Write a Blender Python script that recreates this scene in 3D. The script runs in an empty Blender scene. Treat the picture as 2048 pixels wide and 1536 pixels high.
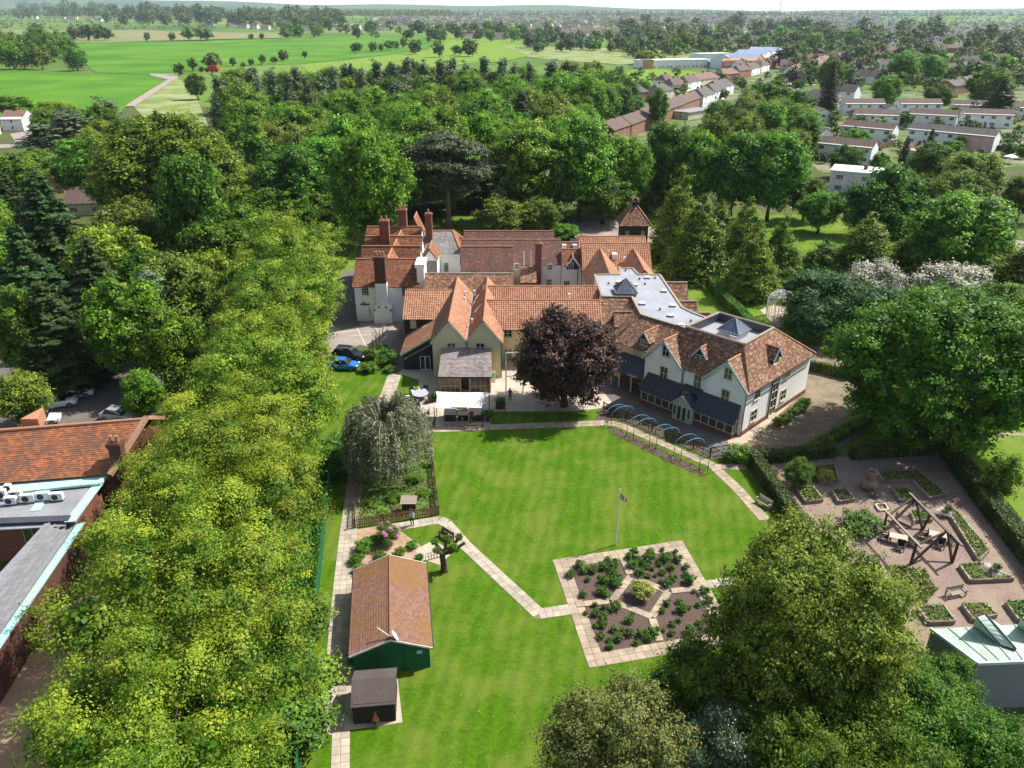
import bpy,math,random
import numpy as np
from mathutils import Vector,Matrix

SC=bpy.context.scene
COL=SC.collection
random.seed(7)

# ------------------------------------------------------------------ camera
FPX=1540.0                       # focal length in photo pixels (photo is 2048 wide)
PITCH=math.radians(25.8)
CAMH=42.0
cam_d=bpy.data.cameras.new('camera')
cam=bpy.data.objects.new('camera',cam_d);COL.objects.link(cam)
cam_d.sensor_width=36.0
cam_d.lens=36.0*FPX/2048.0
cam_d.clip_start=0.5
cam_d.clip_end=60000
cam.location=(0,0,CAMH)
cam.rotation_euler=(math.pi/2-PITCH,0,0)
SC.camera=cam

# ------------------------------------------------------------------ sky, sun, exposure
SUN_DIR=Vector((0.91,0.41,0.0)).normalized()
SUN_ELEV=math.radians(50)
world=bpy.data.worlds.new('World');SC.world=world
world.use_nodes=True
nt=world.node_tree
bgn=nt.nodes['Background']
sky=nt.nodes.new('ShaderNodeTexSky')
sky.sky_type='NISHITA'
sky.sun_disc=False
sky.sun_elevation=SUN_ELEV
sky.sun_rotation=math.atan2(SUN_DIR.x,SUN_DIR.y)
sky.air_density=1.0
sky.dust_density=2.0
# summer haze whitens the sky towards the horizon, all the way round
geo=nt.nodes.new('ShaderNodeTexCoord');sep=nt.nodes.new('ShaderNodeSeparateXYZ');nt.links.new(geo.outputs['Generated'],sep.inputs[0])
mr=nt.nodes.new('ShaderNodeMapRange');mr.interpolation_type='SMOOTHSTEP';mr.inputs['From Min'].default_value=0.20;mr.inputs['From Max'].default_value=-0.02;nt.links.new(sep.outputs[2],mr.inputs[0])
mx=nt.nodes.new('ShaderNodeMix');mx.data_type='RGBA';nt.links.new(mr.outputs[0],mx.inputs[0]);nt.links.new(sky.outputs[0],mx.inputs[6]);mx.inputs[7].default_value=(8.6,9.2,9.6,1)
hsw=nt.nodes.new('ShaderNodeHueSaturation');hsw.inputs['Saturation'].default_value=0.8
nt.links.new(mx.outputs[2],hsw.inputs['Color']);nt.links.new(hsw.outputs[0],bgn.inputs[0])
bgn.inputs[1].default_value=0.11
sun_d=bpy.data.lights.new('sun','SUN')
sun=bpy.data.objects.new('sun',sun_d);COL.objects.link(sun)
sun_d.energy=5.0
sun_d.angle=math.radians(0.5)
sun_d.color=(1.0,0.95,0.87)
sv=Vector((SUN_DIR.x*math.cos(SUN_ELEV),SUN_DIR.y*math.cos(SUN_ELEV),math.sin(SUN_ELEV)))
sun.rotation_euler=sv.to_track_quat('Z','Y').to_euler()
sun.location=sv*300
SC.view_settings.view_transform='Standard'
SC.view_settings.look='None'
SC.view_settings.gamma=1
SC.view_settings.use_curve_mapping=False
SC.view_settings.exposure=0.7
SC.render.engine='CYCLES'
SC.cycles.max_bounces=6
SC.cycles.diffuse_bounces=3
SC.cycles.glossy_bounces=2
SC.cycles.transmission_bounces=3
SC.cycles.volume_bounces=0
SC.cycles.caustics_reflective=False
SC.cycles.caustics_refractive=False

# ------------------------------------------------------------------ surveying helpers: photo pixel -> point of the place
CT,ST=math.cos(PITCH),math.sin(PITCH)
def ray(px,py):
    x=(px-1024)/FPX;v=(768-py)/FPX
    return Vector((x,CT+v*ST,-ST+v*CT))
def P(px,py,z=0.0):                                   # where the sight line meets height z
    d=ray(px,py);t=(z-CAMH)/d.z
    return Vector((d.x*t,d.y*t,z))
def PY(px,py,Y):                                      # where it meets the plane y = Y
    d=ray(px,py);t=Y/d.y
    return Vector((d.x*t,Y,CAMH+d.z*t))
def PN(px,py,o,n):                                   # where it meets any plane
    d=ray(px,py);c=Vector((0,0,CAMH))
    return c+d*((o-c).dot(n)/d.dot(n))
def proj(p):
    dz=p.z-CAMH
    dep=p.y*CT-dz*ST
    return 1024+FPX*p.x/dep,768-FPX*(p.y*ST+dz*CT)/dep,dep
def gz(X,Y):                                           # far terrain: flat, then a long gentle rise, then ridges
    d=Y
    z=0.0
    if d>2000:
        t=min(1.0,(d-2000)/3200.0);z=27.0*t*t*(3-2*t)
    if d>6500:
        t=min(1.0,(d-6500)/4500.0);t=t*t*(3-2*t)
        z+=t*(34+120*max(0.0,min(1.0,(-X/d+0.28)/0.75))+14*math.sin(X*0.0011+1)+9*math.sin(X*0.0031))
    return z
def PT(px,py):                                         # sight line onto the far terrain
    d=ray(px,py)
    if d.z>=-1e-5:return None
    t=200.0
    while t<14000:
        p=Vector((0,0,CAMH))+d*t
        if p.z<=gz(p.x,p.y):return Vector((p.x,p.y,gz(p.x,p.y)))
        t*=1.01
    return None
def height_of(base,top_py):                            # height of an upright thing from its base point and its top pixel row
    lo,hi=0.0,60.0
    for _ in range(40):
        m=(lo+hi)/2
        if proj(Vector((base.x,base.y,m)))[1]>top_py:lo=m
        else:hi=m
    return lo

# ------------------------------------------------------------------ object helpers
def tag(o,label=None,cat=None,group=None,kind=None):
    if label:o['label']=label
    if cat:o['category']=cat
    if group:o['group']=group
    if kind:o['kind']=kind
    return o
def thing(name,label,cat,loc=(0,0,0),group=None,rz=0.0):
    o=bpy.data.objects.new(name,None);COL.objects.link(o)
    o.location=loc;o.rotation_euler=(0,0,rz);o.empty_display_size=0.3
    return tag(o,label,cat,group)
def link(name,me,parent=None,loc=None):
    o=bpy.data.objects.new(name,me);COL.objects.link(o)
    if parent:o.parent=parent
    if loc is not None:o.location=loc
    return o
def copy_tree(o,parent=None):
    c=o.copy();COL.objects.link(c)
    if parent:c.parent=parent
    for ch in list(o.children):copy_tree(ch,c)
    return c
def wloc(o):                                            # location of a thing in the world (things sit at top level, parts at zero)
    v=Vector(o.location)
    while o.parent:o=o.parent;v+=Vector(o.location)
    return v

class MB:
    """collects faces (world coordinates, optionally through a frame) and links them as ONE mesh object"""
    def __init__(s,frame=None):s.v=[];s.f=[];s.m=[];s.uv={};s.fr=frame
    def p(s,q):
        q=Vector(q);return s.fr@q if s.fr is not None else q
    def face(s,pts,m=0,uv=None):
        b=len(s.v)
        for q in pts:s.v.append(s.p(q))
        s.f.append(tuple(range(b,b+len(pts))));s.m.append(m)
        if uv:s.uv[len(s.f)-1]=uv
    def box(s,x0,x1,y0,y1,z0,z1,m=0):
        b=len(s.v)
        for z in(z0,z1):
            for x,y in((x0,y0),(x1,y0),(x1,y1),(x0,y1)):s.v.append(s.p((x,y,z)))
        for q in((3,2,1,0),(4,5,6,7),(0,1,5,4),(1,2,6,5),(2,3,7,6),(3,0,4,7)):
            s.f.append(tuple(b+i for i in q));s.m.append(m)
    def beam(s,a,c,w,h,m=0,up=(0,0,1)):         # rectangular bar between two points
        a=Vector(a);c=Vector(c);d=(c-a)
        if d.length<1e-6:return
        d.normalize();up=Vector(up)
        if abs(d.dot(up))>0.98:up=Vector((0,1,0))if abs(d.y)<0.9 else Vector((1,0,0))
        r=d.cross(up).normalized();u=r.cross(d)
        b=len(s.v)
        for e in(a,c):
            for i,j in((-1,-1),(1,-1),(1,1),(-1,1)):s.v.append(s.p(e+r*(i*w/2)+u*(j*h/2)))
        for q in((3,2,1,0),(4,5,6,7),(0,1,5,4),(1,2,6,5),(2,3,7,6),(3,0,4,7)):
            s.f.append(tuple(b+i for i in q));s.m.append(m)
    def tube(s,pts,rad,n=6,m=0,cap=True):          # pipe along points, radius may be a list
        pts=[Vector(q)for q in pts]
        rr=rad if isinstance(rad,(list,tuple))else[rad]*len(pts)
        b=len(s.v);ref=None
        for i,q in enumerate(pts):
            d=(pts[min(i+1,len(pts)-1)]-pts[max(i-1,0)])
            d=d.normalized()if d.length>1e-9 else Vector((0,0,1))
            if ref is None:ref=Vector((1,0,0))if abs(d.x)<0.8 else Vector((0,1,0))
            r=(ref-d*ref.dot(d)).normalized();u=d.cross(r);ref=r
            for k in range(n):
                a=2*math.pi*k/n
                s.v.append(s.p(q+r*(math.cos(a)*rr[i])+u*(math.sin(a)*rr[i])))
        for i in range(len(pts)-1):
            for k in range(n):
                s.f.append((b+i*n+k,b+i*n+(k+1)%n,b+(i+1)*n+(k+1)%n,b+(i+1)*n+k));s.m.append(m)
        if cap:
            s.f.append(tuple(b+k for k in reversed(range(n))));s.m.append(m)
            e=b+(len(pts)-1)*n
            s.f.append(tuple(e+k for k in range(n)));s.m.append(m)
    def lathe(s,prof,c,n=12,m=0):                   # profile of (radius, z) turned about a vertical axis at c
        b=len(s.v);c=Vector(c)
        for r,z in prof:
            for k in range(n):
                a=2*math.pi*k/n;s.v.append(s.p(c+Vector((r*math.cos(a),r*math.sin(a),z))))
        for i in range(len(prof)-1):
            for k in range(n):
                s.f.append((b+i*n+k,b+i*n+(k+1)%n,b+(i+1)*n+(k+1)%n,b+(i+1)*n+k));s.m.append(m)
        s.f.append(tuple(b+k for k in reversed(range(n))));s.m.append(m)
        e=b+(len(prof)-1)*n;s.f.append(tuple(e+k for k in range(n)));s.m.append(m)
    def prism(s,poly,z0,z1,m=0,mside=None):        # upright prism over a polygon of (x, y)
        n=len(poly);b=len(s.v)
        A=sum(poly[i][0]*poly[(i+1)%n][1]-poly[(i+1)%n][0]*poly[i][1]for i in range(n))
        if A<0:poly=list(reversed(poly))
        for z in(z0,z1):
            for q in poly:s.v.append(s.p((q[0],q[1],z)))
        s.f.append(tuple(b+n+i for i in range(n)));s.m.append(m)
        s.f.append(tuple(b+i for i in reversed(range(n))));s.m.append(m)
        for i in range(n):
            j=(i+1)%n
            s.f.append((b+i,b+j,b+n+j,b+n+i));s.m.append(m if mside is None else mside)
    def build(s,name,mats,parent=None,kind=None,smooth=False,origin=None):
        o3=wloc(parent)if parent else(Vector(origin)if origin is not None else Vector((0,0,0)))
        me=bpy.data.meshes.new(name)
        me.from_pydata([tuple(q-o3)for q in s.v],[],s.f)
        for mm in(mats if isinstance(mats,(list,tuple))else[mats]):me.materials.append(mm)
        if any(s.m):me.polygons.foreach_set('material_index',s.m)
        if s.uv:
            uvl=me.uv_layers.new(name='UVMap')
            flat=np.zeros((len(me.loops),2),dtype=np.float32)
            for p_ in me.polygons:
                u=s.uv.get(p_.index)
                if u:
                    for k,li in enumerate(range(p_.loop_start,p_.loop_start+p_.loop_total)):flat[li]=u[k]
            uvl.data.foreach_set('uv',flat.ravel())
        if smooth:me.polygons.foreach_set('use_smooth',[True]*len(me.polygons))
        me.update()
        o=link(name,me,parent)
        if parent is None:o.location=o3
        if kind:o['kind']=kind
        return o

# ------------------------------------------------------------------ materials
MATS={}
def lin(c):return tuple(c)+(1.0,)
def nmat(name,c1,c2=None,rough=0.8,scale=1.0,detail=4.0,bump=0.0,bscale=None,spec=0.3,lo=0.35,hi=0.65,metal=0.0,
         c3=None,scale3=0.1,amt3=0.6,coord='obj',rnd=0.0,rndhue=0.0,stretch=None,lo3=0.42,hi3=0.6):
    """procedural material: two colours mixed by fine noise, an optional third in larger patches, optional variation per object"""
    if name in MATS:return MATS[name]
    m=bpy.data.materials.new(name);m.use_nodes=True;MATS[name]=m
    t=m.node_tree;N=t.nodes;L=t.links
    b=N['Principled BSDF']
    b.inputs['Roughness'].default_value=rough;b.inputs['Metallic'].default_value=metal
    b.inputs['Specular IOR Level'].default_value=spec
    if coord=='world':src=N.new('ShaderNodeNewGeometry').outputs['Position']
    else:src=N.new('ShaderNodeTexCoord').outputs['Object']
    if stretch:
        mp=N.new('ShaderNodeMapping');mp.inputs['Scale'].default_value=stretch;L.new(src,mp.inputs[0]);src=mp.outputs[0]
    def noise(sc,det=4.0):
        n=N.new('ShaderNodeTexNoise');n.inputs['Scale'].default_value=sc;n.inputs['Detail'].default_value=det
        n.inputs['Roughness'].default_value=0.65;L.new(src,n.inputs['Vector']);return n.outputs[0]
    def ramp(fac,a,c):
        r=N.new('ShaderNodeMapRange');r.inputs['From Min'].default_value=a;r.inputs['From Max'].default_value=c
        L.new(fac,r.inputs[0]);return r.outputs[0]
    def mix(fac,a,c):
        x=N.new('ShaderNodeMix');x.data_type='RGBA'
        if isinstance(fac,float):x.inputs[0].default_value=fac
        else:L.new(fac,x.inputs[0])
        for s_,q in((x.inputs[6],a),(x.inputs[7],c)):
            if isinstance(q,tuple):s_.default_value=lin(q)
            else:L.new(q,s_)
        return x.outputs[2]
    col=tuple(c1)
    if c2:col=mix(ramp(noise(scale,detail),lo,hi),tuple(c1),tuple(c2))
    if c3:
        f=ramp(noise(scale3,5.0),lo3,hi3)
        mu=N.new('ShaderNodeMath');mu.operation='MULTIPLY';mu.inputs[1].default_value=amt3;L.new(f,mu.inputs[0])
        col=mix(mu.outputs[0],col,tuple(c3))
    if rnd or rndhue:
        oi=N.new('ShaderNodeObjectInfo')
        hs=N.new('ShaderNodeHueSaturation')
        r1=N.new('ShaderNodeMapRange');r1.inputs['To Min'].default_value=1-rnd;r1.inputs['To Max'].default_value=1+rnd
        L.new(oi.outputs['Random'],r1.inputs[0]);L.new(r1.outputs[0],hs.inputs['Value'])
        if rndhue:
            w=N.new('ShaderNodeTexWhiteNoise');w.noise_dimensions='1D';L.new(oi.outputs['Random'],w.inputs['W'])
            r2=N.new('ShaderNodeMapRange');r2.inputs['To Min'].default_value=0.5-rndhue;r2.inputs['To Max'].default_value=0.5+rndhue
            L.new(w.outputs['Value'],r2.inputs[0]);L.new(r2.outputs[0],hs.inputs['Hue'])
        if isinstance(col,tuple):hs.inputs['Color'].default_value=lin(col)
        else:L.new(col,hs.inputs['Color'])
        col=hs.outputs[0]
    if isinstance(col,tuple):b.inputs['Base Color'].default_value=lin(col)
    else:L.new(col,b.inputs['Base Color'])
    if bump:
        bn=N.new('ShaderNodeBump');bn.inputs['Strength'].default_value=min(1.0,bump);bn.inputs['Distance'].default_value=0.05
        L.new(noise(bscale or scale*3),bn.inputs['Height']);L.new(bn.outputs[0],b.inputs['Normal'])
    return m

def tile_mat(name,cols,bw=0.2,bh=0.12,patch=None,patch_amt=0.55,patch_scale=0.35,rough=0.85):
    """roof covering: every tile its own shade (brick cells in metres along the slope), lichen and weathering in patches"""
    if name in MATS:return MATS[name]
    m=bpy.data.materials.new(name);m.use_nodes=True;MATS[name]=m
    t=m.node_tree;N=t.nodes;L=t.links;b=N['Principled BSDF']
    b.inputs['Roughness'].default_value=rough;b.inputs['Specular IOR Level'].default_value=0.25
    tc=N.new('ShaderNodeTexCoord')
    def cells(w,h,off):
        s=N.new('ShaderNodeVectorMath');s.operation='DIVIDE';s.inputs[1].default_value=(w,h,1)
        L.new(tc.outputs['UV'],s.inputs[0])
        f=N.new('ShaderNodeVectorMath');f.operation='FLOOR';L.new(s.outputs[0],f.inputs[0])
        sep=N.new('ShaderNodeSeparateXYZ');L.new(f.outputs[0],sep.inputs[0])
        sx=N.new('ShaderNodeSeparateXYZ');L.new(s.outputs[0],sx.inputs[0])
        md=N.new('ShaderNodeMath');md.operation='MODULO';md.inputs[1].default_value=2.0;L.new(sep.outputs[1],md.inputs[0])
        hf=N.new('ShaderNodeMath');hf.operation='MULTIPLY_ADD';hf.inputs[1].default_value=0.5;L.new(md.outputs[0],hf.inputs[0]);L.new(sx.outputs[0],hf.inputs[2])
        fl=N.new('ShaderNodeMath');fl.operation='FLOOR';L.new(hf.outputs[0],fl.inputs[0])
        cb=N.new('ShaderNodeCombineXYZ');L.new(fl.outputs[0],cb.inputs[0]);L.new(sep.outputs[1],cb.inputs[1]);cb.inputs[2].default_value=off
        w_=N.new('ShaderNodeTexWhiteNoise');w_.noise_dimensions='3D';L.new(cb.outputs[0],w_.inputs['Vector'])
        return w_.outputs['Value']
    cr=N.new('ShaderNodeValToRGB');cr.color_ramp.interpolation='LINEAR'
    L.new(cells(bw,bh,0.0),cr.inputs[0])
    while len(cr.color_ramp.elements)<len(cols):cr.color_ramp.elements.new(0.5)
    for i,c in enumerate(cols):
        e=cr.color_ramp.elements[i];e.position=i/(len(cols)-1);e.color=lin(c)
    col=cr.outputs[0]
    if patch:
        geo=N.new('ShaderNodeNewGeometry')
        n=N.new('ShaderNodeTexNoise');n.inputs['Scale'].default_value=patch_scale;n.inputs['Detail'].default_value=7;n.inputs['Roughness'].default_value=0.7
        L.new(geo.outputs['Position'],n.inputs['Vector'])
        r=N.new('ShaderNodeMapRange');r.inputs['From Min'].default_value=0.42;r.inputs['From Max'].default_value=0.62;r.inputs['To Max'].default_value=patch_amt
        L.new(n.outputs[0],r.inputs[0])
        x=N.new('ShaderNodeMix');x.data_type='RGBA';L.new(r.outputs[0],x.inputs[0]);L.new(col,x.inputs[6]);x.inputs[7].default_value=lin(patch)
        col=x.outputs[2]
    L.new(col,b.inputs['Base Color'])
    return m

def leaf_mat(name,dark,light,trans=0.3,hue=0.012,val=0.12,sat=1.0):
    """leaves: shade by the tuft they grow in ('tone' attribute) and by tree, some light passing through"""
    if name in MATS:return MATS[name]
    m=bpy.data.materials.new(name);m.use_nodes=True;MATS[name]=m
    t=m.node_tree;N=t.nodes;L=t.links;b=N['Principled BSDF'];out=N['Material Output']
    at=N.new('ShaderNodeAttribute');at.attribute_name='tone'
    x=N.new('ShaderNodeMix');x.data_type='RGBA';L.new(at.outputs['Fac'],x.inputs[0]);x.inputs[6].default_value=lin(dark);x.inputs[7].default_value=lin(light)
    oi=N.new('ShaderNodeObjectInfo');hs=N.new('ShaderNodeHueSaturation');hs.inputs['Saturation'].default_value=sat
    r1=N.new('ShaderNodeMapRange');r1.inputs['To Min'].default_value=1-val;r1.inputs['To Max'].default_value=1+val;L.new(oi.outputs['Random'],r1.inputs[0]);L.new(r1.outputs[0],hs.inputs['Value'])
    w=N.new('ShaderNodeTexWhiteNoise');w.noise_dimensions='1D';L.new(oi.outputs['Random'],w.inputs['W'])
    r2=N.new('ShaderNodeMapRange');r2.inputs['To Min'].default_value=0.5-hue;r2.inputs['To Max'].default_value=0.5+hue;L.new(w.outputs['Value'],r2.inputs[0]);L.new(r2.outputs[0],hs.inputs['Hue'])
    L.new(x.outputs[2],hs.inputs['Color'])
    L.new(hs.outputs[0],b.inputs['Base Color']);b.inputs['Roughness'].default_value=0.55;b.inputs['Specular IOR Level'].default_value=0.25
    tr=N.new('ShaderNodeBsdfTranslucent');L.new(hs.outputs[0],tr.inputs[0])
    ms=N.new('ShaderNodeMixShader');ms.inputs[0].default_value=trans
    L.new(b.outputs[0],ms.inputs[1]);L.new(tr.outputs[0],ms.inputs[2]);L.new(ms.outputs[0],out.inputs[0])
    return m

def plain(name,c,rough=0.6,metal=0.0,spec=0.4,var=0.12,scale=6.0):
    return nmat(name,c,tuple(q*(1-var*2)for q in c),rough=rough,metal=metal,spec=spec,scale=scale)

white_wall=nmat('white_render',(0.86,0.85,0.83),(0.80,0.79,0.77),scale=0.8,c3=(0.66,0.64,0.60),scale3=0.5,amt3=0.3,rough=0.9)
cream_wall=nmat('cream_render',(0.66,0.55,0.33),(0.60,0.50,0.30),scale=0.8,c3=(0.5,0.43,0.28),scale3=0.4,amt3=0.4,rough=0.9)
pink_wall=nmat('pale_pink_render',(0.75,0.68,0.68),(0.70,0.62,0.62),scale=0.8,rough=0.9)
cream_board=nmat('cream_weatherboard',(0.62,0.55,0.36),(0.54,0.48,0.31),scale=3,rough=0.75,stretch=(0.4,0.4,4))
black_board=nmat('black_weatherboard',(0.016,0.018,0.024),(0.028,0.03,0.036),scale=3,rough=0.7,stretch=(0.4,0.4,4))
brick=nmat('red_brick',(0.235,0.092,0.058),(0.16,0.06,0.042),scale=7,rough=0.9,c3=(0.12,0.055,0.04),scale3=1.2,amt3=0.5)
dark_brick=nmat('old_dark_brick',(0.13,0.055,0.04),(0.07,0.035,0.028),scale=7,rough=0.9)
lead=plain('lead_grey',(0.20,0.21,0.23),rough=0.5)
slate_dark=tile_mat('dark_slate',[(0.032,0.036,0.05),(0.05,0.055,0.07),(0.04,0.044,0.058)],0.3,0.2,(0.09,0.09,0.10),0.35,0.5,rough=0.5)
tile_orange=tile_mat('orange_plain_tile',[(0.09,0.04,0.026),(0.25,0.102,0.046),(0.32,0.14,0.062),(0.19,0.075,0.038),(0.13,0.062,0.042)],0.27,0.19,(0.13,0.055,0.035),0.7,0.45)
tile_brown=tile_mat('brown_plain_tile',[(0.085,0.045,0.038),(0.18,0.082,0.062),(0.13,0.06,0.048),(0.26,0.13,0.095)],0.27,0.19,(0.085,0.055,0.05),0.7,0.55)
tile_rust=tile_mat('rust_mixed_plain_tile',[(0.06,0.035,0.03),(0.22,0.10,0.055),(0.14,0.062,0.042),(0.42,0.27,0.18),(0.10,0.05,0.04),(0.26,0.12,0.065)],0.27,0.19,(0.15,0.10,0.055),0.45,0.5)
tile_pan=tile_mat('orange_pantile',[(0.37,0.185,0.108),(0.46,0.27,0.165),(0.30,0.132,0.078),(0.42,0.215,0.125)],0.30,0.33,(0.27,0.125,0.075),0.55,0.4)
tile_pan_dark=tile_mat('rust_pantile',[(0.36,0.12,0.05),(0.45,0.16,0.06),(0.30,0.10,0.045)],0.30,0.33,(0.25,0.09,0.05),0.4,0.4)
tile_lichen=tile_mat('grey_lichened_tile',[(0.17,0.155,0.15),(0.32,0.30,0.28),(0.22,0.20,0.19),(0.40,0.38,0.35)],0.3,0.22,(0.14,0.12,0.11),0.6,0.6)
slate_mottled=tile_mat('mottled_slate',[(0.12,0.10,0.10),(0.26,0.23,0.23),(0.19,0.155,0.155),(0.36,0.32,0.31)],0.3,0.22,(0.32,0.27,0.25),0.6,0.35)
tile_house=[tile_mat('house_tile_brown',[(0.095,0.066,0.056),(0.14,0.096,0.080),(0.115,0.080,0.067)],0.4,0.4,(0.09,0.07,0.06),0.5,0.2),
              tile_mat('house_tile_grey',[(0.085,0.078,0.075),(0.12,0.11,0.105)],0.4,0.4,(0.08,0.075,0.07),0.5,0.2),
              tile_mat('house_tile_red',[(0.165,0.10,0.08),(0.21,0.13,0.105)],0.4,0.4,(0.15,0.105,0.085),0.5,0.2)]
ridge_clay=plain('clay_ridge',(0.42,0.20,0.11),0.85)
ridge_grey=plain('weathered_ridge',(0.34,0.27,0.21),0.9)
glass=nmat('window_glass',(0.018,0.022,0.026),rough=0.06,spec=0.9)
glass_green=nmat('window_glass_light',(0.07,0.085,0.06),(0.03,0.035,0.03),scale=1.3,rough=0.12,spec=0.8)
frame_white=plain('white_joinery',(0.78,0.77,0.73),0.5)
frame_cream=plain('cream_joinery',(0.62,0.55,0.40),0.6)
frame_sage=plain('sage_joinery',(0.42,0.44,0.36),0.6)
barge_blue=plain('pale_blue_bargeboard',(0.42,0.55,0.62),0.5)
gutter_dark=plain('dark_gutter',(0.03,0.03,0.033),0.5)
oak_frame=nmat('pale_oak',(0.52,0.39,0.22),(0.42,0.30,0.16),scale=5,rough=0.7)
roof_deck=plain('roof_underlay',(0.13,0.07,0.05),0.9)
membrane=nmat('roof_membrane',(0.28,0.295,0.33),(0.32,0.335,0.37),scale=1.2,rough=0.7,c3=(0.22,0.225,0.255),scale3=0.25,amt3=0.6)
membrane_dark=nmat('roof_membrane_grey',(0.24,0.245,0.26),(0.28,0.285,0.30),scale=1.0,rough=0.7,c3=(0.17,0.17,0.18),scale3=0.4,amt3=0.6)
white_plastic=plain('white_plastic',(0.8,0.8,0.8),0.4)
dark_wood=nmat('dark_timber',(0.075,0.05,0.035),(0.045,0.03,0.022),scale=6,rough=0.8)
grey_wood=nmat('silvered_timber',(0.36,0.31,0.25),(0.25,0.21,0.165),scale=7,rough=0.85)
fence_wood=nmat('brown_fence_timber',(0.26,0.16,0.085),(0.17,0.10,0.055),scale=5,rough=0.85,rnd=0.25)
black_metal=plain('black_metal',(0.02,0.02,0.022),0.4)
blue_metal=plain('blue_painted_hoop',(0.10,0.34,0.55),0.45)
green_metal=plain('green_coated_wire',(0.02,0.16,0.075),0.5)
white_metal=plain('white_painted_metal',(0.78,0.79,0.76),0.4)
slab_mat=nmat('pale_paving_slab',(0.43,0.375,0.305),(0.36,0.31,0.25),scale=2.2,rough=0.9,c3=(0.25,0.22,0.17),scale3=.8,amt3=0.6,coord='world',rnd=0.14)
slab_warm=nmat('buff_paving_slab',(0.41,0.325,0.235),(0.33,0.265,0.195),scale=2.2,rough=0.9,c3=(0.23,0.19,0.145),scale3=.8,amt3=0.65,coord='world',rnd=0.15)
bark=nmat('bark',(0.10,0.075,0.052),(0.055,0.042,0.032),scale=5,rough=0.95)
bark_grey=nmat('grey_bark',(0.20,0.175,0.15),(0.11,0.095,0.08),scale=5,rough=0.95)
soil=nmat('bed_soil',(0.075,0.052,0.043),(0.115,0.08,0.065),scale=5,rough=1.0,bump=0.7,coord='world')
# ================================================================== THE SETTING: ground, fields, roads, paths
def ground_mat(name,a,b_,patch,s1=0.6,s2=0.12,fine=9.0,amt=0.6,c4=None):
    return nmat(name,a,b_,scale=s1,rough=0.95,c3=patch,scale3=s2,amt3=amt,coord='world',bump=0.5,bscale=fine,spec=0.1)
grass_lawn=ground_mat('mown_lawn',(0.036,0.104,0.002),(0.070,0.145,0.004),(0.155,0.18,0.032),3.2,0.24,9,0.45)
t_=grass_lawn.node_tree;bc_=t_.nodes['Principled BSDF'].inputs['Base Color'];src_=bc_.links[0].from_socket      # faint mowing bands
wv=t_.nodes.new('ShaderNodeTexWave');wv.bands_direction='X';wv.inputs['Scale'].default_value=.26;wv.inputs['Distortion'].default_value=3.5;wv.inputs['Detail'].default_value=2;mp_=t_.nodes.new('ShaderNodeMapping');mp_.inputs['Rotation'].default_value=(0,0,.16)
g_=t_.nodes.new('ShaderNodeNewGeometry');t_.links.new(g_.outputs['Position'],mp_.inputs[0]);t_.links.new(mp_.outputs[0],wv.inputs[0]);r_=t_.nodes.new('ShaderNodeMapRange');r_.inputs['To Min'].default_value=.90;r_.inputs['To Max'].default_value=1.07;t_.links.new(wv.outputs['Fac'],r_.inputs[0])
h_=t_.nodes.new('ShaderNodeHueSaturation');t_.links.new(r_.outputs[0],h_.inputs['Value']);t_.links.new(src_,h_.inputs['Color']);t_.links.new(h_.outputs[0],bc_)
grass_rough=ground_mat('park_grass',(0.075,0.165,0.008),(0.12,0.205,0.015),(0.18,0.195,0.05),0.4,0.1,6,0.5)
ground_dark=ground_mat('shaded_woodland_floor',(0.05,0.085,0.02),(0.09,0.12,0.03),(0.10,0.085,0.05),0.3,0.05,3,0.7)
field_green=ground_mat('young_crop',(0.075,0.19,0.012),(0.105,0.225,0.018),(0.035,0.13,0.010),0.03,0.010,1.5,0.7)
field_lime=ground_mat('pasture',(0.115,0.215,0.018),(0.15,0.245,0.03),(0.17,0.23,0.05),0.03,0.012,1.5,0.5)
field_tan=ground_mat('drilled_field',(0.23,0.20,0.115),(0.19,0.19,0.085),(0.14,0.19,0.06),0.02,0.006,1.0,0.7)
meadow=ground_mat('flowering_meadow',(0.12,0.18,0.03),(0.17,0.22,0.055),(0.31,0.32,0.19),0.12,0.05,1.5,0.7)
tarmac=nmat('tarmac',(0.105,0.09,0.082),(0.13,0.115,0.105),scale=2,rough=0.95,c3=(0.165,0.14,0.125),scale3=0.2,amt3=0.7,coord='world',bump=0.4,bscale=12)
road_pale=nmat('pale_drive',(0.33,0.28,0.245),(0.28,0.24,0.21),scale=1.5,rough=0.95,c3=(0.22,0.18,0.155),scale3=0.3,amt3=0.6,coord='world')
paving_pale=nmat('patio_stone',(0.50,0.43,0.35),(0.42,0.36,0.29),scale=1.6,rough=0.9,c3=(0.30,0.245,0.20),scale3=0.35,amt3=0.5,coord='world')
concrete=nmat('concrete',(0.46,0.40,0.32),(0.40,0.34,0.27),scale=1.5,rough=0.9,c3=(0.36,0.29,0.20),scale3=0.5,amt3=0.6,coord='world')
gravel_brown=nmat('brown_gravel',(0.215,0.165,0.11),(0.12,0.095,0.07),scale=5,rough=1.0,c3=(0.30,0.24,0.16),scale3=0.5,amt3=0.5,coord='world',bump=0.8,bscale=10)
gravel_pink=nmat('pink_gravel',(0.255,0.18,0.152),(0.18,0.125,0.108),scale=5,rough=1.0,c3=(0.28,0.225,0.16),scale3=0.35,amt3=0.7,coord='world',bump=0.7,bscale=10)
bare_soil=nmat('dry_border_soil',(0.36,0.25,0.17),(0.26,0.175,0.12),scale=2.2,rough=1.0,c3=(0.46,0.34,0.23),scale3=0.7,amt3=0.5,coord='world',bump=0.7,bscale=6)
far_land=ground_mat('far_countryside',(0.10,0.20,0.03),(0.15,0.22,0.045),(0.045,0.08,0.022),0.004,0.0016,0.02,0.85)

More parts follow.
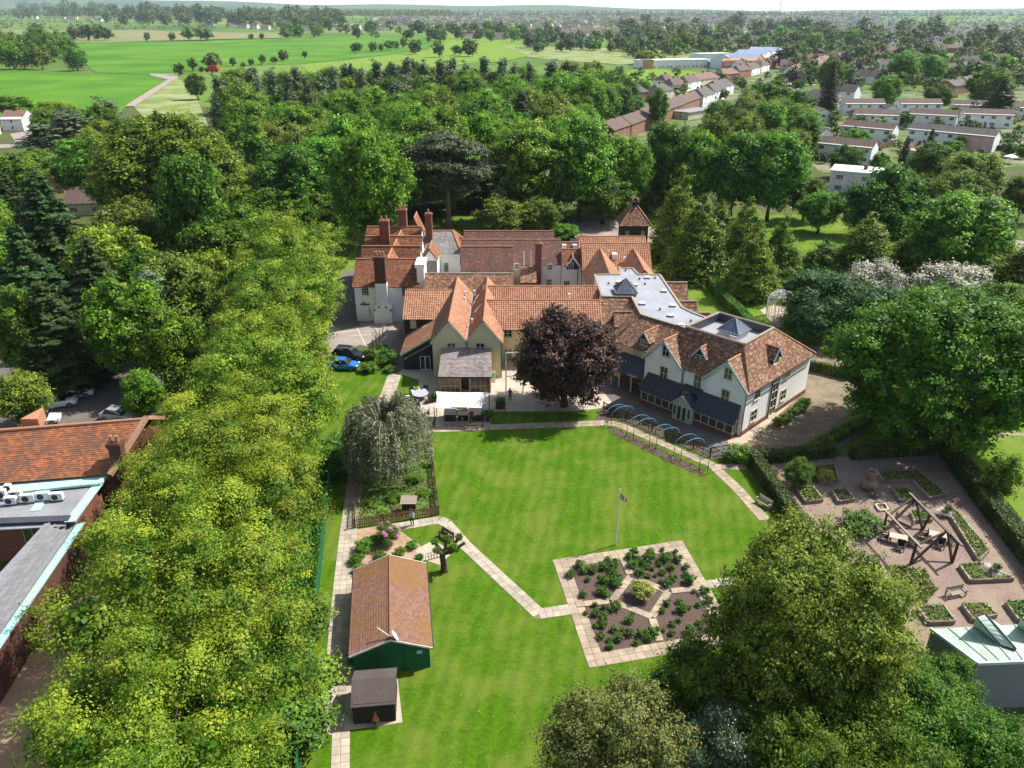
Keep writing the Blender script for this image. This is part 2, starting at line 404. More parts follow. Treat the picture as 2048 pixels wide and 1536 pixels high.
def terrain():
    rows=[-120,0,60,160,400,900,1500,2000]+[2000+200*i for i in range(1,24)]+[6700+260*i for i in range(1,22)]
    cols=np.linspace(-1.05,1.05,73)
    v=[];f=[];m=[]
    for Y in rows:
        w=max(320,Y+260)
        for c in cols:
            X=c*w;v.append((X,Y,gz(X,Y)-0.03))
    n=len(cols)
    for i in range(len(rows)-1):
        for k in range(n-1):
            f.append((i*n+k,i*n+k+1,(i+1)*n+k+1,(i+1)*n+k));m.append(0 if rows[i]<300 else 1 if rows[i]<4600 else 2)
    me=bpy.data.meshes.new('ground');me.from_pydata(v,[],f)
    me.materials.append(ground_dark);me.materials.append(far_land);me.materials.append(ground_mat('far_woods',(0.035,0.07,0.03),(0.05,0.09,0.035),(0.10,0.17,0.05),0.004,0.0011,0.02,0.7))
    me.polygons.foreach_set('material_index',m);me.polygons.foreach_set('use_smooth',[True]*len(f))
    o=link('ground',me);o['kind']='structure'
terrain()

def sheet(name,pix,mat_,z,world_pts=None):
    b=MB();pts=world_pts or[P(x,y,0)for x,y in pix]
    b.face([(q[0],q[1],z)for q in pts])
    o=b.build(name,mat_)
    if o.data.polygons[0].normal.z<0:o.data.flip_normals()
    o['kind']='structure';return o

sheet('park_grass',[(1140,440),(1900,420),(2150,560),(2150,1000),(1700,920),(1420,700),(1300,560),(1270,470)],grass_rough,0.0)
sheet('park_grass',[(560,450),(1150,425),(1150,465),(930,475),(720,470),(705,560),(655,600),(560,560)],grass_rough,0.008)
sheet('lawn',[(598,1640),(640,1000),(600,940),(560,840),(600,740),(690,735),(800,690),(1000,705),(1240,800),(1470,900),(1560,1030),(1700,1300),(1700,1640)],grass_lawn,0.004)
sheet('roadside_grass',[(1985,865),(2200,865),(2200,1290),(1990,1040),(1890,900)],grass_rough,0.006)
# farmland
sheet('crop_field',[(140,86),(640,74),(880,72),(850,100),(700,118),(600,128),(440,133),(348,152),(190,146),(165,120)],field_green,0.25)
sheet('crop_field',[(-200,132),(0,138),(190,148),(335,154),(262,205),(235,232),(120,250),(-60,240),(-260,200)],field_green,0.28)
sheet('field_headland',[(262,205),(337,155),(345,152),(250,215),(240,222)],field_lime,0.3)
sheet('drilled_field',[(-260,30),(0,35),(216,40),(222,53),(312,62),(556,67),(562,77),(380,82),(142,85),(30,82),(-260,90)],field_tan,0.25)
sheet('pasture',[(600,130),(700,120),(850,102),(905,78),(1050,88),(1080,110),(1000,120),(900,132),(620,150)],field_lime,0.25)
sheet('meadow',[(262,208),(345,154),(372,165),(395,200),(420,260),(330,280)],meadow,0.1)
sheet('meadow',[(1000,92),(1230,97),(1385,104),(1370,126),(1240,130),(1100,120),(1040,112)],meadow,0.31)
sheet('meadow',[(870,84),(1000,90),(1060,112),(1000,125),(880,122)],field_lime,0.37)
sheet('pasture',[(1620,38),(1705,40),(1705,46),(1620,44)],field_lime,0.4,[PT(1620,41)+Vector((0,0,.4)),PT(1705,42)+Vector((0,0,.4)),PT(1705,47),PT(1620,46)])
sheet('pasture',[(850,70),(1080,74),(1090,92),(905,80),(880,84)],field_lime,0.2)
sheet('farm_track',[(250,214),(262,205),(336,160),(300,151),(300,148),(356,150),(356,158),(345,163),(270,214)],road_pale,0.36)
sheet('allotment_ground',[(1235,150),(1290,135),(1480,150),(1400,190),(1250,200)],field_lime,0.05)
sheet('estate_ground',[(1450,190),(2150,170),(2150,330),(1640,345),(1600,300),(1520,250)],nmat('garden_plots',(0.11,0.135,0.045),(0.06,0.12,0.016),scale=0.15,rough=1,c3=(0.24,0.21,0.17),scale3=0.06,amt3=0.75,lo3=.5,hi3=.62,coord='world',lo=0.45,hi=0.55),0.0)
sheet('estate_ground',[(1200,300),(1240,220),(1420,140),(1700,100),(1760,130),(1560,180),(1420,240),(1300,290)],MATS['garden_plots'],0.02)
sheet('park_green',[(1870,194),(1995,200),(1985,215),(1870,210)],field_lime,0.05)
# roads and drives
sheet('street',[(1590,160),(1720,96),(1732,98),(1625,165),(1440,250),(1410,250)],road_pale,0.06)
sheet('street',[(1590,405),(1700,420),(1850,450),(2150,500),(2150,520),(1840,464),(1690,432),(1580,416)],road_pale,0.03)
sheet('park_drive',[(1405,525),(1440,520),(1480,562),(1560,585),(1700,600),(2150,600),(2150,628),(1700,622),(1540,598),(1460,578)],road_pale,0.03)
sheet('park_drive',[(1120,445),(1255,440),(1290,450),(1330,470),(1330,490),(1260,480),(1160,470),(1140,480),(1130,520),(1112,520)],road_pale,0.03)
sheet('side_drive',[(690,540),(708,540),(716,642),(720,652),(682,660),(655,640),(648,590)],tarmac,0.02)
sheet('courtyard_paving',[(600,660),(720,645),(812,640),(806,700),(790,760),(760,700),(720,690),(600,735)],road_pale,0.012)
sheet('car_park',[(20,700),(330,690),(330,760),(300,860),(60,900),(-60,880),(-60,760)],tarmac,0.02)
sheet('woodland_path',[(105,735),(320,700),(330,716),(130,752)],nmat('leaf_littered_path',(0.25,0.18,0.13),(0.17,0.12,0.09),scale=2,rough=1,coord='world'),0.03)
sheet('brick_yard',[(-60,1420),(60,1270),(180,1180),(280,1180),(250,1640),(-200,1640)],nmat('yard_bricks',(0.34,0.215,0.135),(0.27,0.165,0.105),scale=4,rough=0.95,c3=(0.40,0.28,0.17),scale3=0.5,amt3=0.6,coord='world'),0.02)
sheet('back_yard',[(1455,905),(1480,872),(1600,780),(1620,690),(1690,700),(1730,800),(1650,870),(1560,912)],gravel_brown,0.02)
sheet('gravel_garden',[(1505,935),(1600,915),(1885,910),(1950,1010),(2060,1150),(2150,1300),(2100,1420),(1820,1330),(1700,1120),(1600,1060)],gravel_pink,0.02)
sheet('wing_apron',[(1455,880),(1482,870),(1592,778),(1604,784),(1590,800),(1502,880),(1462,905)],concrete,0.026)
sheet('wing_terrace',[(1195,770),(1225,735),(1300,770),(1480,872),(1455,905),(1440,900),(1230,812)],tarmac,0.02)
sheet('patio',[(792,745),(805,738),(868,736),(1000,752),(1003,728),(1050,715),(1250,780),(1212,815),(1152,823),(984,823),(980,855),(868,857),(876,820),(862,852),(850,840),(826,812),(836,790),(838,760)],paving_pale,0.012)
sheet('patio',[(780,690),(812,640),(818,690),(806,740),(790,750),(778,748)],nmat('shaded_flags',(0.23,0.19,0.15),(0.17,0.14,0.115),scale=2,rough=.95,coord='world'),0.02)  # darker copy of the patio stone, shade put into its colour
sheet('border_soil',[(708,1060),(760,1052),(800,1062),(840,1090),(858,1112),(842,1125),(708,1135),(702,1110)],bare_soil,0.012)
sheet('enclosure_soil',[(714,890),(862,880),(876,1030),(712,1048)],nmat('enclosure_litter',(0.13,0.13,0.045),(0.10,0.08,0.05),scale=1.2,rough=1,c3=(0.10,0.19,0.03),scale3=.6,amt3=.8,coord='world',bump=.6,bscale=6),0.012)
sheet('bike_pad',[(830,1100),(868,1080),(905,1105),(880,1130),(842,1118)],concrete,0.014)
sheet('shed_base',[(652,1462),(668,1340),(700,1330),(795,1355),(805,1445),(690,1462),(660,1470)],concrete,0.014)
sheet('path_bed',[(1200,846),(1232,838),(1430,920),(1455,905),(1250,815),(1205,812),(1190,840)],soil,0.014)
sheet('path_bed',[(1216,853),(1236,858),(1412,941),(1404,952),(1360,935),(1225,868)],soil,0.016)
sheet('lane',[(1590,912),(1650,885),(1700,855),(1770,838),(1780,845),(1720,866),(1680,895),(1625,918)],nmat('garden_path',(0.28,0.235,0.20),(0.22,0.185,0.16),scale=2,rough=1,coord='world'),0.03)
sheet('lane',[(1940,866),(2200,868),(2200,873),(1940,871)],MATS['garden_path'],0.03)
sheet('lane',[(1595,640),(1612,636),(1650,680),(1700,720),(1690,726),(1635,690)],MATS['garden_path'],0.03)
sheet('gazebo_base',[(1520,620),(1550,608),(1600,625),(1600,650),(1555,655)],concrete,0.02)
for a,b_ in(((712,652),(731,690)),((742,650),(765,668)),((700,672),(755,668)),((655,668),(718,660))):
    q=MB();A=P(*a);B=P(*b_);d=(B-A).normalized();n_=Vector((-d.y,d.x,0))*0.06
    q.face([A-n_+Vector((0,0,.018)),B-n_+Vector((0,0,.018)),B+n_+Vector((0,0,.018)),A+n_+Vector((0,0,.018))])
    o=q.build('bay_marking',plain('road_paint',(0.6,0.6,0.57),0.8));o['kind']='structure'
    if o.data.polygons[0].normal.z<0:o.data.flip_normals()

# ---- slab paths: every slab its own piece
unit_slab=None
def slab_mesh(mat_):
    global unit_slab
    key='slab_'+mat_.name
    me=bpy.data.meshes.get(key)
    if me:return me
    b=MB();i=.46;b.box(-i,i,-i,i,-0.5,0.42)
    z=0.5;c=.43
    b.face([(-c,-c,z),(c,-c,z),(c,c,z),(-c,c,z)])
    for(x0,y0),(x1,y1)in zip([(-1,-1),(1,-1),(1,1),(-1,1)],[(1,-1),(1,1),(-1,1),(-1,-1)]):
        b.face([(x0*i,y0*i,.42),(x1*i,y1*i,.42),(x1*c,y1*c,z),(x0*c,y0*c,z)])
    me=bpy.data.meshes.new(key);me.from_pydata([tuple(q)for q in b.v],[],b.f);me.materials.append(mat_)
    return me
joint_mat=nmat('path_joint',(0.20,0.17,0.11),(0.13,0.15,0.06),scale=3,rough=1,coord='world')
def slab_path(name,pts,width,across=2,size=0.62,mat_=slab_mat,z=0.02,seed=1):
    rng=random.Random(seed)
    pts=[Vector((q[0],q[1],0))for q in pts]
    base=thing(name,None,None,pts[0]);base['kind']='structure'
    me=slab_mesh(mat_)
    bed=MB()
    for ip,(a,b_)in enumerate(zip(pts[:-1],pts[1:])):
        d=b_-a;Ln=d.length;d.normalize();n=Vector((-d.y,d.x,0));ang=math.atan2(d.y,d.x)
        e=d*width*0.25;e0=e if ip else e*0;e1=e if ip<len(pts)-2 else e*0
        bed.face([a-e0-n*width/2+Vector((0,0,z-.006)),b_+e1-n*width/2+Vector((0,0,z-.006)),b_+e1+n*width/2+Vector((0,0,z-.006)),a-e0+n*width/2+Vector((0,0,z-.006))])
        z+=0.0015
        k=max(1,round(Ln/size));sl=Ln/k;sw=width/across
        for i in range(k):
            for j in range(across):
                c=a+d*(sl*(i+.5))+n*(sw*(j+.5)-width/2)
                o=link('slab',me,base,c-pts[0]+Vector((0,0,z-0.015+rng.uniform(-.006,.006))))
                o.rotation_euler=(rng.uniform(-.008,.008),rng.uniform(-.008,.008),ang+rng.uniform(-.012,.012))
                o.scale=(sl*1.035,sw*1.035,0.05)
    bd=bed.build('bed',joint_mat,base)
    for p_ in bd.data.polygons:
        if p_.normal.z<0:p_.flip()
    return base
slab_path('garden_path',[P(680,1560),P(682,1462)],1.15,seed=3)
slab_path('garden_path',[P(664,1462),P(672,1340),P(684,1190),P(697,1062),P(712,955),P(724,890)],1.55,3,0.62,seed=4)
slab_path('garden_path',[P(724,890),P(775,790),P(790,748)],1.75,3,0.9,seed=5)
slab_path('garden_path',[P(640,887),P(720,884)],1.0,2,0.6,seed=6)
slab_path('garden_path',[P(855,860),P(1050,852),P(1212,846)],1.25,2,0.7,seed=7,mat_=slab_warm)
slab_path('garden_path',[P(1216,846),P(1240,850),P(1424,930),P(1475,978),P(1530,1040)],1.15,2,0.62,seed=8,mat_=slab_warm)
slab_path('garden_path',[P(1432,934),P(1492,934)],1.0,2,0.6,seed=9,mat_=slab_warm)
slab_path('garden_path',[P(770,1058),P(878,1040),P(892,1046),P(930,1090),P(1078,1228),P(1146,1218)],1.15,2,0.6,seed=10)
slab_path('garden_path',[P(1412,1170),P(1470,1160)],1.0,2,0.6,seed=11)

# ---- rose garden: a square of slabs with cross paths round a middle bed
RG=[P(1105,1120),P(1364,1080.5),P(1482,1284),P(1178,1337)]
rw=1.25
def inset(poly,d):
    c=sum(poly,Vector((0,0,0)))/len(poly);out=[]
    n=len(poly)
    for i in range(n):
        a,b_,e=poly[i-1],poly[i],poly[(i+1)%n]
        d1=(b_-a).normalized();d2=(e-b_).normalized()
        n1=Vector((-d1.y,d1.x,0));n2=Vector((-d2.y,d2.x,0))
        if n1.dot(c-b_)<0:n1=-n1
        if n2.dot(c-b_)<0:n2=-n2
        m=(n1+n2);out.append(b_+m*(d/max(.3,1+n1.dot(n2))))
    return out
mid=inset(RG,rw/2)
sheet('rose_bed_soil',None,soil,0.012,[q for q in RG])
for i in range(4):
    a,b_=mid[i],mid[(i+1)%4];d=(b_-a).normalized()
    slab_path('rose_garden_path',[a-d*rw/2,b_-d*rw/2],rw,2,0.62,seed=20+i,z=0.02+i*.004,mat_=slab_warm)
RN=[P(1261.5,1153),P(1336.4,1183.4),P(1303.4,1234),P(1224.7,1202.4)]
RO=[P(1241,1106),P(1408,1176),P(1322,1290),P(1142,1211)]
for i in range(4):
    slab_path('rose_garden_path',[RN[i],RN[(i+1)%4]],0.62,1,0.62,seed=30+i,z=0.036+i*.004,mat_=slab_warm)
    d=(RO[i]-RN[i]).normalized()
    slab_path('rose_garden_path',[RN[i]+d*.25,RO[i]-d*rw*.3],0.62,1,0.62,seed=40+i,z=0.054+i*.004,mat_=slab_warm)
# ================================================================== VEGETATION KIT
def np_mesh(name,verts,nper,mats,tone=None):
    """many little faces of nper corners each, from an (n*nper, 3) array"""
    n=len(verts)//nper
    me=bpy.data.meshes.new(name)
    me.vertices.add(len(verts));me.vertices.foreach_set('co',np.ascontiguousarray(verts,dtype=np.float32).ravel())
    me.loops.add(n*nper);me.loops.foreach_set('vertex_index',np.arange(n*nper,dtype=np.int32))
    me.polygons.add(n);me.polygons.foreach_set('loop_start',np.arange(0,n*nper,nper,dtype=np.int32))
    me.polygons.foreach_set('loop_total',np.full(n,nper,dtype=np.int32))
    for m in mats:me.materials.append(m)
    if tone is not None:
        a=me.attributes.new('tone','FLOAT','FACE');a.data.foreach_set('value',np.ascontiguousarray(tone,dtype=np.float32))
    me.update(calc_edges=True)
    return me

def leaves_at(rng,cen,out,size,up=0.6,jit=1.0,aspect=0.62):
    """one leaf spray (a slightly folded rhombus) per centre; faces lean outwards and upwards"""
    n=len(cen)
    nor=out+np.array([0,0,up])+rng.normal(0,jit*0.55,(n,3))
    nor/=np.linalg.norm(nor,axis=1,keepdims=True)+1e-9
    t=rng.normal(0,1,(n,3));t-=nor*np.sum(t*nor,axis=1,keepdims=True);t/=np.linalg.norm(t,axis=1,keepdims=True)+1e-9
    b=np.cross(nor,t)
    s=(size*rng.uniform(0.6,1.35,(n,1)))
    v=np.empty((n,4,3))
    v[:,0]=cen-t*s*0.5
    v[:,1]=cen+b*s*0.5*aspect-nor*s*0.10
    v[:,2]=cen+t*s*0.5
    v[:,3]=cen-b*s*0.5*aspect-nor*s*0.10
    return v.reshape(-1,3)

def crown_from_lobes(name,seed,lobes,n,leaf,mat_,clump=0.55,per=26,up=0.6,tone_spread=0.25,tipbias=0.5,flat=0.7,inner=0.12,aspect=0.62,core=0.16,flowers=0):
    """lobes: (x, y, z, rx, ry, rz); tufts of leaves sit over the lobes' skins, fewer inside"""
    rng=np.random.default_rng(seed)
    lb=np.array(lobes,dtype=float)
    area=(lb[:,3]*lb[:,4]+lb[:,3]*lb[:,5]+lb[:,4]*lb[:,5]);area/=area.sum()
    nc=max(6,n//per)
    pick=rng.choice(len(lb),nc,p=area)
    d=rng.normal(0,1,(nc,3));d[:,2]+=0.25;d/=np.linalg.norm(d,axis=1,keepdims=True)
    r=np.where(rng.random(nc)<inner,rng.uniform(0.3,0.8,nc),rng.uniform(0.82,1.06,nc))[:,None]
    c=lb[pick,:3]+d*r*lb[pick,3:6]
    # throw away tufts buried inside another lobe
    keep=np.ones(nc,bool)
    for i in range(len(lb)):
        q=(c-lb[i,:3])/lb[i,3:6];keep&=~((np.sum(q*q,axis=1)<0.45)&(pick!=i)&(rng.random(nc)>inner))
    c=c[keep];d=d[keep];nc=len(c)
    ctone=np.clip(rng.normal(tipbias,tone_spread,nc),0,1)
    k=max(3,n//nc)
    off=rng.normal(0,1,(nc,k,3));off*=(clump*rng.uniform(0.5,1.3,(nc,1,1)));off[...,2]*=flat
    cen=(c[:,None,:]+off).reshape(-1,3)
    outd=np.repeat(d,k,axis=0)*0.6+(off/(clump+1e-6)).reshape(-1,3)*0.45
    tone=np.clip(np.repeat(ctone,k)+rng.normal(0,0.08,nc*k),0,1)
    if flowers:tone=np.where(rng.random(nc*k)<flowers,1.0,tone*.22)
    v=leaves_at(rng,cen,outd,leaf,up=up,aspect=aspect)
    ni=int(n*core)                                   # bigger leaf sprays deep in the crown, toned dark to imitate inner shade
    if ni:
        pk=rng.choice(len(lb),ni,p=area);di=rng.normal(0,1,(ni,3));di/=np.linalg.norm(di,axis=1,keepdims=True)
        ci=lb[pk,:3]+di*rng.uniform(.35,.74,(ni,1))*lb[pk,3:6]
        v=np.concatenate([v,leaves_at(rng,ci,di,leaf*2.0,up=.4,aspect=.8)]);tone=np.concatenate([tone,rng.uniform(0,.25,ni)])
    return np_mesh(name,v,4,[mat_],tone)

def limb_mesh(name,seed,H,r0,lobes,mat_,fork=0.35,lean=0.0,limbs=7):
    rnd=random.Random(seed);b=MB()
    top=H*0.72
    pts=[Vector((lean*i/5*.6+rnd.uniform(-.12,.12)*(i>0),rnd.uniform(-.12,.12)*(i>0),top*i/5))for i in range(6)]
    b.tube(pts,[r0*1.35]+[r0*(1-.17*i)for i in range(1,6)],8)
    for q in rnd.sample(list(lobes),min(limbs,len(lobes))):
        z0=H*rnd.uniform(fork*.7,fork*1.5);s=Vector((pts[0].x,pts[0].y,min(z0,top*.95)));e=Vector(q[:3])
        m=s.lerp(e,.5)+Vector((rnd.uniform(-.3,.3),rnd.uniform(-.3,.3),rnd.uniform(.0,.5)))
        b.tube([s,m,e],[r0*.42,r0*.26,r0*.07],5)
    me=bpy.data.meshes.new(name);me.from_pydata([tuple(q)for q in b.v],[],b.f);me.materials.append(mat_)
    me.polygons.foreach_set('use_smooth',[True]*len(b.f));return me

def round_lobes(seed,R,H,z0,k=14,squash=0.85,spread=0.62,size=(0.34,0.52),top=0.0):
    """foliage masses of a broad crown: R radius, from z0 to H"""
    rnd=random.Random(seed);out=[]
    zc=(z0+H)/2;hz=(H-z0)/2
    for i in range(k):
        t=(i+.5)/k;zz=1-2*t;a=i*2.39996+rnd.uniform(-.4,.4)
        w=math.sqrt(max(0,1-zz*zz));s=rnd.uniform(*size)
        out.append((math.cos(a)*w*R*spread*rnd.uniform(.9,1.15),math.sin(a)*w*R*spread*rnd.uniform(.9,1.15),zc+zz*hz*(spread+.02)*rnd.uniform(.9,1.1),R*s,R*s,hz*s*squash*1.15))
    out.append((0,0,zc,R*.55,R*.55,hz*.62))
    return out
def cone_lobes(seed,R,H,z0,rings=8,irregular=.15,ptop=.1,power=0.85):
    rnd=random.Random(seed);out=[]
    for i in range(rings):
        t=i/(rings-1);z=z0+(H-z0)*t*.97;r=R*(1-t)**power+R*ptop*(1-t)+.25
        k=max(1,int(2+5*(1-t)))
        for j in range(k):
            a=2*math.pi*(j+rnd.random()*.6)/k+i
            q=r*rnd.uniform(.55,.62+irregular)if k>1 else 0
            out.append((math.cos(a)*q,math.sin(a)*q,z+rnd.uniform(-.3,.3),r*.48+.15,r*.48+.15,(H-z0)/rings*.85))
    return out

KINDS={}
def kind(name,crowns,trunks,R,H):
    KINDS[name]=(crowns,trunks,R,H)

lf_lime=leaf_mat('lime_leaves',(0.042,0.135,0.005),(0.35,0.44,0.036),0.40,0.012,0.15)
lf_mid=leaf_mat('broadleaf_leaves',(0.028,0.090,0.007),(0.245,0.42,0.030),0.38,0.03,0.34)
lf_bright=leaf_mat('bright_green_leaves',(0.05,0.17,0.008),(0.22,0.44,0.022),0.36,0.012,0.12)
lf_dark=leaf_mat('dark_green_leaves',(0.020,0.078,0.005),(0.185,0.335,0.018),0.35,0.02,0.26)
lf_olive=leaf_mat('olive_green_leaves',(0.044,0.098,0.008),(0.26,0.345,0.036),0.3,0.012,0.12)
lf_fir=leaf_mat('fir_needles',(0.009,0.034,0.008),(0.075,0.125,0.024),0.10,0.02,0.18)
lf_dawn=leaf_mat('redwood_needles',(0.030,0.092,0.006),(0.265,0.37,0.03),0.3,0.012,0.14)
lf_cedar=leaf_mat('cedar_needles',(0.020,0.045,0.014),(0.15,0.175,0.080),0.1,0.01,0.1)
lf_beech=leaf_mat('copper_beech_leaves',(0.030,0.016,0.015),(0.165,0.092,0.068),0.15,0.01,0.1)
lf_willow=leaf_mat('grey_weeping_leaves',(0.075,0.095,0.038),(0.33,0.34,0.20),0.2,0.01,0.1)
lf_poplar=leaf_mat('silvery_leaves',(0.075,0.125,0.055),(0.185,0.245,0.125),0.25,0.02,0.15)
lf_bush=leaf_mat('shrub_leaves',(0.030,0.092,0.008),(0.18,0.32,0.026),0.25,0.03,0.25)
lf_rose=leaf_mat('rose_leaves',(0.03,0.095,0.010),(0.12,0.25,0.026),0.2,0.01,0.15)
lf_yellow=leaf_mat('yellow_variegated_leaves',(0.22,0.26,0.03),(0.55,0.52,0.16),0.2,0.01,0.1)
lf_white=leaf_mat('white_blossom',(0.10,0.14,0.05),(0.72,0.66,0.58),0.15,0.01,0.1)
lf_hedge=leaf_mat('hedge_leaves',(0.030,0.066,0.010),(0.14,0.175,0.034),0.2,0.015,0.15)
lf_far=leaf_mat('far_leaves',(0.018,0.056,0.008),(0.165,0.275,0.028),0.2,0.03,0.4)
lf_purple=leaf_mat('purple_leaves',(0.03,0.015,0.018),(0.10,0.05,0.05),0.15,0.02,0.2)
lf_grey=leaf_mat('spiky_silver_leaves',(0.35,0.32,0.29),(0.75,0.70,0.66),0.1,0.0,0.05)

# --- limes (yellow-green, tufted); the nearest ones carry finer leaves
for nm,nn_,lf_,cl_,pr_ in(('limenear',84000,.16,.40,110),('lime',40000,.23,.44,70)):
    cr,tr=[],[]
    for i in range(2):
        L_=round_lobes(11+i,7.0,16.5,1.6,k=32,spread=.75,size=(.19,.32))
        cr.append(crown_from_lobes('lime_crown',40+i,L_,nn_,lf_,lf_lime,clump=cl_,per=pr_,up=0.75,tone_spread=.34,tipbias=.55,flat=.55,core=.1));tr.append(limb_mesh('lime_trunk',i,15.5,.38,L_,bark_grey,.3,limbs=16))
    kind(nm,cr,tr,7.0,16.5)
# --- large dark round tree, olive tree, bright bush tree
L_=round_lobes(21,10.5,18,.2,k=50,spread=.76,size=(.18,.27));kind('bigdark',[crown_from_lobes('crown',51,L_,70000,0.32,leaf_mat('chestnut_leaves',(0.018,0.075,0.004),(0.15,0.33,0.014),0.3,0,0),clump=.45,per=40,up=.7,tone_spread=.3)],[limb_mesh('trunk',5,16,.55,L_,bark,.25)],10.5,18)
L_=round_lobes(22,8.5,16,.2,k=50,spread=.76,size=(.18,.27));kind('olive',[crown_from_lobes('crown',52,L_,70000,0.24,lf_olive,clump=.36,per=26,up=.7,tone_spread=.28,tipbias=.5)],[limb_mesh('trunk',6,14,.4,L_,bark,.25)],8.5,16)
L_=round_lobes(24,4.0,8,0.3,k=24,spread=.70,size=(.22,.36));kind('nearbush',[crown_from_lobes('crown',53,L_,20000,0.17,leaf_mat('fresh_shrub_leaves',(0.028,0.088,0.007),(0.17,0.31,0.024),0.34,.02,.15),clump=.30,per=22,up=.7,tone_spread=.28),
      crown_from_lobes('crown',63,round_lobes(29,4,8,.3,k=24,spread=.7,size=(.22,.36)),20000,0.17,leaf_mat('fresh_shrub_leaves',(0,0,0),(0,0,0)),clump=.30,per=22,up=.7,tone_spread=.28)],[limb_mesh('trunk',7,6,.16,L_,bark,.2)],4.0,8)
L_=round_lobes(25,5.0,9,0.5,k=26,spread=.72,size=(.22,.33));kind('greybush',[crown_from_lobes('crown',54,L_,26000,0.16,leaf_mat('greyish_budding_leaves',(0.050,0.085,0.012),(0.255,0.26,0.075),0.2,.008,.08),clump=.24,per=24,up=.7,tone_spread=.27)],[limb_mesh('trunk',8,7,.2,L_,bark,.25)],5.0,9)
# --- mid-distance broadleaves
for nm,mt,ks in(('broad',lf_mid,4),('bright',lf_bright,1),('darkbroad',lf_dark,2),('olivebroad',lf_olive,2)):
    cr,tr=[],[]
    for i in range(ks):
        sd=sum(map(ord,nm))+i
        L_=round_lobes(sd,6.5,16,2.2,k=26,spread=.72,size=(.20,.36))
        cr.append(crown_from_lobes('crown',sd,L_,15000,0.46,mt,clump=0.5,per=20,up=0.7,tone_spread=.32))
        tr.append(limb_mesh('trunk',sd,13,.36,L_,bark,.3))
    kind(nm,cr,tr,6.5,16)
L_=round_lobes(37,11,25,3,k=60,spread=.76,size=(.16,.26));kind('great',[crown_from_lobes('crown',38,L_,52000,.48,lf_mid,clump=.55,per=24,up=.7,tone_spread=.32)],[limb_mesh('trunk',39,22,.6,L_,bark,.3)],11,25)
# --- firs (drooping layers) and dawn redwoods (soft cones)
def fir(seed,R,H,mt,n=9000,leaf=.5):
    rng=np.random.default_rng(seed);rnd=random.Random(seed);cs=[];od=[]
    L_=[]
    z=1.2;
    while z<H-.4:
        t=z/H;r=R*(1-t)**.8*rnd.uniform(.8,1.1)+.25
        k=max(3,int(5+7*(1-t)))
        for j in range(k):
            a=2*math.pi*(j+rnd.random()*.7)/k;rr=r*rnd.uniform(.7,1.12)
            L_.append((math.cos(a)*rr*.8,math.sin(a)*rr*.8,z-rr*.15,1,1,1))
            m=max(4,int(n*rr/(H*R*3.6)))
            s=np.sqrt(rng.random(m))*rr;lat=rng.normal(0,.16,m)*(s*.6+.35)
            x=math.cos(a)*s-math.sin(a)*lat;y=math.sin(a)*s+math.cos(a)*lat
            zz=z+.12*s-.055*s*s/max(.6,R*.22)+rng.normal(0,.09,m)
            cs.append(np.stack([x,y,zz],1));o_=np.stack([np.full(m,math.cos(a)),np.full(m,math.sin(a)),np.full(m,.5)],1);od.append(o_*.6)
        z+=rnd.uniform(.45,.75)*(H/18)
    c=np.concatenate(cs);o_=np.concatenate(od)
    tone=np.clip(rng.normal(.42,.25,len(c)),0,1)
    return np_mesh('fir_crown',leaves_at(rng,c,o_,leaf,up=.8,jit=.8,aspect=.42),4,[mt],tone),limb_mesh('fir_trunk',seed,H*1.25,.32,L_,bark,.4,limbs=10)
a1=[fir(71,4.6,19,lf_fir,11000,.55),fir(72,5.2,18,lf_fir,11000,.6)]
kind('fir',[q[0]for q in a1],[q[1]for q in a1],4.8,19)
cr,tr=[],[]
for i in range(3):
    L_=cone_lobes(81+i,4.0,15,1.0,rings=11,power=.7);cr.append(crown_from_lobes('redwood_crown',85+i,L_,19000,.36,lf_dawn,clump=.42,per=16,up=.55,tone_spread=.28,flat=.6,aspect=.5))
    tr.append(limb_mesh('redwood_trunk',88+i,17,.28,L_,bark,.3))
kind('dawn',cr,tr,4.0,15)
# --- cedar: flat plates on a tall bare trunk
rnd=random.Random(5);L_=[]
for i in range(26):
    a=i*2.4;r=7.6*math.sqrt((i+.5)/26);z=19.6-5.5*(r/8.6)**2+rnd.uniform(-1.4,.3)-(0 if i%3 else 2.4)
    L_.append((math.cos(a)*r,math.sin(a)*r,z,rnd.uniform(2.0,3.0),rnd.uniform(2.0,3.0),rnd.uniform(.7,1.15)))
for i in range(12):
    a=i*1.9;L_.append((math.cos(a)*4.6,math.sin(a)*4.6,9.5+(i%4)*1.4,2.6,2.6,.9))
kind('cedar',[crown_from_lobes('cedar_crown',91,L_,34000,.42,lf_cedar,clump=.42,per=16,up=1.0,flat=.4,tone_spread=.25)],[limb_mesh('cedar_trunk',92,24,.62,L_,bark_grey,.45,limbs=26)],9.4,20.3)
# --- copper beech
L_=round_lobes(95,6.2,12.2,.7,k=34,spread=.70,size=(.19,.32));kind('beech',[crown_from_lobes('beech_crown',96,L_,30000,.30,lf_beech,clump=.34,per=22,up=.45,tone_spread=.35,tipbias=.42)],[limb_mesh('beech_trunk',97,11,.4,L_,bark,.2)],6.2,12.2)
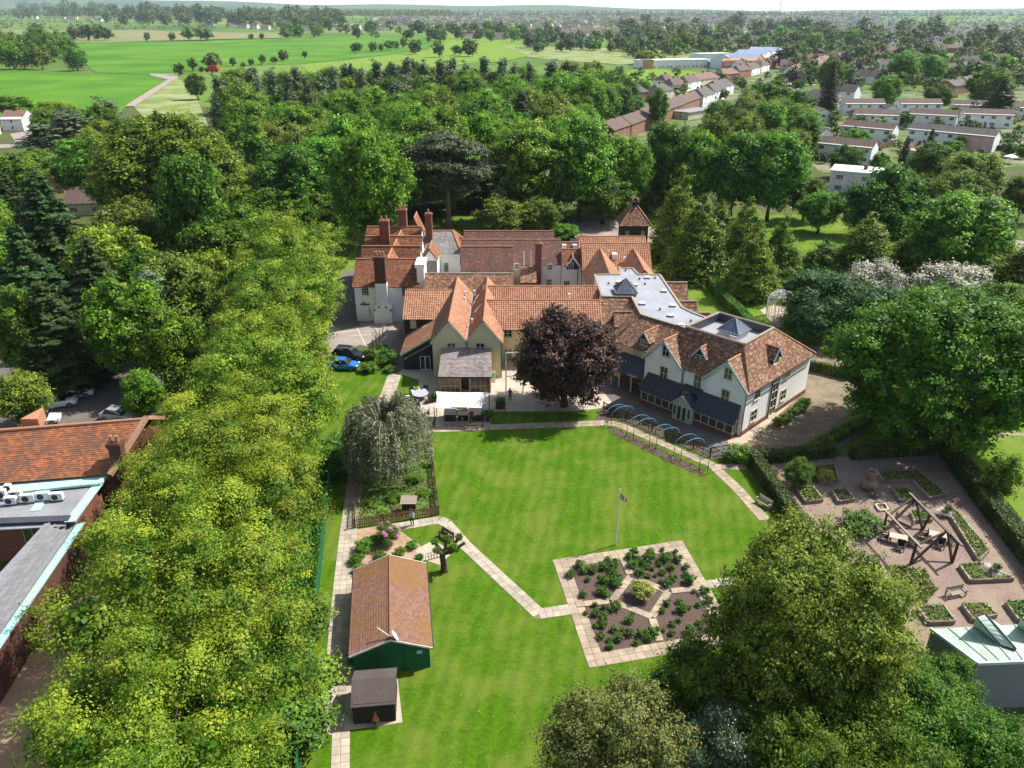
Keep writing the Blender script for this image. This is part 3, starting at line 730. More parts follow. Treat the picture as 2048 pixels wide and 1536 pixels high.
# --- weeping willow-leaved pear: bare arching limbs and hanging strands
def weeper(seed,R,H):
    rng=np.random.default_rng(seed);rnd=random.Random(seed);b=MB();cs=[];od=[]
    for i in range(5):
        a=i*1.25;e=Vector((math.cos(a)*.5,math.sin(a)*.5,H*.55));b.tube([Vector((0,0,0)),e*.6,e],[.24,.17,.11],6)
    for i in range(84):
        a=rnd.uniform(0,6.283);rr=R*rnd.uniform(.45,1.0);top=H*rnd.uniform(.72,1.0);st=Vector((math.cos(a)*.5,math.sin(a)*.5,H*.5))
        pts=[]
        for k in range(8):
            t=k/7;x=.5+(rr-.5)*math.sin(t*1.45);z=H*.5+(top-H*.5)*math.sin(min(1.0,t*1.9)*1.57)-max(0,t-.45)**2*top*2.0
            pts.append(Vector((math.cos(a)*x,math.sin(a)*x,max(.5,z))))
        b.tube(pts,[.085-.009*k for k in range(8)],4)
        for k in range(2,8):
            for s in range(12):
                p0=pts[k-1].lerp(pts[k],rnd.random())if k else pts[0]
                m=7;L0=rnd.uniform(.5,1.7)
                q=np.array(p0)[None,:]+np.stack([rng.normal(0,.22,m),rng.normal(0,.22,m),-rng.random(m)*L0+.25],1)
                q[:,2]=np.maximum(q[:,2],.25)
                cs.append(q);od.append(np.tile(np.array([math.cos(a),math.sin(a),.1]),(m,1))*.7)
    c=np.concatenate(cs);o_=np.concatenate(od)
    me=bpy.data.meshes.new('weeping_branches');me.from_pydata([tuple(q)for q in b.v],[],b.f);me.materials.append(nmat('pale_dead_bark',(0.36,0.33,0.29),(0.22,0.20,0.17),scale=4,rough=.95))
    return np_mesh('weeping_crown',leaves_at(rng,c,o_,.24,up=.4,aspect=.42),4,[lf_willow],np.clip(rng.normal(.42,.27,len(c)),0,1)),me
a1=weeper(101,4.8,8.1);kind('weeper',[a1[0]],[a1[1]],4.8,8.1)
# --- poplars, small trees, blossom, bushes
cr,tr=[],[]
for i in range(3):
    rnd=random.Random(110+i);L_=[]
    for j in range(16):
        t=j/15;a=j*2.4;r=3.6*(math.sin(min(1,t*1.15+.18)*3.0))*.5+.3
        L_.append((math.cos(a)*r*.9,math.sin(a)*r*.9,2.5+t*18,1.9*(1.1-.6*t),1.9*(1.1-.6*t),2.6))
    cr.append(crown_from_lobes('poplar_crown',113+i,L_,3600,.75,lf_poplar,clump=.6,per=12,up=.5,tone_spread=.25));tr.append(limb_mesh('poplar_trunk',116+i,22,.35,L_,bark_grey,.4))
kind('poplar',cr,tr,3.8,22)
cr,tr=[],[]
for i in range(3):
    L_=round_lobes(121+i,3.0,6,.4,k=12,spread=.66,size=(.28,.45));cr.append(crown_from_lobes('bush_crown',124+i,L_,3200,.32,lf_bush,clump=.35,per=14,up=.7,tone_spread=.28));tr.append(limb_mesh('bush_stem',127+i,4.5,.12,L_,bark,.2,limbs=5))
kind('bush',cr,tr,3.0,6)
L_=round_lobes(131,4.6,8,1.0,k=18,spread=.68,size=(.26,.4));kind('blossom',[crown_from_lobes('blossom_crown',132,L_,11000,.28,lf_white,clump=.4,per=14,up=.7,tone_spread=.36,tipbias=.5)],[limb_mesh('blossom_trunk',133,7,.2,L_,bark,.25)],4.6,8)
kind('flowerbush',[crown_from_lobes('flowering_crown',134,L_,16000,.20,leaf_mat('flowering_shrub_leaves',(0.02,0.085,0.008),(0.75,0.72,0.66),.25,.01,.1),clump=.35,per=9,up=.7,tone_spread=.3,tipbias=.3,flowers=.09)],KINDS['blossom'][1],4.6,8);L_=round_lobes(135,5.5,9,.4,k=26,spread=.72,size=(.22,.34));kind('yewbush',[crown_from_lobes('yew_crown',136,L_,20000,.34,leaf_mat('blue_green_needles',(0.010,0.044,0.010),(0.060,0.15,0.024),.15,.01,.1),clump=.5,per=20,up=.7,flat=.45,tone_spread=.28,aspect=.45)],[limb_mesh('yew_trunk',137,7,.3,L_,bark,.2)],5.5,9)
# --- distant trees: one light mesh each
def far_tree(seed,R,H,n,leaf,mt,conic=False):
    L_=cone_lobes(seed,R,H,.5,5)if conic else round_lobes(seed,R,H,.8,k=9,spread=.6,size=(.36,.52))
    return crown_from_lobes('far_tree',seed,L_,n,leaf,mt,clump=R*.11,per=10,up=.7,tone_spread=.3)
FAR=[far_tree(141,5.5,12,900,1.05,lf_far),far_tree(142,5.0,13,900,1.0,lf_far),far_tree(143,6.0,11,900,1.1,lf_far),far_tree(144,5,12,900,1.0,lf_poplar),far_tree(145,5.2,11.5,900,1.0,lf_bright),far_tree(146,5.2,11.5,900,1.0,lf_purple)]

NAMES=dict(limenear='lime_tree',flowerbush='flowering_shrub',great='great_tree',lime='lime_tree',bigdark='chestnut_tree',olive='olive_green_tree',nearbush='tall_shrub',greybush='budding_tree',broad='woodland_tree',bright='bright_green_tree',darkbroad='dark_tree',olivebroad='olive_toned_tree',
             fir='fir_tree',dawn='redwood_tree',cedar='cedar_tree',beech='copper_beech',weeper='weeping_tree',poplar='poplar_tree',bush='bush',blossom='blossom_tree',yewbush='yew_tree')
_cnt={}
placed=[]
def plant(kd,base,R,H,label,group=None,name=None,cat=None,var=None,rz=None):
    cr,tr,R0,H0=KINDS[kd]
    i=_cnt.get(kd,0);_cnt[kd]=i+1
    j=i%len(cr)if var is None else var
    rnd=random.Random(hash((round(base[0],2),round(base[1],2)))&0xffff)
    nm=name or NAMES[kd]
    c=cat or('shrub' if kd in('bush','nearbush','flowerbush')else 'tree')
    t=thing(nm,label,c,(base[0],base[1],base[2]),group,rnd.uniform(0,6.28)if rz is None else rz)
    t.scale=(R/R0,R/R0,H/H0)
    if H>7:placed.append((base[0],base[1],R))
    link('crown',cr[j],t);link('trunk' if c=='tree' else 'stem',tr[j%len(tr)],t)
    return t
def tree_top(kd,px,py,width,H,label,group=None,**kw):
    """tree whose top stands at photo pixel (px, py), crown width in photo pixels, height H"""
    p=P(px,py,H);dep=proj(Vector((p.x,p.y,H*.6)))[2]
    return plant(kd,(p.x,p.y,0),width*dep/FPX/2,H,label,group,**kw)
def tree_base(kd,bx,by,py_top,width,label,group=None,**kw):
    b=P(bx,by);H=height_of(b,py_top)*1.0
    return plant(kd,b,width*proj(b)[2]/FPX/2,H,label,group,**kw)
# ================================================================== BUILDING KIT
def roof_plane(b,a,c,d,e,mode='plain',course=None,m=0,lift=0.035):
    """courses of tiles over the slope a (eave left) c (eave right) d (top right) e (top left); real overlaps, real pantile rolls"""
    a,c,d,e=Vector(a),Vector(c),Vector(d),Vector(e)
    U=(c-a)
    if U.length<1e-3:return
    U.normalize();nrm=U.cross(((e+d)/2-(a+c)/2)).normalized();V=nrm.cross(U).normalized()
    if nrm.z<0:nrm=-nrm
    hl=(e-a).dot(V);hr=(d-c).dot(V);h=max(hl,hr)
    course=course or(0.33 if mode=='pan' else 0.22)
    n=max(1,int(round(h/course)));ch=h/n
    def end(v,lo,hi,hh):
        t=min(1.0,v/hh)if hh>1e-4 else 1.0
        return(lo.lerp(hi,t)-a).dot(U)
    wob=random.Random(int(abs(a.x*31+a.y*17)*10))
    for i in range(n):
        v0,v1=i*ch,(i+1)*ch
        vm=(v0+v1)/2
        if mode=='pan':
            u0,u1=end(vm,a,e,hl),end(vm,c,d,hr)
            if u1-u0<.05:continue
            seg=0.30;k0=math.floor(u0/seg)
            us=[u0];x=(math.floor(u0/(seg/4))+1)*seg/4
            while x<u1-.01:us.append(x);x+=seg/4
            us.append(u1);bb=len(b.v)
            for vv,l0 in((v0-.03,lift+.02),(v1,.012)):
                for u in us:
                    ph=(u/seg)%1.0;w=0.075*(0.5+0.5*math.cos(2*math.pi*ph))
                    b.v.append(b.p(a+U*u+V*vv+nrm*(l0+w)))
            L=len(us)
            for k in range(L-1):
                b.f.append((bb+k,bb+k+1,bb+L+k+1,bb+L+k));b.m.append(m)
                uc=((us[k]+us[k+1])/2//seg+.5)*seg;b.uv[len(b.f)-1]=[(uc,vm)]*4
            b2=len(b.v)
            for u in us:b.v.append(b.p(a+U*u+V*(v0-.03)))
            for k in range(L-1):
                b.f.append((b2+k,b2+k+1,bb+k+1,bb+k));b.m.append(m);b.uv[len(b.f)-1]=[(((us[k]//seg)+.5)*seg,vm)]*4
        else:
            l0,r0,l1,r1=end(v0,a,e,hl),end(v0,c,d,hr),end(v1,a,e,hl),end(v1,c,d,hr)
            w=wob.uniform(-.006,.006)
            q=[a+U*l0+V*(v0-.015)+nrm*(lift+w),a+U*r0+V*(v0-.015)+nrm*(lift+w),a+U*r1+V*v1+nrm*.006,a+U*l1+V*v1+nrm*.006]
            b.face(q,m,[(l0,v0+.01),(r0,v0+.01),(r1,v1-.01),(l1,v1-.01)])
            b.face([a+U*l0+V*(v0-.015),a+U*r0+V*(v0-.015),q[1],q[0]],m,[(l0,v0+.01),(r0,v0+.01),(r0,v0+.02),(l0,v0+.02)])

def slope(parent,pts,mat_,mode='plain',deck=roof_deck,course=None,frame=None,name='roof'):
    """one roof slope: a solid deck (the part) carrying its tiles (one mass of small pieces)"""
    a,c,d,e=[Vector(q)for q in pts]
    nrm=(c-a).cross((d+e)/2-(a+c)/2).normalized()
    if nrm.z<0:nrm=-nrm
    bd=MB(frame);th=nrm*-0.14;q=[a,c,d,e]
    if(d-e).length<1e-3:q=[a,c,d]
    bd.face(q);bd.face([v+th for v in reversed(q)])
    for i in range(len(q)):
        j=(i+1)%len(q);bd.face([q[j],q[i],q[i]+th,q[j]+th])
    o=bd.build(name,deck,parent)
    t=MB(frame);off=nrm*0.006
    roof_plane(t,a+off,c+off,d+off,e+off,mode,course)
    t.build('roof_tiles',mat_,o,kind='stuff')
    return o
def ridge(parent,pts,mat_,r=0.13,frame=None,seg=0.45,name='ridge_tiles'):
    b=MB(frame)
    for a,c in zip(pts[:-1],pts[1:]):
        a,c=Vector(a),Vector(c);n=max(1,int((c-a).length/seg))
        for i in range(n):
            s0,s1=a.lerp(c,i/n),a.lerp(c,(i+.97)/n)
            b.tube([s0,s1],[r*1.04,r*.96],7)
    o=b.build(name,mat_,parent,kind='stuff');return o
def boards(parent,poly,mat_,pitch=.18,frame=None,out=(0,-1,0),name='weatherboards'):
    """overlapping horizontal boards over an upright polygon of points (x along, z up given as world points)"""
    out=Vector(out);poly=[Vector(q)for q in poly]
    b=MB(frame);z0=min(q.z for q in poly);z1=max(q.z for q in poly);n=int((z1-z0)/pitch)
    def cut(z):
        xs=[]
        for i in range(len(poly)):
            p,q=poly[i],poly[(i+1)%len(poly)]
            if(p.z-z)*(q.z-z)<=0 and abs(p.z-q.z)>1e-6:xs.append(p.lerp(q,(z-p.z)/(q.z-p.z)))
        if len(xs)<2:return None
        ax=out.cross(Vector((0,0,1)));xs.sort(key=lambda w:w.dot(ax));return xs[0],xs[-1]
    for i in range(n+1):
        za=z0+i*pitch+1e-3;zb=min(z1-1e-3,za+pitch-2e-3)
        A,B=cut(za),cut(zb)
        if not A or not B:continue
        lo=out*.045;hi=out*.012
        b.face([A[0]+lo,A[1]+lo,B[1]+hi,B[0]+hi]);b.face([A[0],A[1],A[1]+lo,A[0]+lo])
    o=b.build(name,mat_,parent,kind='stuff');return o

def window(parent,c,n,w,h,nx=2,ny=2,fr=frame_white,gl=glass,name='window',frame=None,sill=True,dep=.07,bar=.035):
    """window standing on wall: c = bottom centre, n = outward normal; frame with glazing bars, sill, pane set back in it"""
    n=Vector(n).normalized();U=Vector((0,0,1)).cross(n).normalized();Z=Vector((0,0,1));c=Vector(c)
    b=MB(frame);t=.075
    def bar_(u0,u1,z0,z1,d0,d1):
        bb=len(b.v)
        for d in(d0,d1):
            for u,z in((u0,z0),(u1,z0),(u1,z1),(u0,z1)):b.v.append(b.p(c+U*u+Z*z+n*d))
        for q in((3,2,1,0),(4,5,6,7),(0,1,5,4),(1,2,6,5),(2,3,7,6),(3,0,4,7)):b.f.append(tuple(bb+i for i in q));b.m.append(0)
    bar_(-w/2,-w/2+t,0,h,0,dep);bar_(w/2-t,w/2,0,h,0,dep);bar_(-w/2+t,w/2-t,0,t,0,dep);bar_(-w/2+t,w/2-t,h-t,h,0,dep)
    for i in range(1,nx):u=-w/2+w*i/nx;bar_(u-bar,u+bar,t,h-t,.012,dep-.01)
    for j in range(1,ny):z=h*j/ny;bar_(-w/2+t,w/2-t,z-bar*.7,z+bar*.7,.012,dep-.016)
    if sill:bar_(-w/2-.06,w/2+.06,-.07,0,0,dep+.08)
    o=b.build(name,fr,parent)
    g=MB(frame);g.face([c+U*-w/2+Z*0.01+n*.018,c+U*w/2+Z*0.01+n*.018,c+U*w/2+Z*(h-.01)+n*.018,c+U*-w/2+Z*(h-.01)+n*.018])
    g.build('pane',gl,o)
    return o
def win_y(parent,px0,py0,px1,py1,Y,**k):         # window read off the photo, on a wall facing the camera at y = Y
    a,c=PY(px0,py1,Y),PY(px1,py0,Y)
    return window(parent,((a.x+c.x)/2,Y,a.z),(0,-1,0),c.x-a.x,c.z-a.z,**k)

def gable_block(parent,x0,x1,y0,y1,ev,rd,ax,wall,tile,mode='plain',oh=.3,z0=0.0,rmat=ridge_clay,frame=None,front=True,back=True,evb=None,walls=True,rpos=.5,verge=.12):
    """walls with gable ends, two tiled slopes and a ridge; ax = direction of the ridge"""
    evb=ev if evb is None else evb
    if ax=='x':
        ym=y0+(y1-y0)*rpos
        if walls:
            w=MB(frame);pr=[(y0,z0),(y1,z0),(y1,evb-.05),(ym,rd-.14),(y0,ev-.05)]
            for x,rv in((x0,True),(x1,False)):
                pts=[(x,q[0],q[1])for q in pr];w.face(list(reversed(pts))if rv else pts)
            for i in range(5):
                p,q=pr[i],pr[(i+1)%5];w.face([(x0,p[0],p[1]),(x0,q[0],q[1]),(x1,q[0],q[1]),(x1,p[0],p[1])])
            w.build('wall',wall,parent)
        sf=(rd-ev)/(ym-y0);sb=(rd-evb)/(y1-ym)
        if front:slope(parent,[(x0-verge,y0-oh,ev-oh*sf),(x1+verge,y0-oh,ev-oh*sf),(x1+verge,ym,rd),(x0-verge,ym,rd)],tile,mode,frame=frame)
        if back:slope(parent,[(x1+verge,y1+oh,evb-oh*sb),(x0-verge,y1+oh,evb-oh*sb),(x0-verge,ym,rd),(x1+verge,ym,rd)],tile,mode,frame=frame)
        ridge(parent,[(x0-verge,ym,rd+.04),(x1+verge,ym,rd+.04)],rmat,frame=frame)
    else:
        xm=x0+(x1-x0)*rpos
        if walls:
            w=MB(frame);pr=[(x0,z0),(x1,z0),(x1,evb-.05),(xm,rd-.14),(x0,ev-.05)]
            w.face([(q[0],y0,q[1])for q in pr]);w.face([(q[0],y1,q[1])for q in reversed(pr)])
            for i in range(5):
                p,q=pr[i],pr[(i+1)%5];w.face([(p[0],y0,p[1]),(p[0],y1,p[1]),(q[0],y1,q[1]),(q[0],y0,q[1])])
            w.build('wall',wall,parent)
        sl=(rd-ev)/(xm-x0);sr=(rd-evb)/(x1-xm)
        if front:slope(parent,[(x0-oh,y1+verge,ev-oh*sl),(x0-oh,y0-verge,ev-oh*sl),(xm,y0-verge,rd),(xm,y1+verge,rd)],tile,mode,frame=frame)
        if back:slope(parent,[(x1+oh,y0-verge,evb-oh*sr),(x1+oh,y1+verge,evb-oh*sr),(xm,y1+verge,rd),(xm,y0-verge,rd)],tile,mode,frame=frame)
        ridge(parent,[(xm,y0-verge,rd+.04),(xm,y1+verge,rd+.04)],rmat,frame=frame)
def barge(parent,pts,mat_,frame=None,w=.06,h=.22,name='bargeboard'):
    b=MB(frame)
    for p,q in zip(pts[:-1],pts[1:]):b.beam(p,q,w,h)
    return b.build(name,mat_,parent)
def chimney(parent,x0,x1,y0,y1,z0,z1,mat_=brick,pots=2,cap=None,name='chimney'):
    b=MB();b.box(x0,x1,y0,y1,z0,z1-.45);b.box(x0-.06,x1+.06,y0-.06,y1+.06,z1-.45,z1-.3);b.box(x0-.11,x1+.11,y0-.11,y1+.11,z1-.3,z1-.12);b.box(x0-.03,x1+.03,y0-.03,y1+.03,z1-.12,z1)
    o=b.build(name,mat_,parent)
    for i in range(pots):
        p=MB();x=x0+(x1-x0)*(i+.5)/pots;p.lathe([(.17,0),(.13,.5),(.16,.55),(.16,.62),(.10,.62)],(x,(y0+y1)/2,z1),8);p.build('chimney_pot',ridge_clay,o)
    return o

# ================================================================== THE MAIN HOUSE
# ---- old white house with four parallel roofs
H1=thing('white_house','old white rendered house with four parallel orange tiled roofs and tall brick chimneys','house',(-18.5,108.5,0))
gable_block(H1,-23.3,-14.0,108.6,116.0,5.7,8.5,'x',white_wall,tile_orange,rpos=.53,oh=.28,verge=.25)
gable_block(H1,-23.5,-14.4,116.15,120.9,6.3,8.9,'x',white_wall,tile_orange,rpos=.42,oh=.05,verge=.1)
gable_block(H1,-23.9,-14.7,121.05,126.3,6.4,9.0,'x',white_wall,tile_orange,rpos=.5,oh=.05,verge=.1)
gable_block(H1,-24.6,-15.4,126.45,132.5,6.4,9.1,'x',white_wall,tile_orange,rpos=.5,oh=.05,verge=.1)
gable_block(H1,-20.9,-16.7,112.8,129.4,6.2,8.62,'y',white_wall,tile_orange,oh=.0,verge=0,walls=False)
# front chimney breast
b=MB();b.box(-20.55,-17.85,107.55,108.6,0,2.4)
b.face([(-20.55,107.55,2.4),(-17.85,107.55,2.4),(-18.35,107.75,3.0),(-20.05,107.75,3.0)]);b.face([(-20.55,107.55,2.4),(-20.05,107.75,3.0),(-20.05,108.6,3.0),(-20.55,108.6,2.4)]);b.face([(-17.85,107.55,2.4),(-17.85,108.6,2.4),(-18.35,108.6,3.0),(-18.35,107.75,3.0)])
b.box(-20.05,-18.35,107.75,108.62,2.4,6.2);b.box(-19.3,-19.1,107.6,107.75,0,6.0)
b.build('chimney_breast',white_wall,H1)
chimney(H1,-20.0,-18.4,107.75,109.3,6.2,10.2,dark_brick,3)
for x in(-20.4,-19.75,-18.65,-18.0):b=MB();b.box(x-.13,x+.13,107.47,107.56,2.05 if x in(-20.4,-18.0)else 2.5,2.3 if x in(-20.4,-18.0)else 2.72);b.build('vent_brick',dark_brick,H1)
chimney(H1,-21.4,-19.9,122.6,124.0,7.5,11.8,brick,2);chimney(H1,-19.3,-17.9,129.4,130.9,7.5,12.0,brick,3);chimney(H1,-14.6,-13.5,128.2,129.4,6,11.6,brick,1)
b=MB();b.box(-14.0,-12.95,109.0,112.6,0,8.2);b.box(-14.25,-12.8,108.9,112.7,8.2,8.75);b.build('white_stack',white_wall,H1)
for q in((724,571,737,591),(804,573,816,593)):win_y(H1,*q,108.6,nx=3,ny=4,bar=.022)
win_y(H1,727,615,741,631,108.6,nx=3,ny=3,bar=.02)
b=MB();b.box(-22.5,-21.35,108.42,108.6,0,2.6);b.build('door',frame_white,H1)
b=MB();b.box(-23.66,-23.3,110,111.4,2.2,5.6);b.build('side_bay',white_wall,H1)
b=MB();b.box(-22.6,-21.2,108.4,108.6,2.72,2.8);b.tube([(-22.05,108.3,3.0),(-22.05,108.3,3.25)],[.14,.05],6);b.build('porch_lamp',gutter_dark,H1)
# small gabled roof piece at the rear
gable_block(H1,-18.4,-15.6,132.7,137,6.6,9.8,'y',brick,tile_orange,oh=.1)

# ---- grey hipped block
H2=thing('hipped_block','pale rendered block under a grey lichened hipped roof behind the white house','building',(-12,126,0))
b=MB();b.box(-15.0,-8.7,126.0,136,0,5.4);b.box(-15.1,-8.55,125.85,126.0,4.95,5.35);b.build('wall',white_wall,H2)
slope(H2,[(-15.0,125.9,5.4),(-8.5,125.9,5.4),(-10.2,130.4,8.15),(-15.0,130.4,8.15)],tile_lichen)
slope(H2,[(-8.5,125.9,5.4),(-8.5,136,5.4),(-10.2,131.5,8.15),(-10.2,130.4,8.15)],tile_orange)
slope(H2,[(-8.5,136,5.4),(-15.0,136,5.4),(-15.0,131.5,8.15),(-10.2,131.5,8.15)],tile_lichen)
ridge(H2,[(-15,130.4,8.2),(-10.2,130.4,8.2),(-8.5,125.9,5.48)],ridge_clay)
win_y(H2,888,525,897,544,126.0,nx=3,ny=4,bar=.02)
gable_block(H2,-14.6,-12.2,121.5,126.4,5.9,7.5,'y',white_wall,tile_orange,oh=.15)
b=MB();b.box(-14.55,-12.25,121.3,121.5,3.6,5.5);b.build('grey_cladding',tile_lichen,H2)
win_y(H2,849,520,856,532,121.5,nx=1,ny=2,gl=glass)

# ---- long brown-roofed ranges
H3=thing('brown_roofed_range','long ranges with brown plain tile roofs and white walls round the inner court','building',(0,122,0))
gable_block(H3,-8.3,7.2,129.4,136.0,5.0,7.5,'x',white_wall,tile_brown,oh=.2,rmat=ridge_clay)
gable_block(H3,-8.4,8.05,121.8,129.2,5.0,7.8,'x',white_wall,tile_brown,oh=.25,rpos=.56)
gable_block(H3,-8.1,0.1,118.2,124.8,5.05,7.9,'x',white_wall,tile_brown,oh=.25)
b=MB();b.box(3.9,8.0,121.62,121.78,0,4.85);b.build('pink_wall',pink_wall,H3)
b=MB();b.box(.15,1.45,121.55,121.78,0,4.85);b.build('cream_wall',cream_wall,H3)
for q in((1028,527,1038,538),(1094,528,1105,540)):win_y(H3,*q,121.55,nx=3,ny=2,bar=.03)
win_y(H3,1092,558,1104,571,121.55,nx=3,ny=2,bar=.03)
win_y(H3,943,541,954,550,118.2,nx=3,ny=1,bar=.03)
b=MB();b.box(1.5,3.85,118.2,121.7,0,3.0);b.build('lean_to_wall',brick,H3)
slope(H3,[(1.35,117.9,3.0),(3.95,117.9,3.0),(3.95,121.6,4.75),(1.35,121.6,4.75)],tile_rust)
chimney(H3,3.75,4.75,120.6,121.5,0,8.6,brick,1)
for x in(1.95,3.1):b=MB();b.tube([(x,121.3,4),(x,121.3,7.2)],.06,6);b.build('flue_pipe',white_metal,H3)

# ---- narrow link with a dormer
H4=thing('link_block','narrow pale pink link building with a little gabled dormer in its tiled roof','building',(9.6,120.8,0))
gable_block(H4,8.1,11.3,120.8,126.0,5.0,6.9,'x',pink_wall,tile_orange,oh=.15,verge=0)
gable_block(H4,8.1,11.3,126.2,130.6,5.2,6.7,'x',pink_wall,tile_brown,oh=.1,verge=0)
gable_block(H4,8.95,10.75,120.4,123.2,5.1,6.35,'y',black_board,tile_orange,z0=4.4,oh=.2)
barge(H4,[(8.75,120.25,5.0),(9.85,120.25,6.4),(10.95,120.25,5.0)],frame_white)
win_y(H4,1132,525,1147,540,120.4,nx=3,ny=1,fr=frame_white);win_y(H4,1127,561,1140,573,120.8,nx=3,ny=1)
b=MB();b.tube([(10.7,120.7,0),(10.7,120.7,5)],.05,6);b.build('downpipe',gutter_dark,H4)
for px in(1128,1149):
    p=PY(px,499,127.5);b=MB();b.box(p.x-.35,p.x+.35,127.2,127.9,5.6,6.55);b.build('skylight',white_plastic,H4)

# ---- pantiled block at the right rear
H5=thing('pantiled_block','block with orange pantile roofs and twin ridges running towards the flat roof','building',(17,122,0))
gable_block(H5,11.6,22.9,127.0,134.2,4.4,7.1,'x',cream_wall,tile_pan,'pan',oh=.1)
gable_block(H5,11.4,22.3,119.0,126.8,4.9,8.0,'x',cream_wall,tile_pan,'pan',oh=.25)
gable_block(H5,11.55,17.0,108.2,121.5,4.7,7.5,'y',cream_wall,tile_pan,'pan',oh=.25,verge=0)
gable_block(H5,17.2,22.1,109.8,121.5,4.9,7.5,'y',cream_wall,tile_pan,'pan',oh=.25,verge=0)
b=MB();p=PY(1227,508,122);b.box(p.x-.4,p.x+.4,120.3,121.4,6.0,6.95);b.build('skylight',white_plastic,H5)
for px,py,z in((1243,508,6.6),(1249,519,6.2),(1216,505,6.8)):
    p=P(px,py,z);b=MB();b.lathe([(.12,-.5),(.12,.25),(.2,.25),(.2,.4),(.05,.45)],p,8);b.build('roof_vent',white_plastic,H5)
b=MB();b.tube([(17.1,108.5,5.0),(17.1,119.2,5.0)],.22,6);b.build('valley_gutter',membrane,H5)

# ---- low brown range behind the twin gables
H6=thing('middle_range','middle range with a long mottled brown plain tile roof behind the cream twin gables','building',(-6.5,108,0))
gable_block(H6,-12.8,.1,106.9,113.2,5.0,7.0,'x',white_wall,tile_rust,oh=.2,rmat=ridge_grey)

# ---- right pantiled wing (two parallel ranges)
H7=thing('pantiled_wing','long cream wing under two parallel orange pantile roofs beside the copper beech','building',(4,93,0))
gable_block(H7,-3.9,11.7,99.3,105.6,5.1,7.6,'x',pink_wall,tile_pan,'pan',oh=.15,rmat=ridge_clay)
gable_block(H7,-3.6,11.6,93.0,99.2,5.15,7.6,'x',cream_wall,tile_pan,'pan',oh=.3,rpos=.58)
gable_block(H7,5.9,8.1,91.9,95.0,5.2,7.0,'y',cream_wall,tile_pan,'pan',z0=3.5,oh=.25)
win_y(H7,1008,659,1024,674,93.0,nx=2,ny=2,fr=frame_sage)
win_y(H7,1009,698,1024,722,93.0,nx=2,ny=2,fr=frame_sage,gl=glass_green)
win_y(H7,1031,699,1045,722,93.0,nx=2,ny=2,fr=frame_sage,gl=glass_green)
b=MB();b.tube([(-3.3,92.6,4.95),(11.6,92.6,4.95)],.07,6);b.build('gutter',gutter_dark,H7)
p=P(1138,594,7.7);b=MB();b.lathe([(.14,-.5),(.14,.35),(.22,.35),(.22,.5),(.05,.55)],p,8);b.build('roof_vent',white_plastic,H7)

# ---- twin gabled cream wing with slate sun room
H8=thing('twin_gabled_wing','cream weatherboarded wing with twin gables and pantile roofs over a slate sun room','building',(-5.7,88.7,0))
gable_block(H8,-9.95,-5.68,88.8,106.4,5.0,7.6,'y',cream_board,tile_pan,'pan',oh=.22)
gable_block(H8,-5.62,-1.4,88.8,106.4,5.0,7.6,'y',cream_board,tile_pan,'pan',oh=.22)
for x0,x1 in((-9.95,-5.66),(-5.64,-1.4)):
    xm=(x0+x1)/2
    boards(H8,[(x0,88.8,0),(x1,88.8,0),(x1,88.8,4.95),(xm,88.8,7.5),(x0,88.8,4.95)],cream_board)
    barge(H8,[(x0-.2,88.62,4.75),(xm,88.62,7.52),(x1+.2,88.62,4.75)],plain('pale_sage_bargeboard',(.52,.56,.50)),h=.2)
boards(H8,[(-1.4,88.8,0),(-1.4,92.9,0),(-1.4,92.9,4.9),(-1.4,88.8,4.9)],cream_board,out=(1,0,0))
win_y(H8,895,686,911,703,88.75,nx=2,ny=2,fr=frame_sage,bar=.05);win_y(H8,952,686,969,703,88.75,nx=2,ny=2,fr=frame_sage,bar=.05)
b=MB();b.tube([(-5.65,88.5,4.9),(-5.65,88.5,4.4),(-5.2,88.65,3.9),(-5.2,88.65,0)],.055,6);b.tube([(-1.35,88.5,5),(-1.35,88.65,0)],.05,6);b.build('downpipe',gutter_dark,H8)
b=MB();b.tube([(-5.65,88.9,5.02),(-5.65,106,5.02)],.2,6);b.build('valley_gutter',membrane,H8)
for px,py,z,long in((930,587,6.6,0),(929,599,6.3,0),(918,624,6.2,0),(949,585,6.7,0),(951,598,6.6,1),(944,610,6.4,1),(955,618,6.5,1),(949,625,6.2,1),(944,642,6.0,0)):
    p=P(px,py,z);b=MB()
    if long:b.tube([p,p+Vector((.45,.3,.55))],.07,6)
    else:b.lathe([(.1,-.5),(.1,.2),(.17,.2),(.17,.32),(.04,.36)],p,8)
    b.build('flue_pipe' if long else 'roof_vent',white_plastic,H8)
# sun room
slope(H8,[(-8.95,84.2,2.25),(-2.4,84.2,2.25),(-2.6,88.7,4.1),(-8.8,88.7,4.1)],slate_mottled,course=.22)
b=MB();b.box(-8.8,-2.6,84.5,88.7,0,.12);b.face([(-8.8,84.5,0),(-8.8,88.7,0),(-8.8,88.7,3.9),(-8.8,84.5,2.15)]);b.face([(-2.6,84.5,0),(-2.6,84.5,2.15),(-2.6,88.7,3.9),(-2.6,88.7,0)]);b.build('sun_room_wall',cream_board,H8)
b=MB()
for i in range(11):
    x=-8.75+6.1*i/10
    if i!=5:b.beam((x,84.45,0),(x,84.45,2.1),.13 if i in(0,4,6,10)else .08,.13)
for z in(.06,.95,2.08):
    b.beam((-8.75,84.45,z),(-6.3,84.45,z),.1,.1);b.beam((-5.1,84.45,z),(-2.65,84.45,z),.1,.1)
b.beam((-8.75,84.45,2.14),(-2.65,84.45,2.14),.16,.14);b.build('oak_post_frame',oak_frame,H8)
glass_room=nmat('sun_room_glass',(0.15,0.105,0.065),(0.06,0.05,0.04),scale=1.6,rough=.1,spec=.7)
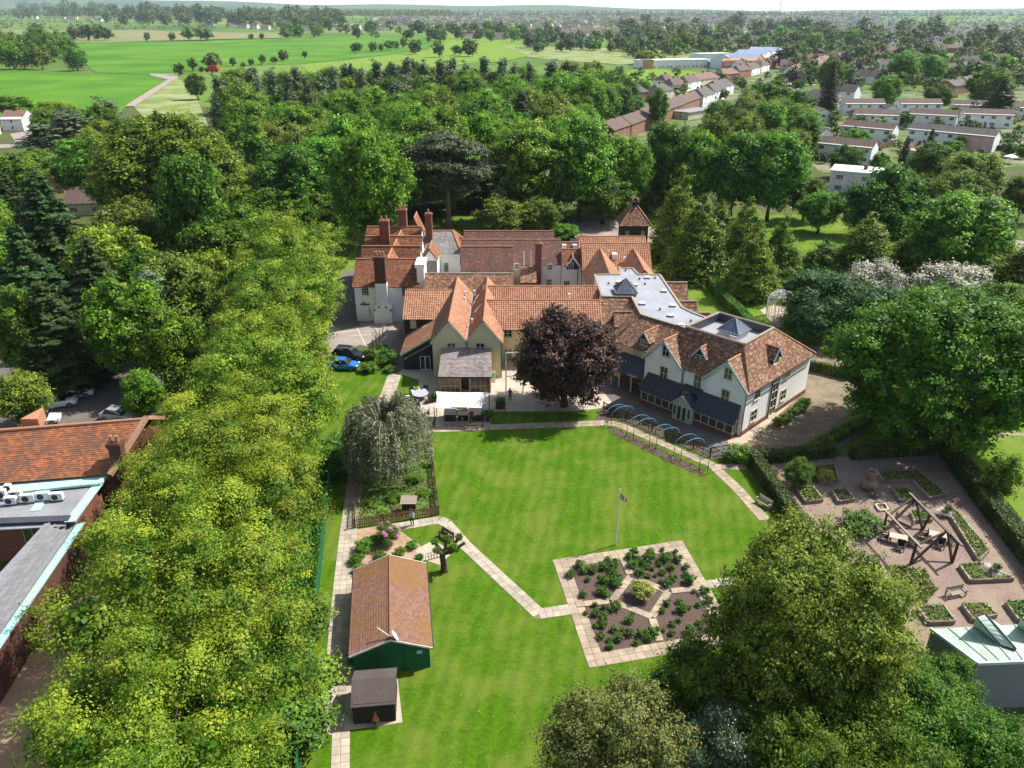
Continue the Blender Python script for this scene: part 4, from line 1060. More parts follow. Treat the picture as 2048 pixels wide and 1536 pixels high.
for x0,x1 in((-8.7,-6.3),(-5.1,-2.7)):
    for k in range(4):
        a=x0+(x1-x0)*k/4;c_=x0+(x1-x0)*(k+1)/4;b=MB();b.face([(a+.04,84.49,.1),(c_-.04,84.49,.1),(c_-.04,84.49,2.05),(a+.04,84.49,2.05)]);b.build('pane',glass_room,H8)
for x in(-6.25,-5.15):
    b=MB();b.box(x-.05,x+.05,84.0,84.5,.05,2.05);b.build('glazed_door',oak_frame,H8)
b=MB();b.face([(-6.2,85.2,0.1),(-5.2,85.2,0.1),(-5.2,85.2,2.1),(-6.2,85.2,2.1)]);b.build('dark_opening',gutter_dark,H8)
b=MB();b.tube([(-8.95,84.15,2.15),(-2.4,84.15,2.15)],.06,6);b.build('gutter',gutter_dark,H8)

# ---- black weatherboarded wing with catslide lean-to
H9=thing('black_boarded_wing','black weatherboarded wing with an orange pantile roof and a sloping lean-to','building',(-12,97.5,0))
gable_block(H9,-14.6,-8.5,97.7,106.2,4.75,7.2,'x',black_board,tile_pan,'pan',oh=.3,verge=.18)
boards(H9,[(-14.6,97.7,0),(-10,97.7,0),(-10,97.7,4.7),(-14.6,97.7,4.7)],black_board)
win_y(H9,821,640,832,655,97.65,nx=2,ny=3,fr=frame_cream,gl=nmat('cream_blind',(.5,.42,.28),rough=.6))
w=MB();w.face([(-14.0,91.2,0),(-10.0,91.2,0),(-10.0,91.2,4.6),(-14.0,91.2,2.25)]);w.face([(-14.0,97.7,0),(-14.0,91.2,0),(-14.0,91.2,2.25),(-14.0,97.7,2.25)]);w.build('lean_to_wall',black_board,H9)
boards(H9,[(-14.0,91.2,0),(-9.98,91.2,0),(-9.98,91.2,4.6),(-14.0,91.2,2.25)],black_board)
slope(H9,[(-14.35,97.9,2.2),(-14.35,90.95,2.2),(-9.75,90.95,4.95),(-9.75,97.9,4.95)],tile_pan,'pan')
barge(H9,[(-14.4,90.9,2.15),(-9.95,90.9,4.8)],plain('pale_sage_bargeboard',(.52,.56,.50)))
barge(H9,[(-13.7,91.05,1.75),(-10.05,91.05,3.75)],white_metal,w=.03,h=.05,name='cable')
win_y(H9,841,712,860,739,91.15,nx=2,ny=1,fr=frame_white,name='french_door',bar=.06)
for px,py,z in((857,648,4.0),(850,653,3.8),(855,660,3.7),(847,667,3.4)):
    p=P(px,py,z);b=MB();b.tube([p-Vector((.35,.1,.15)),p+Vector((.35,.25,.2))],.08,6);b.build('roof_vent',white_plastic,H9)
b=MB();b.lathe([(.02,0),(.12,.05),(.14,.16),(.02,.22)],(-13.75,91.0,1.55),8);b.build('wall_lamp',white_plastic,H9)

# ---- flat roofed centre
H10=thing('flat_roofed_block','flat roofed block with pale grey membrane roof, roof hatches and a pyramid skylight','building',(18,98,0))
FP=[(12.15,98.3),(12.05,107.8),(15.6,107.9),(16.3,110.9),(18.0,110.9),(18.4,107.9),(21.5,107.8),(22.0,94.0),(23.0,92.0),(24.8,89.6),(20.9,86.9),(16.35,91.4),(16.1,98.2)]
b=MB();b.prism(FP,0,7.42);b.build('wall',white_wall,H10)
b=MB();b.prism(FP,7.422,7.5);b.build('flat_roof',membrane,H10)
b=MB()
for i in range(len(FP)):
    p,q=FP[i],FP[(i+1)%len(FP)]
    if i!=9:b.beam((p[0],p[1],7.56),(q[0],q[1],7.56),.3,.16)
b.build('roof_kerb',ridge_grey,H10)
def pyramid(parent,c,s,z0,z1,ang,wallh,frm,gl):
    fr_=Matrix.Translation(c)@Matrix.Rotation(ang,4,'Z')
    b=MB(fr_);b.box(-s,s,-s,s,z0,z0+wallh);o=b.build('lantern_base',frm,parent)
    b=MB(fr_);e=s+.15;ap=(0,0,z1);co=[(-e,-e),(e,-e),(e,e),(-e,e)]
    for i in range(4):p,q=co[i],co[(i+1)%4];b.face([(p[0],p[1],z0+wallh),(q[0],q[1],z0+wallh),ap])
    b.face([(p[0],p[1],z0+wallh-.001)for p in reversed(co)])
    b.build('lantern_glass',gl,o)
    b=MB(fr_)
    for i in range(4):
        p,q=co[i],co[(i+1)%4];b.beam((p[0],p[1],z0+wallh),ap,.09,.09);b.beam((p[0],p[1],z0+wallh),(q[0],q[1],z0+wallh),.12,.1)
        for k in range(1,5):
            m=Vector((p[0],p[1],z0+wallh)).lerp(Vector((q[0],q[1],z0+wallh)),k/5);t=1-abs(k/5-.5)*2
            b.beam(m,m.lerp(Vector(ap),t*.96),.045,.045)
    b.build('glazing_bar',lead,o)
    return o
glass_roof=nmat('lantern_glass',(0.10,0.125,0.17),(0.06,0.075,0.10),scale=1.5,rough=.12,spec=.9)
pyramid(H10,(15.45,99.9,0),1.35,7.5,9.6,0.0,.45,membrane_dark,glass_roof)
for px,py in((1328,581),(1285,606),(1346,610),(1342,630),(1362,649),(1295,554),(1270,569),(1238,563)):
    p=P(px,py,7.7);b=MB();b.box(p.x-.33,p.x+.33,p.y-.3,p.y+.3,7.5,7.68);o=b.build('roof_hatch',membrane_dark,H10);b=MB();b.box(p.x-.38,p.x+.38,p.y-.35,p.y+.35,7.68,7.78);b.build('hatch_lid',white_plastic,o)
for px,py in((1279,558),(1310,556),(1290,568),(1320,619),(1382,642),(1251,541),(1217,567)):
    p=P(px,py,7.6);b=MB();b.lathe([(.1,0),(.1,.18),(.16,.2),(.16,.26),(.03,.3)],(p.x,p.y,7.5),8);b.build('roof_cowl',gutter_dark,H10)
# tiled skirts falling from the flat roof
slope(H10,[(11.7,94.9,5.0),(16.2,94.9,5.0),(16.2,98.2,7.45),(11.7,98.2,7.45)],tile_rust)
slope(H10,[(13.2,98.2,5.0),(13.2,90.2,5.0),(16.3,91.5,7.45),(16.1,98.2,7.45)],tile_rust)
b=MB();b.box(11.75,15.0,95.15,98.25,0,4.95);b.build('infill_wall',cream_wall,H10)
win_y(H10,1211,656,1222,668,95.15,nx=2,ny=2,fr=frame_sage)
gable_block(H10,13.3,16.3,92.6,95.6,5.6,6.9,'x',black_board,tile_rust,z0=4.6,oh=.15)
for(x1_,y_,L)in((25.0,105.6,3.2),(24.6,97.6,2.4),(25.4,93.2,2.4)):
    gable_block(H10,x1_-L-1.0,x1_,y_-2.4,y_+2.4,4.6,7.1,'x',brick,tile_rust,oh=.2,rmat=ridge_grey)

# ---- new wing, set at forty-five degrees (frame: s runs left along its front, t runs in)
W0=Vector((25.05,73.65,0));es=Vector((-.7071,.7071,0));et=Vector((.7071,.7071,0))
FW=Matrix(((es.x,et.x,0,W0.x),(es.y,et.y,0,W0.y),(0,0,1,0),(0,0,0,1)))
H11=thing('gabled_wing','angled white wing with brown tiled roofs, two front gables, dormers and a slate conservatory','building',W0)
def PWf(px,py,t):                                     # photo pixel on the wing's wall t metres in -> (s, t, z)
    q=PN(px,py,W0+et*t,et)-W0;return Vector((q.dot(es),t,q.z))
def PWs(px,py,s):
    q=PN(px,py,W0+es*s,es)-W0;return Vector((s,q.dot(et),q.z))
b=MB(FW);b.prism([(0,0),(0,15.2),(13.2,15.2),(13.2,0),(8.2,0),(8.2,.35),(5.0,.35),(5.0,0)],0,5.5)
for s0,s1 in((0,5.0),(8.2,13.2)):
    sm=(s0+s1)/2
    b.face([(s0,0,5.5),(s1,0,5.5),(s1,0,5.6),(sm,0,8.15),(s0,0,5.6)])
b.box(13.2,19.4,2.6,12,0,4.95)
b.build('wall',white_wall,H11)
b=MB(FW);b.face([(s,2.58,z)for s,z in((13.22,0),(19.4,0),(19.4,4.93),(13.22,4.93))]);b.build('cream_wall',cream_wall,H11)
zt=9.25
# gables' roofs
for sm,s0,s1 in((2.5,0,5.0),(10.7,8.2,13.2)):
    sl=(8.3-5.6)/2.5
    slope(H11,[(s1+.3,3.0,5.6-.3*sl),(s1+.3,-.3,5.6-.3*sl),(sm,-.3,8.3),(sm,3.0,8.3)],tile_rust,frame=FW)
    slope(H11,[(s0-.3,-.3,5.6-.3*sl),(s0-.3,3.0,5.6-.3*sl),(sm,3.0,8.3),(sm,-.3,8.3)],tile_rust,frame=FW)
    ridge(H11,[(sm,-.3,8.34),(sm,2.6,8.34)],ridge_clay,frame=FW)
    barge(H11,[(s0-.35,-.32,5.28),(sm,-.32,8.22),(s1+.35,-.32,5.28)],barge_blue,frame=FW,h=.24)
# main slopes up to the roof well
slope(H11,[(13.3,.1,5.45),(-.3,.1,5.45),(2.6,3.05,zt),(10.0,3.05,zt)],tile_rust,frame=FW)
slope(H11,[(-.3,.1,5.25),(-.3,15.5,5.25),(2.7,9.75,zt),(2.6,3.05,zt)],tile_rust,frame=FW)
slope(H11,[(-.3,15.5,5.25),(13.4,15.5,5.25),(9.8,9.75,zt),(2.7,9.75,zt)],tile_rust,frame=FW)
slope(H11,[(13.4,15.5,5.25),(13.4,.1,5.25),(10.0,3.05,zt),(9.8,9.75,zt)],tile_rust,frame=FW)
ridge(H11,[(2.6,3.05,zt+.05),(10.0,3.05,zt+.05),(9.8,9.75,zt+.05),(2.7,9.75,zt+.05),(2.6,3.05,zt+.05)],ridge_grey,frame=FW,r=.16)
ridge(H11,[(2.7,9.75,zt+.03),(-.35,15.5,5.3)],ridge_clay,frame=FW)
b=MB(FW);b.face([(2.75,3.2,8.35),(2.85,9.6,8.35),(9.65,9.6,8.35),(9.85,3.2,8.35)]);b.build('roof_well',membrane,H11)
b=MB(FW)
for p,q in(((2.75,3.2),(9.85,3.2)),((9.85,3.2),(9.65,9.6)),((9.65,9.6),(2.85,9.6)),((2.85,9.6),(2.75,3.2))):b.beam((p[0],p[1],8.8),(q[0],q[1],8.8),.1,.95)
b.build('well_upstand',plain('dark_lead_upstand',(.045,.05,.07),.4),H11)
q=FW@Vector((5.9,6.6,0));lan=pyramid(H11,(q.x,q.y,0),1.25,8.36,10.6,math.pi/4,.8,frame_white,glass_roof)
b=MB(FW);b.box(4.6,5.4,4.9,5.2,8.36,9.0);b.build('vent_box',white_plastic,H11)
# roof of the lower left part
slope(H11,[(19.6,2.3,4.85),(13.0,2.3,4.85),(12.2,6.4,7.45),(18.9,6.4,7.45)],tile_rust,frame=FW)
# dormers: front of main roof, lower left roof, right side
def dormer(sc,tf,zb,w,ze,zr,tb,side=False):
    def q(a,t,z):return(t,a,z)if side else(a,t,z)
    b=MB(FW);hw=w/2
    b.face([q(sc-hw,tf,zb),q(sc+hw,tf,zb),q(sc+hw,tf,ze),q(sc,tf,zr-.1),q(sc-hw,tf,ze)])
    for a in(-hw,hw):b.face([q(sc+a,tf,zb),q(sc+a,tb,zb),q(sc+a,tb,ze),q(sc+a,tf,ze)])
    b.build('dormer_cheek',black_board,H11)
    k=(zr-ze)/hw;o_=.22
    slope(H11,[q(sc-hw-o_,tb,ze-o_*k),q(sc-hw-o_,tf-.25,ze-o_*k),q(sc,tf-.25,zr),q(sc,tb,zr)],tile_rust,frame=FW,name='dormer_roof')
    slope(H11,[q(sc+hw+o_,tf-.25,ze-o_*k),q(sc+hw+o_,tb,ze-o_*k),q(sc,tb,zr),q(sc,tf-.25,zr)],tile_rust,frame=FW,name='dormer_roof')
    ridge(H11,[q(sc,tf-.25,zr+.03),q(sc,tb,zr+.03)],ridge_clay,frame=FW,r=.1)
    barge(H11,[q(sc-hw-o_,tf-.27,ze-o_*k),q(sc,tf-.27,zr),q(sc+hw+o_,tf-.27,ze-o_*k)],barge_blue,frame=FW,h=.18)
    n=(-1,0,0)if side else(0,-1,0)
    window(H11,q(sc,tf-.01,zb+.1),n,w*.78,ze-zb-.1,2,2,frame_cream,glass_green,frame=FW)
dormer(6.65,1.15,6.5,1.5,7.35,8.3,2.9)
dormer(15.6,3.0,5.2,1.5,6.1,7.05,5.9)
dormer(7.0,.55,6.3,1.5,7.3,8.3,2.3,side=True)
# windows of the front and the right end
for px0,py0,px1,py1,t,nx,ny,g in((1326,693,1339,711,0,2,2,glass),(1449,738,1465,756,0,2,2,glass_green),(1319,736,1337,757,0,2,2,glass_green),(1440,781,1461,808,0,2,2,glass_green),(1387,752,1404,773,.35,2,2,glass_green),(1267,701,1283,718,2.58,2,2,glass)):
    a,c_=PWf(px0,py1,t),PWf(px1,py0,t);wd=max(1.0,min(1.5,abs(a.x-c_.x)));zc=(a.z+c_.z)/2;ht=min(1.9,max(1.1,c_.z-a.z))
    window(H11,((a.x+c_.x)/2,t,zc-ht/2),(0,-1,0),wd,ht,nx,ny,frame_cream,g,frame=FW)
for px,py,w_,h_ in((1515,786,1.3,1.4),(1507,830,1.3,1.4),(1575,744,1.3,1.4),(1566,789,1.3,1.4)):
    a=PWs(px,py,0);window(H11,(0,a.y,a.z-h_/2),(-1,0,0),w_,h_,2,2,frame_cream,glass,frame=FW)
a=PWs(1546,800,0);window(H11,(0,a.y,.15),(-1,0,0),1.5,5.1,2,5,frame_cream,glass,frame=FW,name='stair_window',dep=.1)
b=MB(FW);b.box(-.09,0,-.02,a.y-.8,.02,.55);b.box(-.09,0,a.y+.8,15.2,.02,.55);b.build('brick_plinth',brick,H11)
b=MB(FW)
for p,q in(((-.08,-.06,0),(-.08,-.06,5.3)),((13.28,2.4,1),(13.28,2.4,5)),((8.1,.25,2.5),(8.1,.25,5.3)),((-.08,a.y-1.0,0),(-.08,a.y-1.0,5.2))):b.tube([p,q],.05,6)
b.tube([(-.42,-.3,5.2),(-.42,15.5,5.2)],.06,6);b.build('downpipe',gutter_dark,H11)
# conservatory
slope(H11,[(12.9,-1.45,1.85),(7.7,-1.45,1.85),(7.7,0.0,3.7),(12.6,0.0,3.7)],slate_dark,frame=FW,course=.2)
slope(H11,[(5.4,-1.45,1.85),(.1,-1.45,1.85),(.4,0.0,3.7),(5.4,0.0,3.7)],slate_dark,frame=FW,course=.2)
slope(H11,[(7.7,-.3,3.3),(5.4,-.3,3.3),(5.4,.3,3.75),(7.7,.3,3.75)],slate_dark,frame=FW,course=.2)
for q in((7.6,12.6,-1.22,-1.05),(.4,5.5,-1.22,-1.05),(.4,.55,-1.05,0)):b=MB(FW);b.box(*q,0,.55);b.build('conservatory_plinth',brick,H11)
b=MB(FW)
for s0,s1 in((7.7,12.6),(.4,5.4)):
    for i in range(6):s=s0+(s1-s0)*i/5;b.beam((s,-1.15,.55),(s,-1.15,1.9),.09,.09)
    for z in(.58,1.55,1.88):b.beam((s0,-1.15,z),(s1,-1.15,z),.08,.07)
for t in(-1.1,-.55,-.05):b.beam((.42,t,.55),(.42,t,1.9+(t+1.15)*1.2),.09,.09)
b.beam((.42,-1.1,.58),(.42,0,.58),.08,.08);b.beam((.42,-1.1,1.9),(.42,0,1.9),.08,.08)
b.build('conservatory_frame',frame_cream,H11)
for s0,s1 in((7.7,12.6),(.4,5.4)):
    for i in range(5):u0,u1=s0+(s1-s0)*i/5+.045,s0+(s1-s0)*(i+1)/5-.045;b=MB(FW);b.face([(u0,-1.11,.56),(u0,-1.11,1.88),(u1,-1.11,1.88),(u1,-1.11,.56)]);b.build('conservatory_pane',glass_green,H11)
b=MB(FW);b.face([(.46,-1.1,.56),(.46,0,.56),(.46,0,3.4),(.46,-1.1,1.88)]);b.build('conservatory_pane',glass_green,H11)
# porch
b=MB(FW);b.face([(5.3,-1.7,0),(7.8,-1.7,0),(7.8,-1.7,2.1),(6.55,-1.7,3.2),(5.3,-1.7,2.1)]);b.box(5.3,5.4,-1.68,-1.0,0,2.1);b.box(7.7,7.8,-1.68,-1.0,0,2.1);b.build('porch_wall',plain('pale_sage_render',(.52,.53,.43)),H11)
for s,w_ in((5.62,.45),(6.25,.58),(6.9,.58),(7.5,.45)):window(H11,(s,-1.71,.12 if w_>.5 else .6),(0,-1,0),w_,1.8 if w_>.5 else 1.3,1,1,frame_cream,glass_green,frame=FW,sill=False,name='porch_door' if w_>.5 else 'window',dep=.05)
slope(H11,[(5.1,-1.9,1.95),(5.1,.2,1.95),(6.55,.2,3.3),(6.55,-1.9,3.3)],slate_dark,frame=FW,course=.2,name='porch_roof');slope(H11,[(8.0,.2,1.95),(8.0,-1.9,1.95),(6.55,-1.9,3.3),(6.55,.2,3.3)],slate_dark,frame=FW,course=.2,name='porch_roof')
barge(H11,[(5.05,-1.92,1.9),(6.55,-1.92,3.26),(8.05,-1.92,1.9)],barge_blue,frame=FW,h=.16)
# veranda
slope(H11,[(18.4,.1,2.2),(13.1,.1,2.2),(13.1,2.55,3.75),(19.2,2.55,3.75)],slate_dark,frame=FW,course=.2,name='veranda_roof')
slope(H11,[(18.9,8.5,2.2),(18.4,.1,2.2),(16.2,2.55,3.75),(16.6,8.5,3.75)],slate_dark,frame=FW,course=.2,name='veranda_roof')
b=MB(FW)
for s in(13.5,15.2,17.0,18.2):b.beam((s,.3,0),(s,.3,2.2),.14,.14)
b.beam((13.2,.3,2.15),(18.3,.3,2.15),.14,.16);b.build('veranda_post',frame_cream,H11)
b=MB(FW);b.box(13.3,14.6,2.35,2.55,.0,.9);b.box(15.8,18.4,2.35,2.55,.0,.9);b.build('veranda_plinth',brick,H11)
window(H11,(15.2,2.56,.4),(0,-1,0),1.2,1.5,2,1,frame_cream,glass,frame=FW)
# ================================================================== OTHER BUILDINGS NEARBY
# ---- dovecote
dv=P(1284,474);dv=Vector((24.6,154.5,0))
D1=thing('dovecote','dark timber dovecote with pyramid tiled roof and small lantern behind the pantiled block','dovecote',dv)
b=MB();x,y=dv.x,dv.y;b.box(x-2.6,x+2.6,y-2.6,y+2.6,0,4.2);b.build('wall',black_board,D1)
boards(D1,[(x-2.6,y-2.6,0),(x+2.6,y-2.6,0),(x+2.6,y-2.6,4.1),(x-2.6,y-2.6,4.1)],dark_wood,pitch=.3)
e=3.2;t_=.55
for k in range(4):
    R_=Matrix.Translation(dv)@Matrix.Rotation(k*math.pi/2,4,'Z')
    slope(D1,[(-e,-e,3.7),(e,-e,3.7),(t_,-t_,7.0),(-t_,-t_,7.0)],tile_rust,frame=R_);ridge(D1,[(-e,-e,3.75),(-t_,-t_,7.05)],ridge_clay,frame=R_,r=.11)
b=MB();b.box(x-.5,x+.5,y-.5,y+.5,6.9,8.0);b.build('lantern',black_board,D1)
for k in(0,1):
    R_=Matrix.Translation(dv)@Matrix.Rotation(k*math.pi/2,4,'Z')
    slope(D1,[(-.7,-.8,7.9),(.7,-.8,7.9),(.7,0,8.75),(-.7,0,8.75)],tile_rust,frame=R_,name='lantern_roof');slope(D1,[(.7,.8,7.9),(-.7,.8,7.9),(-.7,0,8.75),(.7,0,8.75)],tile_rust,frame=R_,name='lantern_roof')
b=MB();b.box(x-.9,x+.9,y-2.72,y-2.6,0,2.6);b.build('door',gutter_dark,D1)
b=MB();b.box(x-1.9,x-1.2,y-2.72,y-2.6,0,2.6);b.box(x+1.2,x+1.9,y-2.72,y-2.6,0,2.6);b.build('corner_post',grey_wood,D1)

# ---- white wire gazebo
gb=P(1558,636);G1=thing('gazebo','white wire gazebo with a domed top standing by the dark conifers','gazebo',gb)
b=MB();Rg=2.0;hg=3.0
for k in range(8):
    a=k*math.pi/4+.2;c_,s_=math.cos(a),math.sin(a)
    for d in(-.12,.12):
        q=Vector((gb.x+Rg*math.cos(a+d),gb.y+Rg*math.sin(a+d),0));b.tube([q,q+Vector((0,0,hg))],.06,4)
    for i in range(8):
        q0=Vector((gb.x+Rg*math.cos(a-.12),gb.y+Rg*math.sin(a-.12),i*hg/8));q1=Vector((gb.x+Rg*math.cos(a+.12),gb.y+Rg*math.sin(a+.12),(i+1)*hg/8));b.tube([q0,q1],.025,4)
b.build('post',white_metal,G1)
b=MB()
for z,r in((hg,2.0),(hg-.35,2.0),(hg+.55,1.65),(hg+1.0,1.2)):b.tube([Vector((gb.x+r*math.cos(2*math.pi*k/24),gb.y+r*math.sin(2*math.pi*k/24),z))for k in range(25)],.065,4)
for k in range(16):
    a=2*math.pi*k/16;b.tube([Vector((gb.x+Rg*math.cos(a)*math.cos(t),gb.y+Rg*math.sin(a)*math.cos(t),hg+1.35*math.sin(t)))for t in(0,.3,.6,.9,1.2,1.5)],.055,4)
    b.tube([Vector((gb.x+Rg*math.cos(a),gb.y+Rg*math.sin(a),hg-.35)),Vector((gb.x+Rg*math.cos(a+.2),gb.y+Rg*math.sin(a+.2),hg))],.025,4)
b.build('dome',white_metal,G1)
b=MB();b.lathe([(.06,0),(.12,.12),(.03,.35),(.0,.45)],(gb.x,gb.y,hg+1.33),8);b.build('finial',white_metal,G1)

# ---- green shed with rusty tiled roof
shed_tile=tile_mat('shed_roof_tile',[(0.185,0.098,0.076),(0.235,0.13,0.104),(0.14,0.075,0.06),(0.21,0.112,0.09)],0.25,0.2,(0.19,0.10,0.028),.8,0.30)
S1=thing('garden_shed','long green boarded shed under a moss-patched red brown tiled roof','shed',(-9,44.6,0))
u=(P(848,1121,2.0)-P(857,1288,2.0));u.z=0;ang=math.atan2(u.x,u.y)
FS=Matrix.Translation((-8.75,44.55,0))@Matrix.Rotation(ang*1.0,4,'Z')
FS=Matrix.Translation((-8.75-.33,44.6,0))@Matrix.Rotation(math.atan2(1.36,9.1),4,'Z')
green_paint=nmat('green_painted_boards',(0.006,0.12,0.035),(0.004,0.085,0.026),scale=3,rough=.6,stretch=(.3,.3,5))
b=MB(FS);w_,l_=2.62,4.45
b.face([(-w_,-l_,0),(w_,-l_,0),(w_,-l_,2.05),(0,-l_,3.05),(-w_,-l_,2.05)]);b.face([(w_,l_,0),(-w_,l_,0),(-w_,l_,2.05),(0,l_,3.05),(w_,l_,2.05)])
b.face([(-w_,l_,0),(-w_,-l_,0),(-w_,-l_,2.05),(-w_,l_,2.05)]);b.face([(w_,-l_,0),(w_,l_,0),(w_,l_,2.05),(w_,-l_,2.05)]);b.build('wall',green_paint,S1)
boards(S1,[(-w_,-l_,0),(w_,-l_,0),(w_,-l_,2.0),(0,-l_,3.0),(-w_,-l_,2.0)],green_paint,.15,frame=FS)
boards(S1,[(w_,-l_,0),(w_,l_,0),(w_,l_,2.0),(w_,-l_,2.0)],green_paint,.15,frame=FS,out=(1,0,0))
slope(S1,[(-w_-.25,l_+.2,1.95),(-w_-.25,-l_-.2,1.95),(0,-l_-.2,3.1),(0,l_+.2,3.1)],shed_tile,frame=FS,course=.2);slope(S1,[(w_+.25,-l_-.2,1.95),(w_+.25,l_+.2,1.95),(0,l_+.2,3.1),(0,-l_-.2,3.1)],shed_tile,frame=FS,course=.2)
ridge(S1,[(0,-l_-.2,3.13),(0,l_+.2,3.13)],plain('shed_ridge',(.26,.12,.075),.85),frame=FS,r=.07)
b=MB(FS)
for x in(-.87,.87):b.beam((x,-l_-.06,0),(x,-l_-.06,2.7),.07,.05)
b.build('cover_strip',gutter_dark,S1)
for sx in(-1,1):
    b=MB(FS);b.beam((sx*(w_+.25),-l_-.21,1.93),(0,-l_-.21,3.08),.04,.14);b.beam((sx*(w_+.25),l_+.21,1.93),(0,l_+.21,3.08),.04,.14);b.build('bargeboard',frame_white,S1)
    b=MB(FS);b.tube([(sx*(w_+.3),-l_-.2,1.9),(sx*(w_+.3),l_+.2,1.9)],.055,6);b.build('gutter',gutter_dark,S1)
b=MB(FS);b.box(1.75,2.15,-l_-.1,-l_-.03,1.45,1.75);b.build('meter_box',plain('pale_grey_box',(.5,.52,.54)),S1)
dq=FS@Vector((.15,-l_-.15,3.2));T1=thing('satellite_dish','white satellite dish fixed to the front peak of the green shed roof','satellite dish',dq)
b=MB();dd=Vector((.75,.25,.45)).normalized();r0=dd.cross(Vector((0,0,1))).normalized();u0=r0.cross(dd)
cc=dq+Vector((.18,0,.22))
rings=[[cc+r0*(math.cos(a)*r)+u0*(math.sin(a)*r)+dd*(r*r*.45)for a in[2*math.pi*k/16 for k in range(16)]]for r in(.02,.15,.28,.38)]
for i in range(3):
    for k in range(16):b.face([rings[i][k],rings[i][(k+1)%16],rings[i+1][(k+1)%16],rings[i+1][k]])
b.build('dish',white_plastic,T1)
b=MB();b.tube([cc,dq,dq-Vector((0,0,.35))],.03,6);b.tube([cc-u0*.3,cc+dd*.45],.015,5);b.build('arm',lead,T1)
T2=thing('tv_aerial','thin pale aerial mast leaning out from the shed ridge','aerial',dq)
b=MB();a0=dq+Vector((-.1,.1,0));a1_=a0+Vector((-1.0,.55,.35));b.tube([a0,a1_],.035,6)
for k in range(6):m_=a0.lerp(a1_,.25+k*.14);b.tube([m_-Vector((0,0,.16)),m_+Vector((0,0,.16))],.012,4)
b.build('mast',white_metal,T2)

# ---- dark felt shed
felt=nmat('roofing_felt',(.085,.068,.064),(.07,.055,.052),scale=3,rough=.95,c3=(.10,.085,.08),scale3=.8,amt3=.5)
S2=thing('felt_roofed_shed','small dark timber shed with a purple brown felt roof in front of the green shed','shed',(-9.1,37,0))
FD=Matrix.Translation((-9.12,37.25,0))@Matrix.Rotation(.105,4,'Z')
b=MB(FD);hw,hl=1.35,1.4
for sx,rv in((-hw,1),(hw,0)):
    pts=[(sx,-hl,0),(sx,hl,0),(sx,hl,1.75),(sx,.1,2.3),(sx,-hl,1.75)];b.face(pts[::-1]if rv else pts)
b.face([(-hw,-hl,0),(hw,-hl,0),(hw,-hl,1.75),(-hw,-hl,1.75)]);b.face([(hw,hl,0),(-hw,hl,0),(-hw,hl,1.75),(hw,hl,1.75)]);b.build('wall',nmat('creosoted_boards',(.022,.014,.012),(.035,.022,.018),scale=3,rough=.8,stretch=(.4,.4,5)),S2)
boards(S2,[(-hw,-hl,0),(hw,-hl,0),(hw,-hl,1.7),(-hw,-hl,1.7)],MATS['creosoted_boards'],.13,frame=FD)
boards(S2,[(-hw,hl,0),(-hw,-hl,0),(-hw,-hl,1.7),(-hw,.1,2.2),(-hw,hl,1.7)],MATS['creosoted_boards'],.13,frame=FD,out=(-1,0,0))
for yy,z0_,z1_ in((-hl-.15,1.66,2.34),(hl+.12,1.70,2.34)):
    b=MB(FD);q=[(-hw-.1,yy,z0_),(hw+.1,yy,z0_),(hw+.1,.1,z1_),(-hw-.1,.1,z1_)];b.face(q);b.face([(v[0],v[1],v[2]-.06)for v in reversed(q)])
    for i in range(4):j=(i+1)%4;b.face([q[j],q[i],(q[i][0],q[i][1],q[i][2]-.06),(q[j][0],q[j][1],q[j][2]-.06)])
    b.build('roof',felt,S2)
b=MB(FD);b.beam((.0,-hl-.05,.05),(.0,-hl-.05,1.65),.05,.04);b.build('door_edge',gutter_dark,S2)
ch=P(752,1446);C1=thing('terracotta_chimenea','small round terracotta chimenea at the foot of the dark felt shed','chimenea',ch)
b=MB();b.lathe([(.13,0),(.24,.18),(.26,.34),(.2,.52),(.09,.64),(.08,.95),(.12,1.0),(.06,1.0)],ch,12);b.build('bowl',plain('terracotta',(.42,.16,.07),.8),C1,smooth=True)
b=MB();b.lathe([(.08,0),(.1,.1),(.05,.12)],(ch.x,ch.y-.25,.28),8);b.build('mouth',gutter_dark,C1)
bx=P(663,1258);B0=thing('manhole_cover','round grey cover lying at the edge of the path beside the shed','cover',bx);b=MB();b.lathe([(.3,0),(.3,.05),(.26,.06)],bx,14);b.build('lid',lead,B0)

# ---- left building: tiled hall, mint gutters, flat roof with machines, slated walkway
mint=plain('mint_green_lining',(.42,.72,.66),.5)
hall_tile=tile_mat('hall_roof_tile',[(.36,.12,.05),(.47,.17,.065),(.29,.10,.05),(.20,.09,.06),(.42,.15,.06)],.35,.2,(.13,.085,.06),.75,.55)
L0=thing('tiled_hall','brick hall with a broad orange tiled roof, clay coping and mint green gutters','building',(-45,58,0))
eL,eR=P(-120,976,4.6),P(218,948,4.6);rL,rR=P(-120,871,7.9),P(288,839,7.9)
slope(L0,[eL,eR,rR,rL],hall_tile,course=.2)
bk=Vector((0,5.5,-3.2));slope(L0,[rR+bk,rL+bk,rL,rR],hall_tile,course=.2)
ridge(L0,[rL+Vector((0,0,.05)),rR+Vector((0,0,.05))],ridge_clay,r=.16)
b=MB();v=(rR-eR);b.beam(eR+Vector((.25,-.3,.1)),rR+Vector((.25,0,.22)),.45,.35);b.beam(rR+Vector((.25,0,.22)),rR+bk+Vector((.25,.6,.1)),.45,.35);b.build('gable_coping',plain('clay_coping',(.46,.27,.17),.9),L0)
